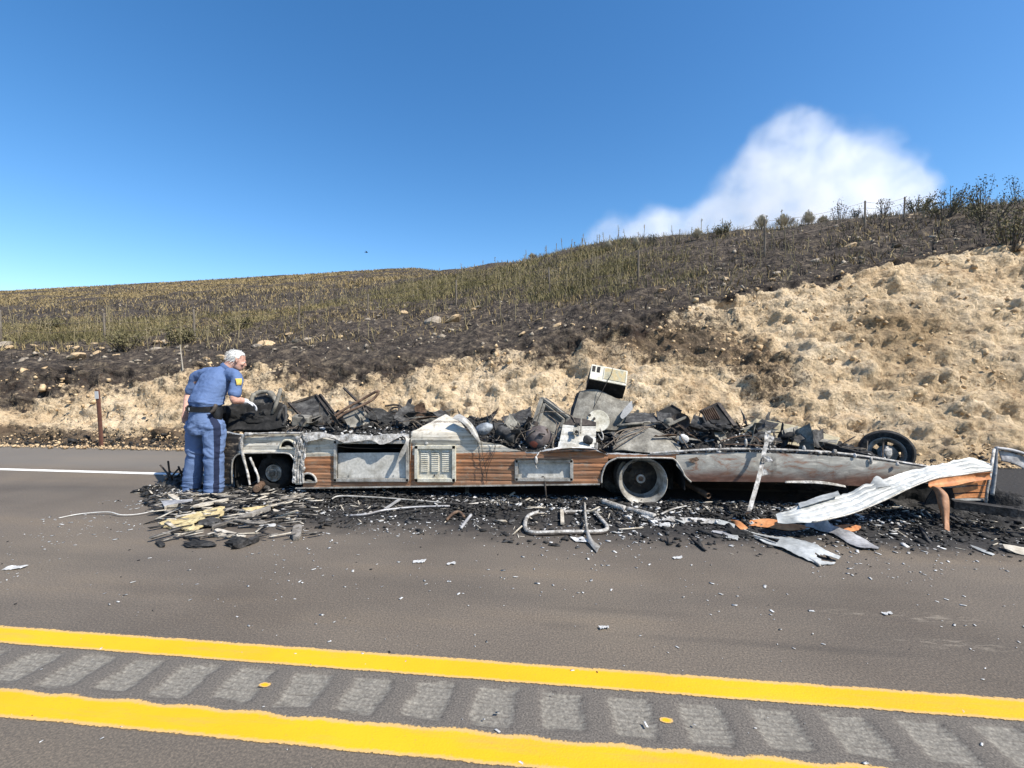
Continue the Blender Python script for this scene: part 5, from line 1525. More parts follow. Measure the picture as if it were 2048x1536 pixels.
# tan folded sheet and charred beams
m = MB().sheet([D(1478, 872, 1.0), D(1512, 838, 1.15), D(1513, 838, 1.15)], [D(1500, 882, .8), D(1512, 880, .8), D(1516, 878, .8)], 10, 10, .006, .01, 5, seed=3)
m.sheet([D(1513, 838, 1.15), D(1590, 852, 1.2), D(1680, 876, 1.2)], [D(1513, 884, .8), D(1590, 892, .85), D(1670, 896, .9)], 40, 12, .006, .012, 4, seed=5)
one(m, 'tan_folded_sheet', pm('tan_sheet', [(.17, .14, .085), (.30, .255, .165), (.36, .31, .21)], 5, .8, .0, .2, 30), 'tan sheet folded to a ridge behind the rear skirt', 'metal sheet')
m = MB().bar(D(1572, 872, .62), D(1676, 896, .40), .09, .06)
m.blob(D(1585, 874, .58), (.12, .08, .06), seed=3, amp=.5, sub=3)
one(m, 'charred_beam', CHAR, 'thick charred beam lying before the tan sheet', 'beam')
one(MB().bar(D(1648, 890, .5), D(1745, 915, .3), .06, .05), 'charred_beam', CHAR, 'thin charred beam slanting down to the rear rail', 'beam')
# wheel leaning behind the rear
root = empty('loose_wheel', (at(1775, 900, 7.2).x, 7.2, 0))
wc2 = at(1772, 906, 7.0)
wa = (-.60, -1, .14)
MB().lathe([(.215, .05), (.25, .075), (.30, .07), (.325, .03), (.33, -.06), (.315, -.16), (.27, -.19), (.2, -.17)], wc2, wa, 56, jag=.03).build('tyre', CHAR, root, smooth=True, angle=50)
rim(root, wc2 + Vector((-.02, -.035, 0)), .222, .14, RIMM, 5, .55, wa)
MB().lathe([(0, .02), (.05, .02), (.055, .0), (.11, -.005), (.12, -.04)], wc2 + Vector((-.02, -.06, .0)), wa, 30, jag=.1).build('hub', ASHG, root, smooth=True, angle=40)
MB().blob(wc2 + Vector((-.07, -.12, .02)), (.07, .03, .09), (0, 30, 0), 7, .4, 3).build('melted_lump', MELT, root, smooth=True)
tag(root, 'loose wheel with burnt tyre standing against the bank behind the rear', 'wheel')
# roof strip that leans on the side
root = empty('leaning_strip', on(1486, 1034))
A_ = curve([at(1533, 862, S - .06), at(1530, 880, S - .08), at(1524, 905, S - .12), at(1518, 935, S - .18), at(1509, 970, S - .30), at(1500, 1000, S - .42), at(1492, 1024, S - .52), Vector(on(1478, 1034)) + Vector((0, 0, .01))], 5)
B_ = [p + Vector((.045, .0, .004)) for p in A_]
MB().sheet(A_, B_, 60, 5, .004, .014, 12, seed=7, side=(0, -1, 0)).build('strip', MELT, root, smooth=True, angle=40)
MB().sheet([at(1531, 860, S - .07), at(1548, 874, S - .07)], [at(1528, 884, S - .09), at(1546, 884, S - .08)], 10, 8, .004, .02, 12, seed=8).build('torn_tip', MELT, root)
for (x, y, s, q) in ((1531, 918, .07, 3), (1524, 945, .05, 4)):
    MB().sheet([at(x - 6, y - 8, S - .15), at(x + 8, y - 6, S - .16)], [at(x - 8, y + 8, S - .17), at(x + 14, y + 4, S - .17)], 8, 6, .003, .02, 14, seed=q).build('torn_tab', MELT, root)
tag(root, 'long pale melted strip leaning from the road onto the rear skirt', 'metal strip')

# ------------------------------------------------------------------ tangle of burnt scraps and wires lying over everything
rg = random.Random(5)
for nm, mt, cnt, lab in (('burnt_scraps', CHARG, 70, 'crumpled dark sheet scraps tangled through the wreck'), ('ashy_scraps', ASHG, 46, 'crumpled ash-grey sheet scraps tangled through the wreck'), ('rusty_scraps', RUST, 18, 'crumpled rusty sheet scraps tangled through the wreck')):
    m = MB()
    for k in range(cnt):
        px = rg.choice([rg.uniform(570, 840), rg.uniform(940, 1140), rg.uniform(1190, 1500), rg.uniform(1500, 1700)])
        dv = rg.uniform(.10, 1.6)
        base_y = np.interp(px, [570, 820, 1000, 1200, 1500, 1700], [862, 862, 885, 902, 896, 908])
        c = D(px, base_y - 4, 0); c.y = S + dv; c.z += rg.uniform(.0, .10) + .05 * dv
        a = Vector((rg.gauss(0, 1), rg.gauss(0, .7), rg.gauss(0, .5))).normalized() * rg.uniform(.05, .16)
        b = Vector((rg.gauss(0, .6), rg.gauss(0, .6), rg.gauss(0, .7))).normalized() * rg.uniform(.03, .10)
        m.sheet([c - a - b, c - b * 1.2, c + a - b], [c - a + b, c + b * .8, c + a + b], 7, 5, .004, .035, 9, seed=k, jag=(.03, .03))
    tag(m.build(nm, mt, origin=(0, S + 1, .6)), lab, 'scraps', kind='stuff')
m = MB()
for k in range(90):
    px = rg.choice([rg.uniform(560, 840), rg.uniform(940, 1150), rg.uniform(1190, 1520), rg.uniform(1500, 1720)])
    base_y = np.interp(px, [570, 820, 1000, 1200, 1500, 1700], [862, 862, 885, 902, 896, 908])
    c = D(px, base_y - 3, 0); c.y = S + rg.uniform(.06, 1.5); c.z += .04
    pts = [c]
    d = Vector((rg.gauss(0, 1), rg.gauss(0, .5), abs(rg.gauss(.3, .5)))).normalized()
    for q in range(4):
        d = (d + Vector((rg.gauss(0, .5), rg.gauss(0, .4), rg.gauss(-.25, .4)))).normalized()
        pts.append(pts[-1] + d * rg.uniform(.04, .11))
    m.tube(curve(pts, 4), rg.choice([.003, .004, .006]), 5)
tag(m.build('burnt_wires', WIREM, origin=(0, S + 1, .6)), 'curled burnt wires tangled over the rubble in the wreck', 'wires', kind='stuff')

# ------------------------------------------------------------------ burnt rubble on the floor of the wreck
nx, ny = 330, 84
us, vs = np.linspace(x0 + .02, x1 - .02, nx), np.linspace(S + .02, S + 2.34, ny)
U, V = np.meshgrid(us, vs, indexing='ij')
ztop = np.interp(U, [x0, at(604, 866, S).x, at(820, 860, S).x, at(1000, 888, S).x, at(1200, 905, S).x, at(1500, 898, S).x, at(1860, 934, S).x], [.70, .72, .70, .60, .56, .60, .42])
hump = .10 * fbm(U * 1.4, V * 1.6, o=3, s=3) + .055 * np.abs(fbm(U * 5, V * 5, o=4, s=5)) + .04 * fbm(U * 14, V * 14, o=3, s=6)
hump += .10 * sstep(0, .5, V - S) * np.interp(U, [x0, x0 + 1, x0 + 2.2, x0 + 4, x0 + 7], [.8, 1.0, .5, 1.0, .7])
Z = ztop - .05 + hump * sstep(0, .12, V - S)
mound = tag(np_mesh('charred_rubble', np.stack([U, V, Z], 2).reshape(-1, 3), grid_faces(nx, ny), pm('rubble_char', [(.006, .006, .006), (.02, .019, .018), (.05, .047, .044), (.14, .13, .12)], 9, .95, 0, 1.0, 45, bdist=.02, lo=.3, hi=.78), off=(1, S + 1.1, .5)),
            'black charred rubble covering the floor of the wreck', 'rubble', kind='stuff')
def rub(n, zoff, smin, sexp, shape, mat, name, label, tilt=.9, front=False):
    u = RNG.uniform(x0 + .05, x1 - .1, n)
    v = S + .04 + (RNG.exponential(.35, n) if front else RNG.uniform(0, 2.2, n))
    v = np.clip(v, S + .06, S + 2.3)
    iu = np.clip(((u - us[0]) / (us[-1] - us[0]) * (nx - 1)).astype(int), 0, nx - 1)
    iv = np.clip(((v - vs[0]) / (vs[-1] - vs[0]) * (ny - 1)).astype(int), 0, ny - 1)
    s = np.minimum(smin + RNG.exponential(sexp, n), smin + sexp * 3.2)
    v = np.maximum(v, S + .03 + s * max(shape) * .6)
    z = Z[iu, iv] + zoff + s * .3
    return tag(shards(name, np.stack([u, v, z], 1), np.stack([s * shape[0], s * shape[1], s * shape[2]], 1), mat, tilt), label, 'debris', kind='stuff')
rub(5200, .0, .008, .012, (2.2, 1.2, .6), CHAR, 'char_chips', 'black burnt chips over the floor of the wreck')
rub(2600, .006, .006, .009, (2.4, 1.1, .4), CHARG, 'grey_chips', 'grey burnt chips over the floor of the wreck')
rub(1100, .008, .005, .007, (2.0, 1.3, .4), ASHW, 'ash_flakes', 'white ash flakes along the near edge of the wreck floor', .7, True)
rub(300, .02, .03, .03, (3.4, .13, .11), IRON, 'burnt_slivers', 'thin burnt slivers sticking out of the rubble', .8)

# ================================================================== DEBRIS ON THE ROAD
def lay(name, pts_a, pts_b, mat, label, cat, nu=30, nv=8, crumple=.015, th=.004, seed=1, jag=(.0, .0), lift=.0, freq=6, bulge=0.0, gap=None, group=None, ribs=None):
    """a torn sheet lying on the road: edges as photo px with an optional height"""
    f = lambda q: on(q[0], q[1], (q[2] if len(q) > 2 else .012) + lift)
    m = MB().sheet([f(p) for p in pts_a], [f(p) for p in pts_b], nu, nv, th, crumple, freq, seed=seed, jag=jag, bulge=bulge, side=(0, 0, 1), gap=gap, ribs=ribs)
    lowest = min(v.z for v in m.v)
    for v in m.v:
        v.z += max(0, .004 - lowest) if lowest < .004 else 0
    return tag(m.build(name, mat, smooth=True, angle=40), label, cat, group)
def stick(a, b, w, h, mat, label, name='board', cat='board', group=None, z=(.0, .0), jag=.15):
    """broken board: a bar with uneven split ends"""
    A, B = on(a[0], a[1], z[0] + h * .5 + .004), on(b[0], b[1], z[1] + h * .5 + .004)
    d = (B - A).normalized()
    s = Vector((-d.y, d.x, 0)).normalized()
    rng = random.Random(int(a[0] * 13 + b[1]))
    n = 7
    vs, fs = [], []
    for k in range(n + 1):
        c = A.lerp(B, k / n)
        wj = w * (1 + jag * rng.uniform(-1, 1)) * (.55 if k in (0, n) else 1)
        hj = h * (1 + jag * rng.uniform(-1, 1))
        for (p, q) in ((-1, -1), (1, -1), (1, 1), (-1, 1)):
            vs.append(c + s * (wj * .5 * p) + Vector((0, 0, hj * .5 * q)) + d * (rng.uniform(-.02, .02) if k in (0, n) else 0))
    for k in range(n):
        for j in range(4):
            fs.append((k * 4 + j, k * 4 + (j + 1) % 4, k * 4 + 4 + (j + 1) % 4, k * 4 + 4 + j))
    fs += [(3, 2, 1, 0), (n * 4, n * 4 + 1, n * 4 + 2, n * 4 + 3)]
    return tag(MB().add(vs, fs).build(name, mat), label, cat, group)
FOAM = pm('yellow_foam', [(.20, .15, .075), (.46, .36, .18), (.60, .50, .28)], 9, .95, 0, .8, 40, lo=.3, hi=.62, spots=((.06, .05, .04), 9, .57))
GREYW = pm('grey_wood', [(.075, .065, .055), (.20, .18, .155), (.34, .31, .27)], 10, .9, 0, .7, 50, stretch=(1, 1, 1))
PALEW = pm('pale_wood', [(.26, .22, .17), (.46, .41, .33), (.58, .53, .45)], 10, .9, 0, .6, 50)
ORANGE = pm('orange_panel', [(.34, .125, .045), (.52, .22, .085), (.60, .29, .13)], 5, .6, 0, .25, 40)
WHITEM = pm('white_sheet_metal', [(.19, .19, .175), (.37, .37, .345), (.53, .53, .50)], 3.2, .45, .1, .3, 30, lo=.28, hi=.62, spots=((.20, .185, .16), 7, .66))
GREYM = pm('grey_sheet_metal', [(.20, .19, .19), (.38, .37, .365), (.50, .49, .48)], 6, .5, .25, .3, 40)
BLACKW = pm('charred_wood', [(.010, .0095, .009), (.028, .026, .025), (.075, .07, .066)], 16, .9, 0, .9, 60)
# big twisted side panel hanging off the rear
root = empty('twisted_panel', on(1560, 1048))
tp_ = [at(1552, 1030, 4.35), at(1610, 1006, 4.40), at(1690, 985, 4.50), at(1760, 960, 4.60), at(1820, 940, 4.72), at(1880, 926, 4.82), at(1935, 916, 4.92), at(1965, 921, 4.92), at(1984, 928, 4.92)]
bt_ = [at(1556, 1044, 4.22), at(1625, 1044, 4.18), at(1700, 1028, 4.26), at(1770, 1000, 4.40), at(1820, 976, 4.52), at(1870, 957, 4.62), at(1920, 950, 4.70), at(1958, 944, 4.74), at(1983, 941, 4.76)]
MB().sheet(tp_, bt_, 110, 24, .004, .055, 3.5, seed=5, ribs=(4, .007), jag=(.02, .0), side=(-.2, -1, .4)).build('white_skin', WHITEM, root, smooth=True, angle=50)
MB().sheet([at(1597, 1008, 4.42), at(1640, 992, 4.46), at(1676, 982, 4.5)], [at(1600, 1016, 4.34), at(1645, 1002, 4.36), at(1680, 990, 4.42)], 20, 6, .004, .015, 8, seed=6, jag=(.015, .0)).build('torn_lip', WHITEM, root, smooth=True, angle=50)
MB().sheet([at(1738, 975, 4.55), at(1752, 953, 4.64), at(1768, 962, 4.62)], [at(1734, 985, 4.5), at(1758, 975, 4.5), at(1782, 972, 4.52)], 14, 8, .004, .012, 9, seed=7, jag=(.02, 0)).build('torn_corner', WHITEM, root, smooth=True, angle=50)
MB().tube(curve(bt_[1:], 5), .007, 6).build('lower_edge', ALU, root, smooth=True)
# wood-grain part of the panel at its end
MB().sheet([at(1858, 962, 4.62), at(1900, 953, 4.68), at(1945, 947, 4.73), at(1984, 944, 4.76)], [at(1862, 975, 4.56), at(1905, 972, 4.62), at(1940, 964, 4.70), at(1982, 958, 4.80)], 30, 8, .004, .012, 7, seed=9, bulge=.02).build('folded_fascia', ORANGE, root, smooth=True, angle=50)
for k, (a, b) in enumerate(((958, 970), (971, 984), (985, 995))):
    MB().sheet([at(1902 + k * 3, a + 7 - k * 2, 4.80), at(1940, a + 2, 4.83), at(1981 - k * 2.5, a, 4.86)], [at(1904 + k * 3, b + 2, 4.80), at(1940, b, 4.83), at(1979 - k * 2.5, b, 4.86)], 20, 6, .004, .004, 6, seed=20 + k).build('siding_board', ORANGE, root, smooth=True, angle=50)
MB().sheet([at(1862, 975, 4.55), at(1870, 985, 4.50), at(1876, 1010, 4.44), at(1884, 1040, 4.36), at(1887, 1064, 4.25)], [at(1880, 974, 4.50), at(1896, 990, 4.44), at(1899, 1015, 4.38), at(1898, 1040, 4.33), at(1898, 1062, 4.23)], 34, 8, .004, .014, 8, seed=12, bulge=.03).build('hanging_board', pm('brown_panel_back', [(.20, .095, .045), (.33, .165, .085), (.40, .22, .12)], 6, .6, 0, .25, 40), root, smooth=True, angle=50)
MB().bar(at(1904, 999, 4.79), at(1974, 999, 4.84), .02, .014).build('bottom_trim', ALU, root)
MB().tube([at(1988, 898, 4.95), at(1982, 940, 4.84), at(1974, 980, 4.82), at(1971, 1008, 4.80)], .012, 8).build('corner_trim', MELT, root, smooth=True)
MB().sheet([at(1860, 978, 4.75), at(1905, 975, 4.95)], [at(1850, 1010, 4.7), at(1905, 1000, 4.9)], 14, 8, .01, .03, 5, seed=14).build('dark_backing', SOOT, root)
tag(root, 'large twisted white side panel with orange wood-grain end torn off the rear', 'metal panel')
# bent tube window frame at the end
root = empty('bent_window_frame', on(1990, 985))
fr = curve([at(1984, 990, 5.15), at(1990, 940, 5.15), at(1992, 900, 5.15), at(2000, 897, 5.15), at(2030, 902, 5.18), at(2065, 915, 5.2), at(2090, 935, 5.2)], 6)
MB().tube(fr, .017, 8).build('frame', GREYM, root, smooth=True)
MB().sheet([at(1999, 901, 5.17), at(2030, 907, 5.2), at(2080, 925, 5.22)], [at(2001, 922, 5.17), at(2030, 930, 5.2), at(2080, 955, 5.22)], 24, 8, .005, .03, 6, seed=4).build('crumpled_glazing', GREYM, root, smooth=True)
tag(root, 'bent grey window frame with crumpled glazing behind the twisted panel', 'window frame')
# charred bumper beam on the ground at the rear
m = MB().bar(at(1905, 1008, 4.72), at(2030, 1024, 4.55), .10, .075)
m.bar(at(2030, 1024, 4.55), at(2120, 1038, 4.45), .09, .06)
one(m, 'rear_bumper', BLACKW, 'charred rear bumper beam under the orange boards', 'bumper')
# torn sheets on the road
lay('torn_white_sheet', [(1488, 1061), (1540, 1072), (1580, 1076, .05), (1618, 1083, .07), (1650, 1098, .06), (1682, 1112, .04)], [(1490, 1065), (1530, 1086), (1565, 1098), (1600, 1114), (1640, 1128), (1668, 1128)], WHITEM,
    'torn white sheet with a notched end lying farthest out on the road', 'metal sheet', 44, 12, .022, seed=3, jag=(.02, .02), gap=lambda a, b: (a > .80 and .35 < b < .72 and (a - .80) * 2.4 > abs(b - .55) - .02) or (a < .42 and .35 < b < .8))
lay('torn_grey_sheet', [(1600, 1047), (1645, 1038, .10), (1665, 1050, .06), (1700, 1063, .06), (1735, 1080, .03), (1757, 1096)], [(1600, 1050), (1640, 1062), (1668, 1070), (1700, 1088), (1725, 1097), (1757, 1099)], GREYM,
    'grey torn sheet with a raised corner before the twisted panel', 'metal sheet', 36, 10, .03, seed=5, jag=(.02, .02))
one(MB().tube(curve([on(1492, 1066, .02), on(1560, 1090, .02), on(1620, 1118, .015), on(1640, 1132, .01)], 6), .010, 7), 'bent_edge_trim', ALU, 'thin bent trim along the outer torn white sheet', 'trim', smooth=True)
lay('orange_board', [(1500, 1040, .04), (1540, 1038, .06), (1590, 1047, .04), (1620, 1052)], [(1498, 1050), (1540, 1056), (1580, 1060), (1620, 1056)], ORANGE, 'long orange wood-grain board by the foot of the leaning strip', 'board', 26, 6, .012, seed=8)
lay('orange_board', [(1462, 1040, .05), (1478, 1042, .05), (1496, 1056, .03)], [(1466, 1046), (1476, 1054, .03), (1486, 1062)], ORANGE, 'short broken orange board left of the leaning strip foot', 'board', 16, 6, .012, seed=9)
lay('orange_board', [(1662, 1053, .03), (1700, 1048, .04), (1722, 1052, .03)], [(1680, 1063), (1705, 1062), (1722, 1058)], ORANGE, 'orange scrap peeking out behind the grey torn sheet', 'board', 16, 6, .012, seed=10)
lay('pale_strip', [(1405, 1038, .03), (1440, 1040, .04), (1470, 1048, .03)], [(1410, 1044), (1440, 1049), (1470, 1054)], WHITEM, 'pale pinkish strip on the char before the rear skirt', 'strip', 20, 5, .012, seed=11)
lay('pale_strip', [(1424, 1060), (1450, 1062, .02), (1480, 1070)], [(1426, 1064), (1450, 1069), (1470, 1076)], GREYM, 'small grey strip beside the dark tangle on the road', 'strip', 16, 5, .012, seed=12)
one(MB().blob(on(1478, 1066, .02), (.13, .05, .035), (0, 0, -25), 4, .5, 3, 3), 'charred_tangle', CHAR, 'small dark tangle joining the strips on the road', 'debris lump')
lay('white_scrap', [(1455, 1068), (1476, 1070, .02)], [(1456, 1076), (1476, 1080)], WHITEM, 'small square white scrap under the dark tangle', 'scrap', 8, 5, .01, seed=13)
lay('white_scrap', [(1940, 1090), (1965, 1098, .02), (1990, 1108)], [(1944, 1094), (1965, 1103), (1985, 1110)], WHITEM, 'narrow white scrap on the road below the orange boards', 'scrap', 12, 5, .012, seed=14)
lay('white_scrap', [(2005, 1092, .02), (2040, 1094, .03), (2075, 1100)], [(2010, 1100), (2040, 1108), (2075, 1112)], PALEW, 'pale crumpled scrap beyond the rear bumper beam', 'scrap', 16, 7, .02, seed=15)
# white tubes before the rear wheel
one(MB().tube(curve([on(1205, 1003, .05), on(1225, 1010, .045), on(1250, 1018, .04)], 5), [.034] * 11, 10), 'white_tube', MELT, 'thick pale ashy tube lying against the rear wheel rim', 'tube', smooth=True)
one(MB().tube(curve([on(1254, 1018, .035), on(1285, 1026, .035), on(1310, 1033, .03)], 5), .030, 10), 'white_tube', MELT, 'second pale tube in front of the rear wheel rim', 'tube', smooth=True)
one(MB().tube(curve([on(1322, 1028, .03), on(1345, 1018, .04), on(1380, 1010, .05)], 5), .014, 8, .5), 'white_tube', MELT, 'thin flat pale tube behind the wheel, pointing to the exhaust', 'tube', smooth=True)
lay('pale_strip', [(1290, 1032, .02), (1360, 1034, .04), (1430, 1038, .04)], [(1300, 1040), (1360, 1044), (1425, 1048)], MELT, 'long ashy strip trailing from the rear wheel', 'strip', 30, 6, .02, seed=16, jag=(.02, .02))
lay('pale_strip', [(1345, 1036, .03), (1368, 1046, .03)], [(1352, 1032, .03), (1374, 1042, .02)], WHITEM, 'short bright strip crossing the ashy strip', 'strip', 12, 4, .01, seed=17)
for k, (a, b) in enumerate((((1285, 1032), (1312, 1046)), ((1245, 1028), (1262, 1036)), ((1318, 1052), (1340, 1048)))):
    stick(a, b, .05, .02, ASHW, ['chalky chip before the second pale tube', 'chalky chip under the thick pale tube', 'chalky chip out on the dark stain below the ashy strip'][k], 'ash_chip', 'chip', jag=.4)
# window frame lying on the road and its curved strip
root = empty('window_frame', on(1130, 1055))
loop = curve([on(1075, 1024, .03), on(1056, 1032, .03), on(1050, 1052, .03), on(1064, 1064, .03), on(1130, 1063, .03), on(1200, 1062, .03), on(1214, 1054, .03), on(1200, 1036, .03), on(1188, 1024, .03), on(1165, 1023, .03), on(1135, 1023, .03), on(1128, 1024, .03)], 6)
MB().tube(loop, .020, 8, .8).build('frame', MELT, root, smooth=True)
MB().tube([p + Vector((0, -.012, -.014)) for p in loop], .014, 6).build('dark_edge', IRON, root, smooth=True)  # dark tube along the lower near edge of the frame
MB().bar(on(1124, 1020, .03), on(1125, 1047, .03), .035, .02).build('mullion', PALEW, root)
tag(root, 'pale rounded window frame lying flat on the road before the low locker', 'window frame')
one(MB().sheet([on(1167, 1006, .06), on(1168, 1030, .06), on(1171, 1060, .05), on(1176, 1082, .03), on(1194, 1105, .012)], [on(1171, 1006, .06), on(1173, 1030, .07), on(1177, 1060, .06), on(1186, 1080, .04), on(1201, 1092, .02)], 40, 6, .004, .006, 8, seed=3, bulge=.01), 'curved_strip', ALU, 'curved metal strip with a splayed tip lying across the window frame', 'metal strip', smooth=True, angle=40)
one(MB().sheet([on(1140, 1075, .01), on(1165, 1074, .02)], [on(1150, 1082, .012), on(1185, 1086, .012)], 14, 6, .003, .015, 14, seed=4, jag=(.02, .02)), 'fibre_tuft', ASHW, 'white fibre tuft under the curved strip', 'tuft')
# rods and bent pipe before the side
one(MB().tube(curve([on(664, 998, .05), on(680, 992, .06), on(740, 994, .05), on(800, 998, .04), on(870, 1004, .03), on(930, 1008, .03), on(975, 1004, .03)], 6), .009, 6), 'long_rod', ALU, 'long thin rod lying along the char under the side', 'rod', smooth=True)
one(MB().tube(curve([on(700, 1031, .02), on(735, 1028, .03), on(770, 1020, .03), on(830, 1014, .03), on(900, 1012, .03)], 6), .011, 6), 'curved_rod', GREYM, 'curved grey rod with its end out on the road before the vent door', 'rod', smooth=True)
one(MB().bar(on(770, 1018, .03), on(800, 998, .05), .03, .015), 'flat_bar', GREYM, 'short flat bar propped over the curved rod', 'bar')
one(MB().tube(curve([on(893, 1040, .02), on(905, 1028, .04), on(918, 1024, .05), on(928, 1034, .03)], 5), .016, 7), 'bent_pipe', RUST, 'bent hooked pipe on the ash before the side', 'pipe', smooth=True)
one(MB().tube(curve([on(942, 1030, .05), on(934, 1040, .035), on(922, 1056, .02)], 5), .015, 8), 'pipe_piece', GREYM, 'straight pipe piece pointing out beside the hooked pipe', 'pipe', smooth=True)
# debris fan by the man
lay('yellow_foam_board', [(318, 1050), (350, 1036, .03), (400, 1024, .05), (450, 1014, .05)], [(325, 1054), (372, 1062), (412, 1052, .02), (448, 1030, .03)], FOAM, 'large torn yellow foam board lying in the debris before the man', 'foam board', 40, 14, .03, seed=4, jag=(.05, .06), freq=9, th=.015,
    gap=lambda a, b: (abs(a - .62) < .12 and abs(b - .72) < .16))
lay('yellow_foam_board', [(484, 1018, .03), (510, 1014, .04), (548, 1010, .03)], [(496, 1024), (520, 1022), (546, 1016)], FOAM, 'small yellow foam scrap at the end of the grey plank', 'foam board', 20, 6, .02, seed=5, jag=(.03, .03), th=.012)
lay('grey_panel_scrap', [(322, 1002, .10), (350, 1000, .10), (385, 998, .09)], [(328, 1012, .10), (356, 1006, .09), (385, 1002, .08)], GREYM, 'grey folded panel scrap by the shoe of the man', 'panel', 16, 6, .008, seed=6)
lay('grey_panel_scrap', [(328, 1012, .10), (356, 1007, .09)], [(330, 1028, .01), (350, 1022, .01)], PALEW, 'pale side of the folded scrap standing on the road', 'panel', 12, 6, .008, seed=7)
stick((384, 1014), (455, 999), .07, .022, PALEW, 'pale plank lying toward the shoes of the man', z=(.05, .05))
stick((360, 1022), (440, 1000), .05, .03, BLACKW, 'black plank beside the pale plank', z=(.02, .03))
stick((425, 1056), (540, 1016), .06, .04, GREYW, 'long grey plank slanting across the debris to the yellow scrap', z=(.0, .03))
stick((430, 1058), (512, 1030), .05, .025, BLACKW, 'black stick under the long grey plank')
stick((432, 1060), (488, 1074), .055, .016, PALEW, 'pale round-ended slat at the lower end of the grey plank')
stick((420, 1068), (462, 1072), .06, .014, PALEW, 'crumbly pale slat beside the round-ended slat', jag=.35)
stick((466, 1094), (512, 1078), .07, .04, BLACKW, 'short thick black block out on the road')
stick((340, 1062), (366, 1056), .04, .03, BLACKW, 'short black stick under the tip of the foam board')
stick((548, 1020), (580, 1040), .04, .015, PALEW, 'pale stick pointing at the upright charred block')
stick((564, 1020), (604, 1030), .06, .015, ASHW, 'whitish broken slat above the pale stick', jag=.35)
stick((592, 1076), (596, 1052), .07, .04, GREYW, 'short grooved grey block end-on on the road')
stick((520, 1052), (552, 1050), .05, .012, ASHW, 'white scrap slat alone on bare asphalt', jag=.4)
stick((500, 1036), (530, 1044), .03, .012, GREYW, 'small grey stick in the gap under the grey plank')
stick((340, 990), (356, 1000), .05, .02, PALEW, 'small pale block behind the folded panel scrap', z=(.10, .08))
stick((495, 988), (536, 995), .05, .02, PALEW, 'pale slat before the front wheel')
stick((470, 984), (498, 984), .10, .035, GREYW, 'stacked grey slats between the man and the front wheel')
stick((440, 1008), (495, 1012), .04, .02, GREYW, 'thin grey slat over the foam board')
stick((572, 1010), (660, 1000), .03, .015, GREYW, 'long thin slat under the side lamp')
stick((372, 1072), (396, 1078), .06, .02, CHAR, 'dark crust scrap by the black crumbs', jag=.4)
stick((316, 1084), (326, 1092), .04, .02, CHAR, 'black crumb farthest out from the debris fan', jag=.4)
one(MB().blob(on(476, 1084, .03), (.10, .06, .04), None, 5, .5, 3, 3), 'char_clod', CHAR, 'black crusty clod behind the thick black block', 'clod')
one(MB().blob(on(420, 1044, .04), (.10, .08, .035), None, 6, .5, 3, 3), 'char_clod', CHARG, 'brown-grey crust lying on the yellow foam board', 'clod')
one(MB().blob(on(400, 1088, .015), (.14, .06, .018), None, 7, .5, 3, 4), 'char_clod', CHAR, 'flat black crust out beyond the foam board', 'clod')
one(MB().tube(curve([on(118, 1036, .008), on(160, 1028, .012), on(215, 1024, .03), on(245, 1030, .02), on(290, 1026, .02), on(330, 1012, .05)], 8), .006, 6), 'white_cable', pm('white_cable_sheath', [(.42, .39, .35), (.58, .56, .52)], 14, .6), 'thin white cable trailing out of the debris across bare asphalt', 'cable', smooth=True)
# burnt heap at the nose of the wreck
one(MB().blob(at(352, 985, 5.30), (.22, .25, .20), None, 8, .55, 4, 2.6), 'burnt_heap', CHARG, 'crumbled burnt heap behind the legs of the man', 'debris heap')
m = MB()
for k in range(14):
    a = at(335 + random.uniform(0, 50), 990, 5.3); a.z = .03
    b = a + Vector((random.gauss(0, .18), random.gauss(0, .12), random.uniform(.08, .32)))
    m.tube([a, a.lerp(b, .5) + Vector((random.gauss(0, .04), 0, 0)), b], .012, 5)
one(m, 'burnt_wiring', IRON, 'tangle of burnt wiring sticking out of the heap behind the man', 'wiring')
one(MB().lathe([(0, 0), (.04, 0), (.045, -.02), (.045, -.16), (.03, -.18)], at(513, 978, 4.92), (.3, -1, -.1), 18), 'tin_can', RUST, 'rusty burnt tin lying before the front wheel', 'can', smooth=True, angle=45)

# bed of char the wreck lies in
nx, ny = 420, 130
us_, vs_ = np.linspace(-4.9, 7.4, nx), np.linspace(4.25, 7.4, ny)
U, V = np.meshgrid(us_, vs_, indexing='ij')
inside = sstep(-4.9, -3.9, U) * sstep(-4.1, -3.6, U - (V - 5.0) * -.6) * sstep(6.1, 5.1, U) * sstep(4.30, 4.75, V) * sstep(7.4, 6.9, V)
bed = .035 * fbm(U * 1.7, V * 1.7, o=3, s=3) + .030 * np.abs(fbm(U * 6, V * 6, o=4, s=8)) + .014 * fbm(U * 19, V * 19, o=2, s=9)
heap = .22 * np.exp(-((U - 4.4) / .6) ** 2 - ((V - 5.8) / .6) ** 2) + .16 * np.exp(-((U - 4.9) / 1.0) ** 2 - ((V - 5.1) / .55) ** 2) + .10 * np.exp(-((U + 3.0) / .5) ** 2 - ((V - 5.5) / .4) ** 2)
Z = -.022 + (bed + heap * (.6 + fbm(U * 5, V * 5, o=3, s=4))) * inside
tag(np_mesh('char_bed', np.stack([U, V, Z], 2).reshape(-1, 3), grid_faces(nx, ny), MATS['rubble_char'], off=(1.5, 5.5, 0)), 'low bed of black char lying under and around the wreck', 'char', kind='stuff')
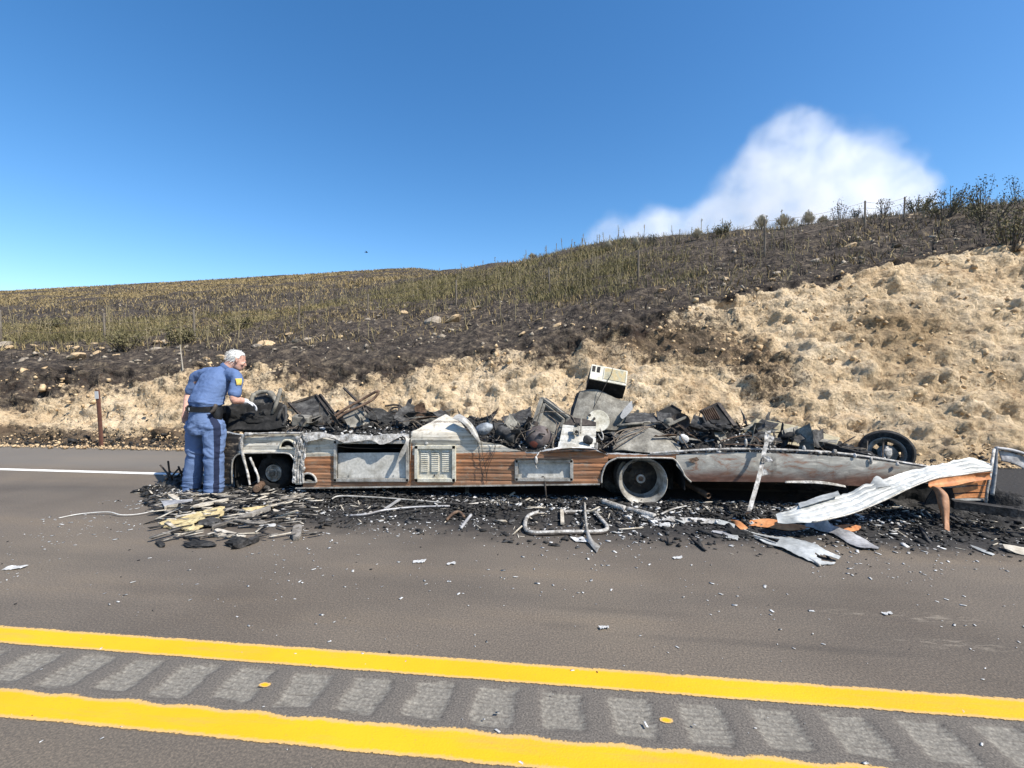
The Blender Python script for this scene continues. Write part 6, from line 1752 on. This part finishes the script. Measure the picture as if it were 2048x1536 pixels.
# splintered wood heaped round the foam board
for nm, mt, cnt, lab in (('grey_splinters', GREYW, 120, 'grey wood splinters heaped round the foam board'), ('pale_splinters', PALEW, 90, 'pale wood splinters heaped round the foam board'), ('black_splinters', BLACKW, 150, 'charred wood splinters heaped round the foam board')):
    px_, py_ = RNG.uniform(315, 640, cnt), np.clip(990 + RNG.exponential(26, cnt), 985, 1072)
    pos = np.array([on(a, b, RNG.uniform(.01, .05))[:] for a, b in zip(px_, py_)])
    L = RNG.uniform(.05, .30, cnt) * RNG.uniform(.4, 1, cnt)
    sz = np.stack([L, .010 + .12 * L * RNG.random(cnt), .006 + .05 * L * RNG.random(cnt)], 1)
    n_ = cnt
    Vv = CUBE_V[None] * sz[:, None, :] * (1 + .3 * RNG.uniform(-1, 1, (n_, 8, 3)))
    Rm_ = rmats(n_, .10)
    aa = RNG.normal(.45, .45, n_)
    Rz = np.stack([np.cos(aa), -np.sin(aa), aa * 0, np.sin(aa), np.cos(aa), aa * 0, aa * 0, aa * 0, aa * 0 + 1], 1).reshape(n_, 3, 3)
    Vv = np.einsum('nij,nkj->nki', Rz, Vv) + pos[:, None, :]
    Vv[:, :, 2] += (np.arange(n_) % 5 * .006)[:, None] + sz[:, None, 0] * (CUBE_V[None, :, 0]) * RNG.normal(0, .12, n_)[:, None]
    Vv[:, :, 2] = np.maximum(Vv[:, :, 2], .004 + .0002 * (np.arange(n_) % 20)[:, None])
    Ff = (CUBE_F[None] + (np.arange(n_) * 8)[:, None, None]).reshape(-1, 4)
    tag(np_mesh(nm, Vv.reshape(-1, 3), Ff, mt, off=(-3, 4.8, 0)), lab, 'splinters', kind='stuff')
# loose litter: char, ash and paint flakes
def litter(n, cx, name, size, shape, mat, label, spread='near', tilt=.25, thr=-.2):
    got_u, got_v = [], []
    k = 0
    while k < n:
        m_ = n * 3
        u = RNG.uniform(-5.2, 6.6, m_)
        if spread == 'near':
            v = 5.25 - RNG.exponential(.36, m_)
        else:
            v = 4.6 - RNG.exponential(1.25, m_)
        lim = np.interp(u, [-5.2, -4.2, -3.2, -2, 6.6], [4.9, 4.35, 3.95, 3.9, 3.75]) if spread == 'near' else np.full_like(u, 1.0)
        ok = (v > lim + .12 * vn(u * 2, v * 0, s=3)) & (fbm(u * 2.2, v * 2.6, o=3, s=cx) > thr + RNG.normal(0, .12, m_)) & (v < 6.0)
        got_u.append(u[ok]); got_v.append(v[ok]); k += int(ok.sum())
    u, v = np.concatenate(got_u)[:n], np.concatenate(got_v)[:n]
    s = size[0] + RNG.exponential(size[1], n)
    s = np.minimum(s, size[0] + size[1] * 3.6)
    if spread != 'near':
        s = s * np.clip(.35 + .2 * v, .5, 1.2)
    pos = np.stack([u, v, s * shape[2] * .5 + .004 + (RNG.random(n) * .03 * (v > 4.5) if spread == 'near' else 0)], 1)
    return tag(shards(name, pos, np.stack([s * shape[0], s * shape[1], s * shape[2]], 1), mat, tilt), label, 'debris', kind='stuff')
litter(9000, 1, 'char_litter', (.005, .008), (2.0, 1.2, .5), CHAR, 'black charred litter strewn on the road along the wreck')
litter(5200, 2, 'grey_litter', (.004, .007), (2.4, 1.1, .35), CHARG, 'grey burnt litter strewn on the road along the wreck')
litter(4600, 3, 'white_litter', (.003, .0065), (2.2, 1.2, .3), ASHW, 'white ash flakes strewn on the road along the wreck', thr=.0)
litter(650, 4, 'pale_slivers', (.012, .014), (3.2, .3, .2), PALEW, 'thin pale slivers strewn on the road along the wreck', thr=.05)
litter(600, 5, 'charred_slivers', (.015, .018), (3.4, .35, .3), BLACKW, 'thin black slivers strewn on the road along the wreck')
litter(2200, 6, 'paint_specks', (.0022, .0032), (2.6, 1.1, .14), ASHW, 'tiny white specks scattered over the traffic lane', 'far', .1, -.1)
litter(160, 7, 'dark_specks', (.002, .003), (1.8, 1.0, .5), CHAR, 'tiny dark specks scattered over the traffic lane', 'far', .1, -.1)
for k, (x, y, s) in enumerate(((838, 1123, .05), (902, 1127, .035), (30, 1135, .07), (1208, 1255, .03), (1355, 1115, .04), (1775, 1227, .03))):
    q = on(x, y, .008)
    lbl = ['largest white flake alone on the open lane', 'white flake just beside the largest one', 'long white scrap on the lane past the end of the cable', 'small white flake cluster before the yellow line', 'whitish smear of flakes below the ashy strip', 'tiny white flake out past the torn white sheet'][k]
    one(MB().sheet([q + Vector((-s, s * .1, 0)), q + Vector((s, s * .55, .004))], [q + Vector((-s * .8, -s * .6, 0)), q + Vector((s * .9, -s * .2, .0))], 12, 8, .003, .008, 18, seed=k, jag=(.02, .02)), 'white_flake', ASHW, lbl, 'flake', 'flakes on the lane')

# ================================================================== THE MAN
PV = 5.0
FD, RD, UP = Vector((.42, .907, 0)), Vector((.907, -.42, 0)), Vector((0, 0, 1))
def Q(px, py, dv=0.0):
    return at(px, py, PV + dv)
def ringv(c, rx, ry, spine=UP, side=RD):
    sp = Vector(spine).normalized()
    sd = (Vector(side) - sp * Vector(side).dot(sp)).normalized()
    return (c, sd * rx, sp.cross(sd) * ry)
def limb(m, pts, rs, n=5, flat=1.0):
    """tapered limb through the joints"""
    P = curve(pts, n)
    R = list(np.interp(np.linspace(0, len(rs) - 1, len(P)), np.arange(len(rs)), rs))
    rings = []
    for p, r, (t_, s, u) in zip(P, R, frames(P)):
        rings.append((p, s * r, u * r * flat))
    t0, t1 = (P[0] - P[1]).normalized(), (P[-1] - P[-2]).normalized()
    r0, r1 = rings[0], rings[-1]
    rings = [(r0[0] + t0 * R[0] * .7, r0[1] * .55, r0[2] * .55), (r0[0] + t0 * R[0] * .4, r0[1] * .85, r0[2] * .85)] + rings + [(r1[0] + t1 * R[-1] * .4, r1[1] * .85, r1[2] * .85), (r1[0] + t1 * R[-1] * .7, r1[1] * .55, r1[2] * .55)]
    return m.loft(rings)
def skin(mb, name, mat, parent, voxel=.010, it=4, wrinkle=None):
    """fuse overlapping volumes into one continuous surface"""
    off = ORG[parent.name]
    me = bpy.data.meshes.new('tmp')
    me.from_pydata([(v - off)[:] for v in mb.v], [], mb.f)
    ob = bpy.data.objects.new('tmp', me)
    COL.objects.link(ob)
    bm = bmesh.new(); bm.from_mesh(me)
    bmesh.ops.recalc_face_normals(bm, faces=bm.faces[:])
    bm.to_mesh(me); bm.free()
    r = ob.modifiers.new('r', 'REMESH'); r.mode = 'VOXEL'; r.voxel_size = voxel
    s = ob.modifiers.new('s', 'SMOOTH'); s.iterations = it; s.factor = .5
    dg = bpy.context.evaluated_depsgraph_get()
    dg.update()
    out = bpy.data.meshes.new_from_object(ob.evaluated_get(dg))
    bpy.data.objects.remove(ob); bpy.data.meshes.remove(me)
    out.materials.clear()
    out.name = name
    if wrinkle is not None:
        n = len(out.vertices)
        co = np.zeros(n * 3, np.float32); out.vertices.foreach_get('co', co); co = co.reshape(-1, 3)
        nm = np.zeros(n * 3, np.float32); out.vertices.foreach_get('normal', nm); nm = nm.reshape(-1, 3)
        w_ = co + np.array(off)[None]
        co = co + nm * wrinkle(w_)[:, None]
        out.vertices.foreach_set('co', co.astype(np.float32).ravel())
        out.update()
    return link(name, out, mat, parent, off, True)
man = empty('person', on(402, 992))
SKINM = pm('skin', [(.42, .215, .155), (.52, .30, .225), (.56, .34, .265)], 14, .55, 0, .15, 90)
t = NT('blue_cloth')
w = t.coord()
wv = t.noise(w, 260, 2)
c = t.ramp(t.noise(w, 4, 5), [(.3, (.085, .135, .265)), (.6, (.105, .162, .305)), (.8, (.12, .18, .33))])
c = t.mix(.35, c, t.ramp(wv, [(.3, (.7,) * 3), (.7, (1.25,) * 3)]), 'MULTIPLY')
t.bump(t.math('ADD', wv, t.math('MULTIPLY', t.noise(t.coord((1, 1, 2.5)), 14, 4), 2.0)), .35, .006)
BLUE = t.set(c, .85)
def blue_t():
    t = NT('blue_trouser_cloth')
    w = t.coord()
    wv = t.noise(w, 260, 2)
    c = t.ramp(t.noise(w, 4, 5), [(.3, (.10, .15, .275)), (.6, (.12, .178, .315)), (.8, (.135, .195, .34))])
    c = t.mix(.35, c, t.ramp(wv, [(.3, (.7,) * 3), (.7, (1.25,) * 3)]), 'MULTIPLY')
    c = t.mix(t.step(t.attr('stripe'), .4, .6), c, (.012, .018, .045))
    t.bump(t.math('ADD', wv, t.math('MULTIPLY', t.noise(t.coord((1, 1, 2.5)), 14, 4), 2.0)), .35, .006)
    return t.set(c, .85)
BLUET = blue_t()
NAVY = pm('navy_cloth', [(.008, .012, .035), (.014, .020, .05)], 20, .8, 0, .2, 120)
LEATH = pm('black_leather', [(.006, .006, .007), (.016, .016, .017)], 20, .45, 0, .3, 90)
HAIRM = pm('white_hair', [(.40, .385, .35), (.60, .585, .55), (.70, .69, .66)], 30, .7, 0, .9, 70, stretch=(1, 1, .3))
# joints
hipL, kneL, ankL = Q(394, 852, .06), Q(391, 912, .03), Q(381, 982, .04)
hipR, kneR, ankR = Q(428, 852, -.04), Q(429, 912, -.07), Q(428, 980, -.06)
shL, elL, wrL = Q(397, 752, .34), Q(378, 789, .34), Q(371, 824, .18)
shR, elR, wrR = Q(474, 756, .10), Q(468, 799, .02), Q(491, 803, .15)
neck0, neck1 = Q(449, 741, .27), Q(463, 727, .31)
headc = Q(473, 722, .34)
face = Vector((.70, .66, -.28)).normalized()              # where he looks
hup = (UP - face * UP.dot(face)); hup = (hup + Vector((.12, .05, 0))).normalized()
hup = (hup - face * hup.dot(face)).normalized()
hs = face.cross(hup)                                        # his right
def H(f, u, s):
    return headc + face * f + hup * u + hs * s
torso = [(Q(410, 850, .02), .205, .15), (Q(409, 832, .02), .20, .15), (Q(410, 816, .03), .185, .145), (Q(414, 800, .06), .195, .15), (Q(421, 782, .12), .215, .152), (Q(430, 764, .18), .222, .140), (Q(439, 750, .23), .20, .115), (Q(446, 741, .26), .12, .08)]
def tor(m, g, i0, i1):
    sel = torso[i0:i1]
    rings = []
    for i, (c, a, b) in enumerate(sel):
        lo_, hi_ = sel[max(i - 1, 0)][0], sel[min(i + 1, len(sel) - 1)][0]
        rings.append(ringv(c, a + g, b + g, hi_ - lo_))
    m.loft(rings)
def finger(m, a, b, c, r):
    limb(m, [a, b, c], [r, r * .92, r * .75], 4)
def hand(m, wr, direc, palmn, curl=.5, sgn=1):
    """palm, four unequal bent fingers and a thumb from the side of the palm"""
    d = direc.normalized(); n = (palmn - d * palmn.dot(d)).normalized(); s = d.cross(n) * sgn
    pc = wr + d * .05
    m.loft([(wr - d * .01, s * .030, n * .022), (wr + d * .015, s * .034, n * .020), (wr + d * .05, s * .043, n * .017), (wr + d * .088, s * .042, n * .014), (wr + d * .098, s * .036, n * .009)])
    for k, (o, L) in enumerate(((-.031, .066), (-.011, .078), (.010, .074), (.030, .058))):
        a = wr + d * .085 + s * o
        b = a + d * (L * .5) + n * (L * .22 * curl)
        c_ = b + d * (L * .34) + n * (L * .45 * curl)
        e = c_ + d * (L * .08 * (1 - curl)) + n * (L * .30 * curl)
        limb(m, [a, b, c_, e], [.0098, .0092, .0086, .0074], 3)
    a = wr + d * .028 - s * .034
    limb(m, [a, a + d * .032 - s * .022 + n * .008, a + d * .062 - s * .026 + n * .022], [.0125, .011, .009], 3)
# body: one continuous surface
m = MB()
tor(m, -.012, 0, 8)
limb(m, [neck0 - (neck1 - neck0) * .3, neck0, neck1, H(-.02, -.05, 0)], [.075, .066, .062, .06], 4)
for a, b, c in ((hipL, kneL, ankL), (hipR, kneR, ankR)):
    limb(m, [a, b, c], [.105, .066, .045], 6)
    limb(m, [c - Vector((0, 0, .02)), c + FD * .06 - Vector((0, 0, .05)), c + FD * .16 - Vector((0, 0, .055))], [.042, .038, .03], 3)
for a, b, c in ((shL, elL, wrL), (shR, elR, wrR)):
    limb(m, [a, a.lerp(b, .5), b, b.lerp(c, .35), c], [.064, .054, .046, .047, .031], 4)
# head with jaw, brow, nose, lips, ears
m.loft([(H(0, .128, 0) - face * .01, hs * .018, face * .022), (H(-.008, .118, 0), hs * .045, face * .06), (H(-.008, .092, 0), hs * .066, face * .086), (H(-.008, .055, 0), hs * .075, face * .098), (H(-.004, .015, 0), hs * .075, face * .098), (H(.004, -.025, 0), hs * .070, face * .090), (H(.016, -.06, 0), hs * .062, face * .076), (H(.030, -.09, 0), hs * .050, face * .058), (H(.040, -.112, 0), hs * .032, face * .036), (H(.044, -.120, 0), hs * .014, face * .016)])
limb(m, [H(.086, .022, -.03), H(.093, .024, 0), H(.086, .022, .03)], [.012, .013, .012], 3)
limb(m, [H(.092, .014, 0), H(.108, -.018, 0), H(.112, -.030, 0)], [.010, .013, .014], 3)
limb(m, [H(.088, -.056, -.02), H(.096, -.056, 0), H(.088, -.056, .02)], [.007, .009, .007], 3)
limb(m, [H(.084, -.066, -.018), H(.092, -.067, 0), H(.084, -.066, .018)], [.008, .009, .008], 3)
for s in (-1, 1):
    m.loft([(H(-.005, .028, s * .074), hup * .020 + face * -.004, face * .012), (H(-.010, .012, s * .088), hup * .032 + face * -.008, face * .019), (H(-.012, .010, s * .094), hup * .026, face * .014)])
    limb(m, [H(-.004, -.012, s * .082), H(-.002, -.022, s * .080)], [.010, .008], 3)
    limb(m, [H(.072, -.012, s * .040), H(.060, -.022, s * .050)], [.022, .022], 3)
hand(m, wrL, Vector((.05, -.15, -1)), Vector((.9, -.4, 0)), .45, 1)
skin(m, 'body', SKINM, man, .0075, 3)
for s in (-1, 1):
    MB().blob(H(.084, .008, s * .032), (.011, .011, .010), amp=0, sub=2).build('eye', pm('eye_white', [(.5, .48, .46), (.6, .58, .56)], 9, .3, 0, 0), man, smooth=True)
# gloved right hand on the wreck
m = MB()
hand(m, wrR, Vector((.70, .60, -.40)), Vector((-.2, -.2, -1)), .9, 1)
limb(m, [wrR - (wrR - elR).normalized() * .03, wrR + Vector((.01, .005, 0))], [.037, .034], 3)
skin(m, 'glove', pm('white_glove', [(.48, .48, .49), (.60, .60, .61)], 20, .7, 0, .3, 70), man, .006, 2)
# hair: a cap with an uneven edge, back and sides
m = MB()
V, F = ico(5)
pts = []
keepv = []
for p in V:
    q = Vector(p)
    f_, u_, s_ = q.x, q.y, q.z
    edge = float(np.interp(f_, [-.4, -.1, .15, .4, .8], [-.95, -.55, -.15, .45, .60]))
    keepv.append(u_ > edge + .10 * math.sin(s_ * 9))
    nz_ = .055 * float(fbm(np.array([f_ * 7]), np.array([u_ * 4]), np.array([s_ * 7]), 3, 5)[0])
    k = 1 + nz_
    pts.append(H(-.010 + f_ * .106 * k, .040 + u_ * .098 * k, s_ * .084 * k))
fs = [f for f in F if all(keepv[i] for i in f)]
m.add(pts, fs)
base = len(m.v)
m.add([p.lerp(H(-.01, .04, 0), .16) for p in pts], [f[::-1] for f in fs])
hair = m.build('hair', HAIRM, man, smooth=True)
m = MB()
rg = random.Random(3)
for k in range(420):
    i = rg.randrange(len(pts))
    if not keepv[i]:
        continue
    p = pts[i]
    o = (p - H(-.01, .04, 0)).normalized()
    d = (-face * .5 - hup * .6 + o * .5 + Vector((rg.gauss(0, .3), rg.gauss(0, .3), rg.gauss(0, .2)))).normalized()
    m.tube([p - o * .004, p + d * .016 + o * .004, p + d * .032 + o * .003], [.0022, .002, .0008], 4)
m.build('hair_strands', HAIRM, hair)
# shirt
def wr_shirt(p):
    a = p[:, 2]
    fold = np.exp(-((a - 1.10) / .06) ** 2) * .030 * fbm(p[:, 0] * 5, p[:, 1] * 5, p[:, 2] * 26, 3, 3)
    fold = fold + .018 * fbm(p[:, 0] * 7 + p[:, 2] * 5, p[:, 1] * 7, p[:, 2] * 7 - p[:, 0] * 4, 3, 9) + .004 * fbm(p[:, 0] * 20, p[:, 1] * 20, p[:, 2] * 20, 2, 5)
    return fold
m = MB()
tor(m, .012, 2, 8)
m.loft([ringv(Q(411, 813, .035), .198, .158), ringv(Q(413, 804, .05), .218, .176, Vector((.1, .1, 1))), ringv(Q(416, 796, .075), .214, .172, Vector((.15, .2, 1))), ringv(Q(420, 786, .11), .216, .16, Vector((.2, .3, 1)))])
limb(m, [shL.lerp(neck0, .55), shL, shL.lerp(elL, .55), shL.lerp(elL, .80)], [.080, .072, .066, .068], 5)
limb(m, [shR.lerp(neck0, .55), shR, shR.lerp(elR, .55), shR.lerp(elR, .74)], [.082, .075, .071, .075], 5)
limb(m, [neck0 - (neck1 - neck0) * .2, neck0.lerp(neck1, .18)], [.092, .080], 3)
skin(m, 'shirt', BLUE, man, .0085, 4, wr_shirt)
d_ = (neck1 - neck0).normalized()
MB().lathe([(.076, -.035), (.086, -.02), (.080, .014), (.071, .016), (.068, -.03)], neck0.lerp(neck1, .45), d_, 28).build('collar', BLUE, man, smooth=True, angle=50)
# shoulder patch and sleeve stripe
so = (shR.lerp(elR, .35) - Vector(torso[5][0])); so = Vector((.80, -.55, .12)).normalized()
pc = shR.lerp(elR, .22) + so * .083
px_ = Vector((.55, .80, .0)).normalized(); pz_ = so.cross(px_)
MB().sheet([pc - px_ * .036 + pz_ * .042, pc + px_ * .036 + pz_ * .042], [pc - px_ * .026 - pz_ * .040, pc + px_ * .026 - pz_ * .040], 8, 8, .005, .002, 9, bulge=.012, side=so[:]).build('shoulder_patch', pm('yellow_patch', [(.55, .38, .06), (.66, .52, .16)], 25, .8, 0, .2, 90), man, smooth=True)
# trousers
def wr_tr(p):
    z = p[:, 2]
    low = np.exp(-((z - .12) / .10) ** 2) * .038 * np.abs(fbm(p[:, 0] * 4, p[:, 1] * 4, z * 22, 3, 4))
    seat = np.exp(-((z - .80) / .12) ** 2) * .030 * fbm((p[:, 0] + z * .6) * 9, p[:, 1] * 6, (z - p[:, 0] * .5) * 12, 3, 6)
    knee = np.exp(-((z - .50) / .12) ** 2) * .026 * fbm(p[:, 0] * 6, p[:, 1] * 6, z * 16 + p[:, 0] * 8, 3, 7)
    return low + seat + knee + .014 * fbm(p[:, 0] * 8, p[:, 1] * 8, z * 5, 3, 8)
m = MB()
m.loft([ringv(Q(409, 818, .03), .192, .152), ringv(Q(410, 828, .025), .205, .158), ringv(Q(411, 842, .01), .222, .170), ringv(Q(411, 858, .0), .226, .172), ringv(Q(411, 868, .0), .205, .15)])
for a, b, c, k in ((hipL, kneL, ankL, 0), (hipR, kneR, ankR, 1)):
    limb(m, [a, a.lerp(b, .5), b, b.lerp(c, .55), c - Vector((0, 0, .015)), c - Vector((0, 0, .035))], [.128, .118, .103, .098, .098, .101], 6)
tro = skin(m, 'trousers', BLUET, man, .0085, 4, wr_tr)
n_ = len(tro.data.vertices)
co = np.zeros(n_ * 3, np.float32); tro.data.vertices.foreach_get('co', co); co = co.reshape(-1, 3) + np.array(ORG[man.name])[None]
ax = np.array([[np.interp(z, [ankR.z, kneR.z, hipR.z, hipR.z + .2], [v[i] for v in (ankR, kneR, hipR, Q(411, 830, .0))]) for i in (0, 1)] for z in co[:, 2]])
of = co[:, :2] - ax
of = of / np.maximum(np.linalg.norm(of, axis=1, keepdims=True), 1e-6)
st = (of @ np.array([.80, -.60]) > .955) & (co[:, 2] < .98)
at_ = tro.data.attributes.new('stripe', 'FLOAT', 'POINT')
at_.data.foreach_set('value', st.astype(np.float32))
# belt with its gear
m = MB()
bc = Q(409, 816, .03)
n_ = 44
vs_, fs_ = [], []
for k in range(n_):
    a = 2 * math.pi * k / n_
    for (dr, dz) in ((.004, -.030), (.013, -.030), (.013, .028), (.004, .028)):
        vs_.append(bc + RD * ((.200 + dr) * math.cos(a)) + FD * ((.160 + dr) * math.sin(a)) + Vector((0, 0, dz - .02 * math.cos(a) * .4)))
for k in range(n_):
    q = (k + 1) % n_
    for j in range(4):
        fs_.append((k * 4 + j, k * 4 + (j + 1) % 4, q * 4 + (j + 1) % 4, q * 4 + j))
belt = m.add(vs_, fs_).build('belt', LEATH, man, smooth=True, angle=40)
MB().box(bc - FD * .178 + RD * .02, (.020, .008, .034), (0, 0, -25), .002).build('keeper', GREYM, belt)
MB().box(bc - FD * .178 - RD * .055 - Vector((0, 0, .002)), (.012, .008, .05), (0, 0, -25), .002).build('keeper', LEATH, belt)
# holster on the hip, pouches, radio
hp = bc + RD * .225 + FD * .03
MB().loft([(hp + Vector((.0, 0, .02)), RD * .032, FD * .062), (hp + Vector((.012, 0, -.05)), RD * .036, FD * .060), (hp + Vector((.018, 0, -.12)), RD * .030, FD * .045), (hp + Vector((.014, 0, -.17)), RD * .022, FD * .03)]).build('holster', LEATH, man, smooth=True, angle=50)
MB().tube([hp + RD * .03 + FD * -.02 + Vector((0, 0, .05)), hp + RD * .045 - FD * .05 + Vector((0, 0, -.005)), hp + RD * .04 - FD * .085 + Vector((0, 0, -.045))], [.020, .019, .017], 10, 1.3).build('pistol_grip', IRON, man, smooth=True)
MB().box(bc + RD * .17 + FD * .12 + Vector((0, 0, -.02)), (.07, .05, .09), (0, 0, 30), .01).build('pouch', LEATH, man)
lp = bc - RD * .205 + FD * .04
rad = MB().box(lp + Vector((-.005, 0, -.03)), (.045, .07, .15), (0, 6, -25), .008).build('radio', LEATH, man)
MB().tube([lp + Vector((-.01, 0, .04)), lp + Vector((-.015, .0, .13)), lp + Vector((-.025, 0, .22))], [.008, .007, .005], 7).build('antenna', LEATH, rad)
# shoes
for c in (ankL, ankR):
    z0 = -c.z
    m = MB()
    b = Vector((c.x, c.y, 0))
    m.loft([(b - FD * .10 + UP * .05, RD * .020, UP * .03), (b - FD * .085 + UP * .055, RD * .038, UP * .05), (b - FD * .03 + UP * .058, RD * .045, UP * .054), (b + FD * .05 + UP * .050, RD * .048, UP * .046), (b + FD * .12 + UP * .040, RD * .052, UP * .036), (b + FD * .18 + UP * .034, RD * .042, UP * .028), (b + FD * .21 + UP * .03, RD * .02, UP * .018)])
    sh = m.build('shoe', LEATH, man, smooth=True)
    MB().prism([b + FD * f + RD * s + UP * .002 for f, s in ((-.105, -.018), (-.09, -.036), (0, -.044), (.11, -.053), (.19, -.036), (.212, 0), (.19, .036), (.11, .053), (0, .044), (-.09, .036), (-.105, .018))], UP * .022).build('sole', IRON, sh)
tag(man, 'man in blue uniform shirt and trousers leaning over the burnt front, white hair', 'person')
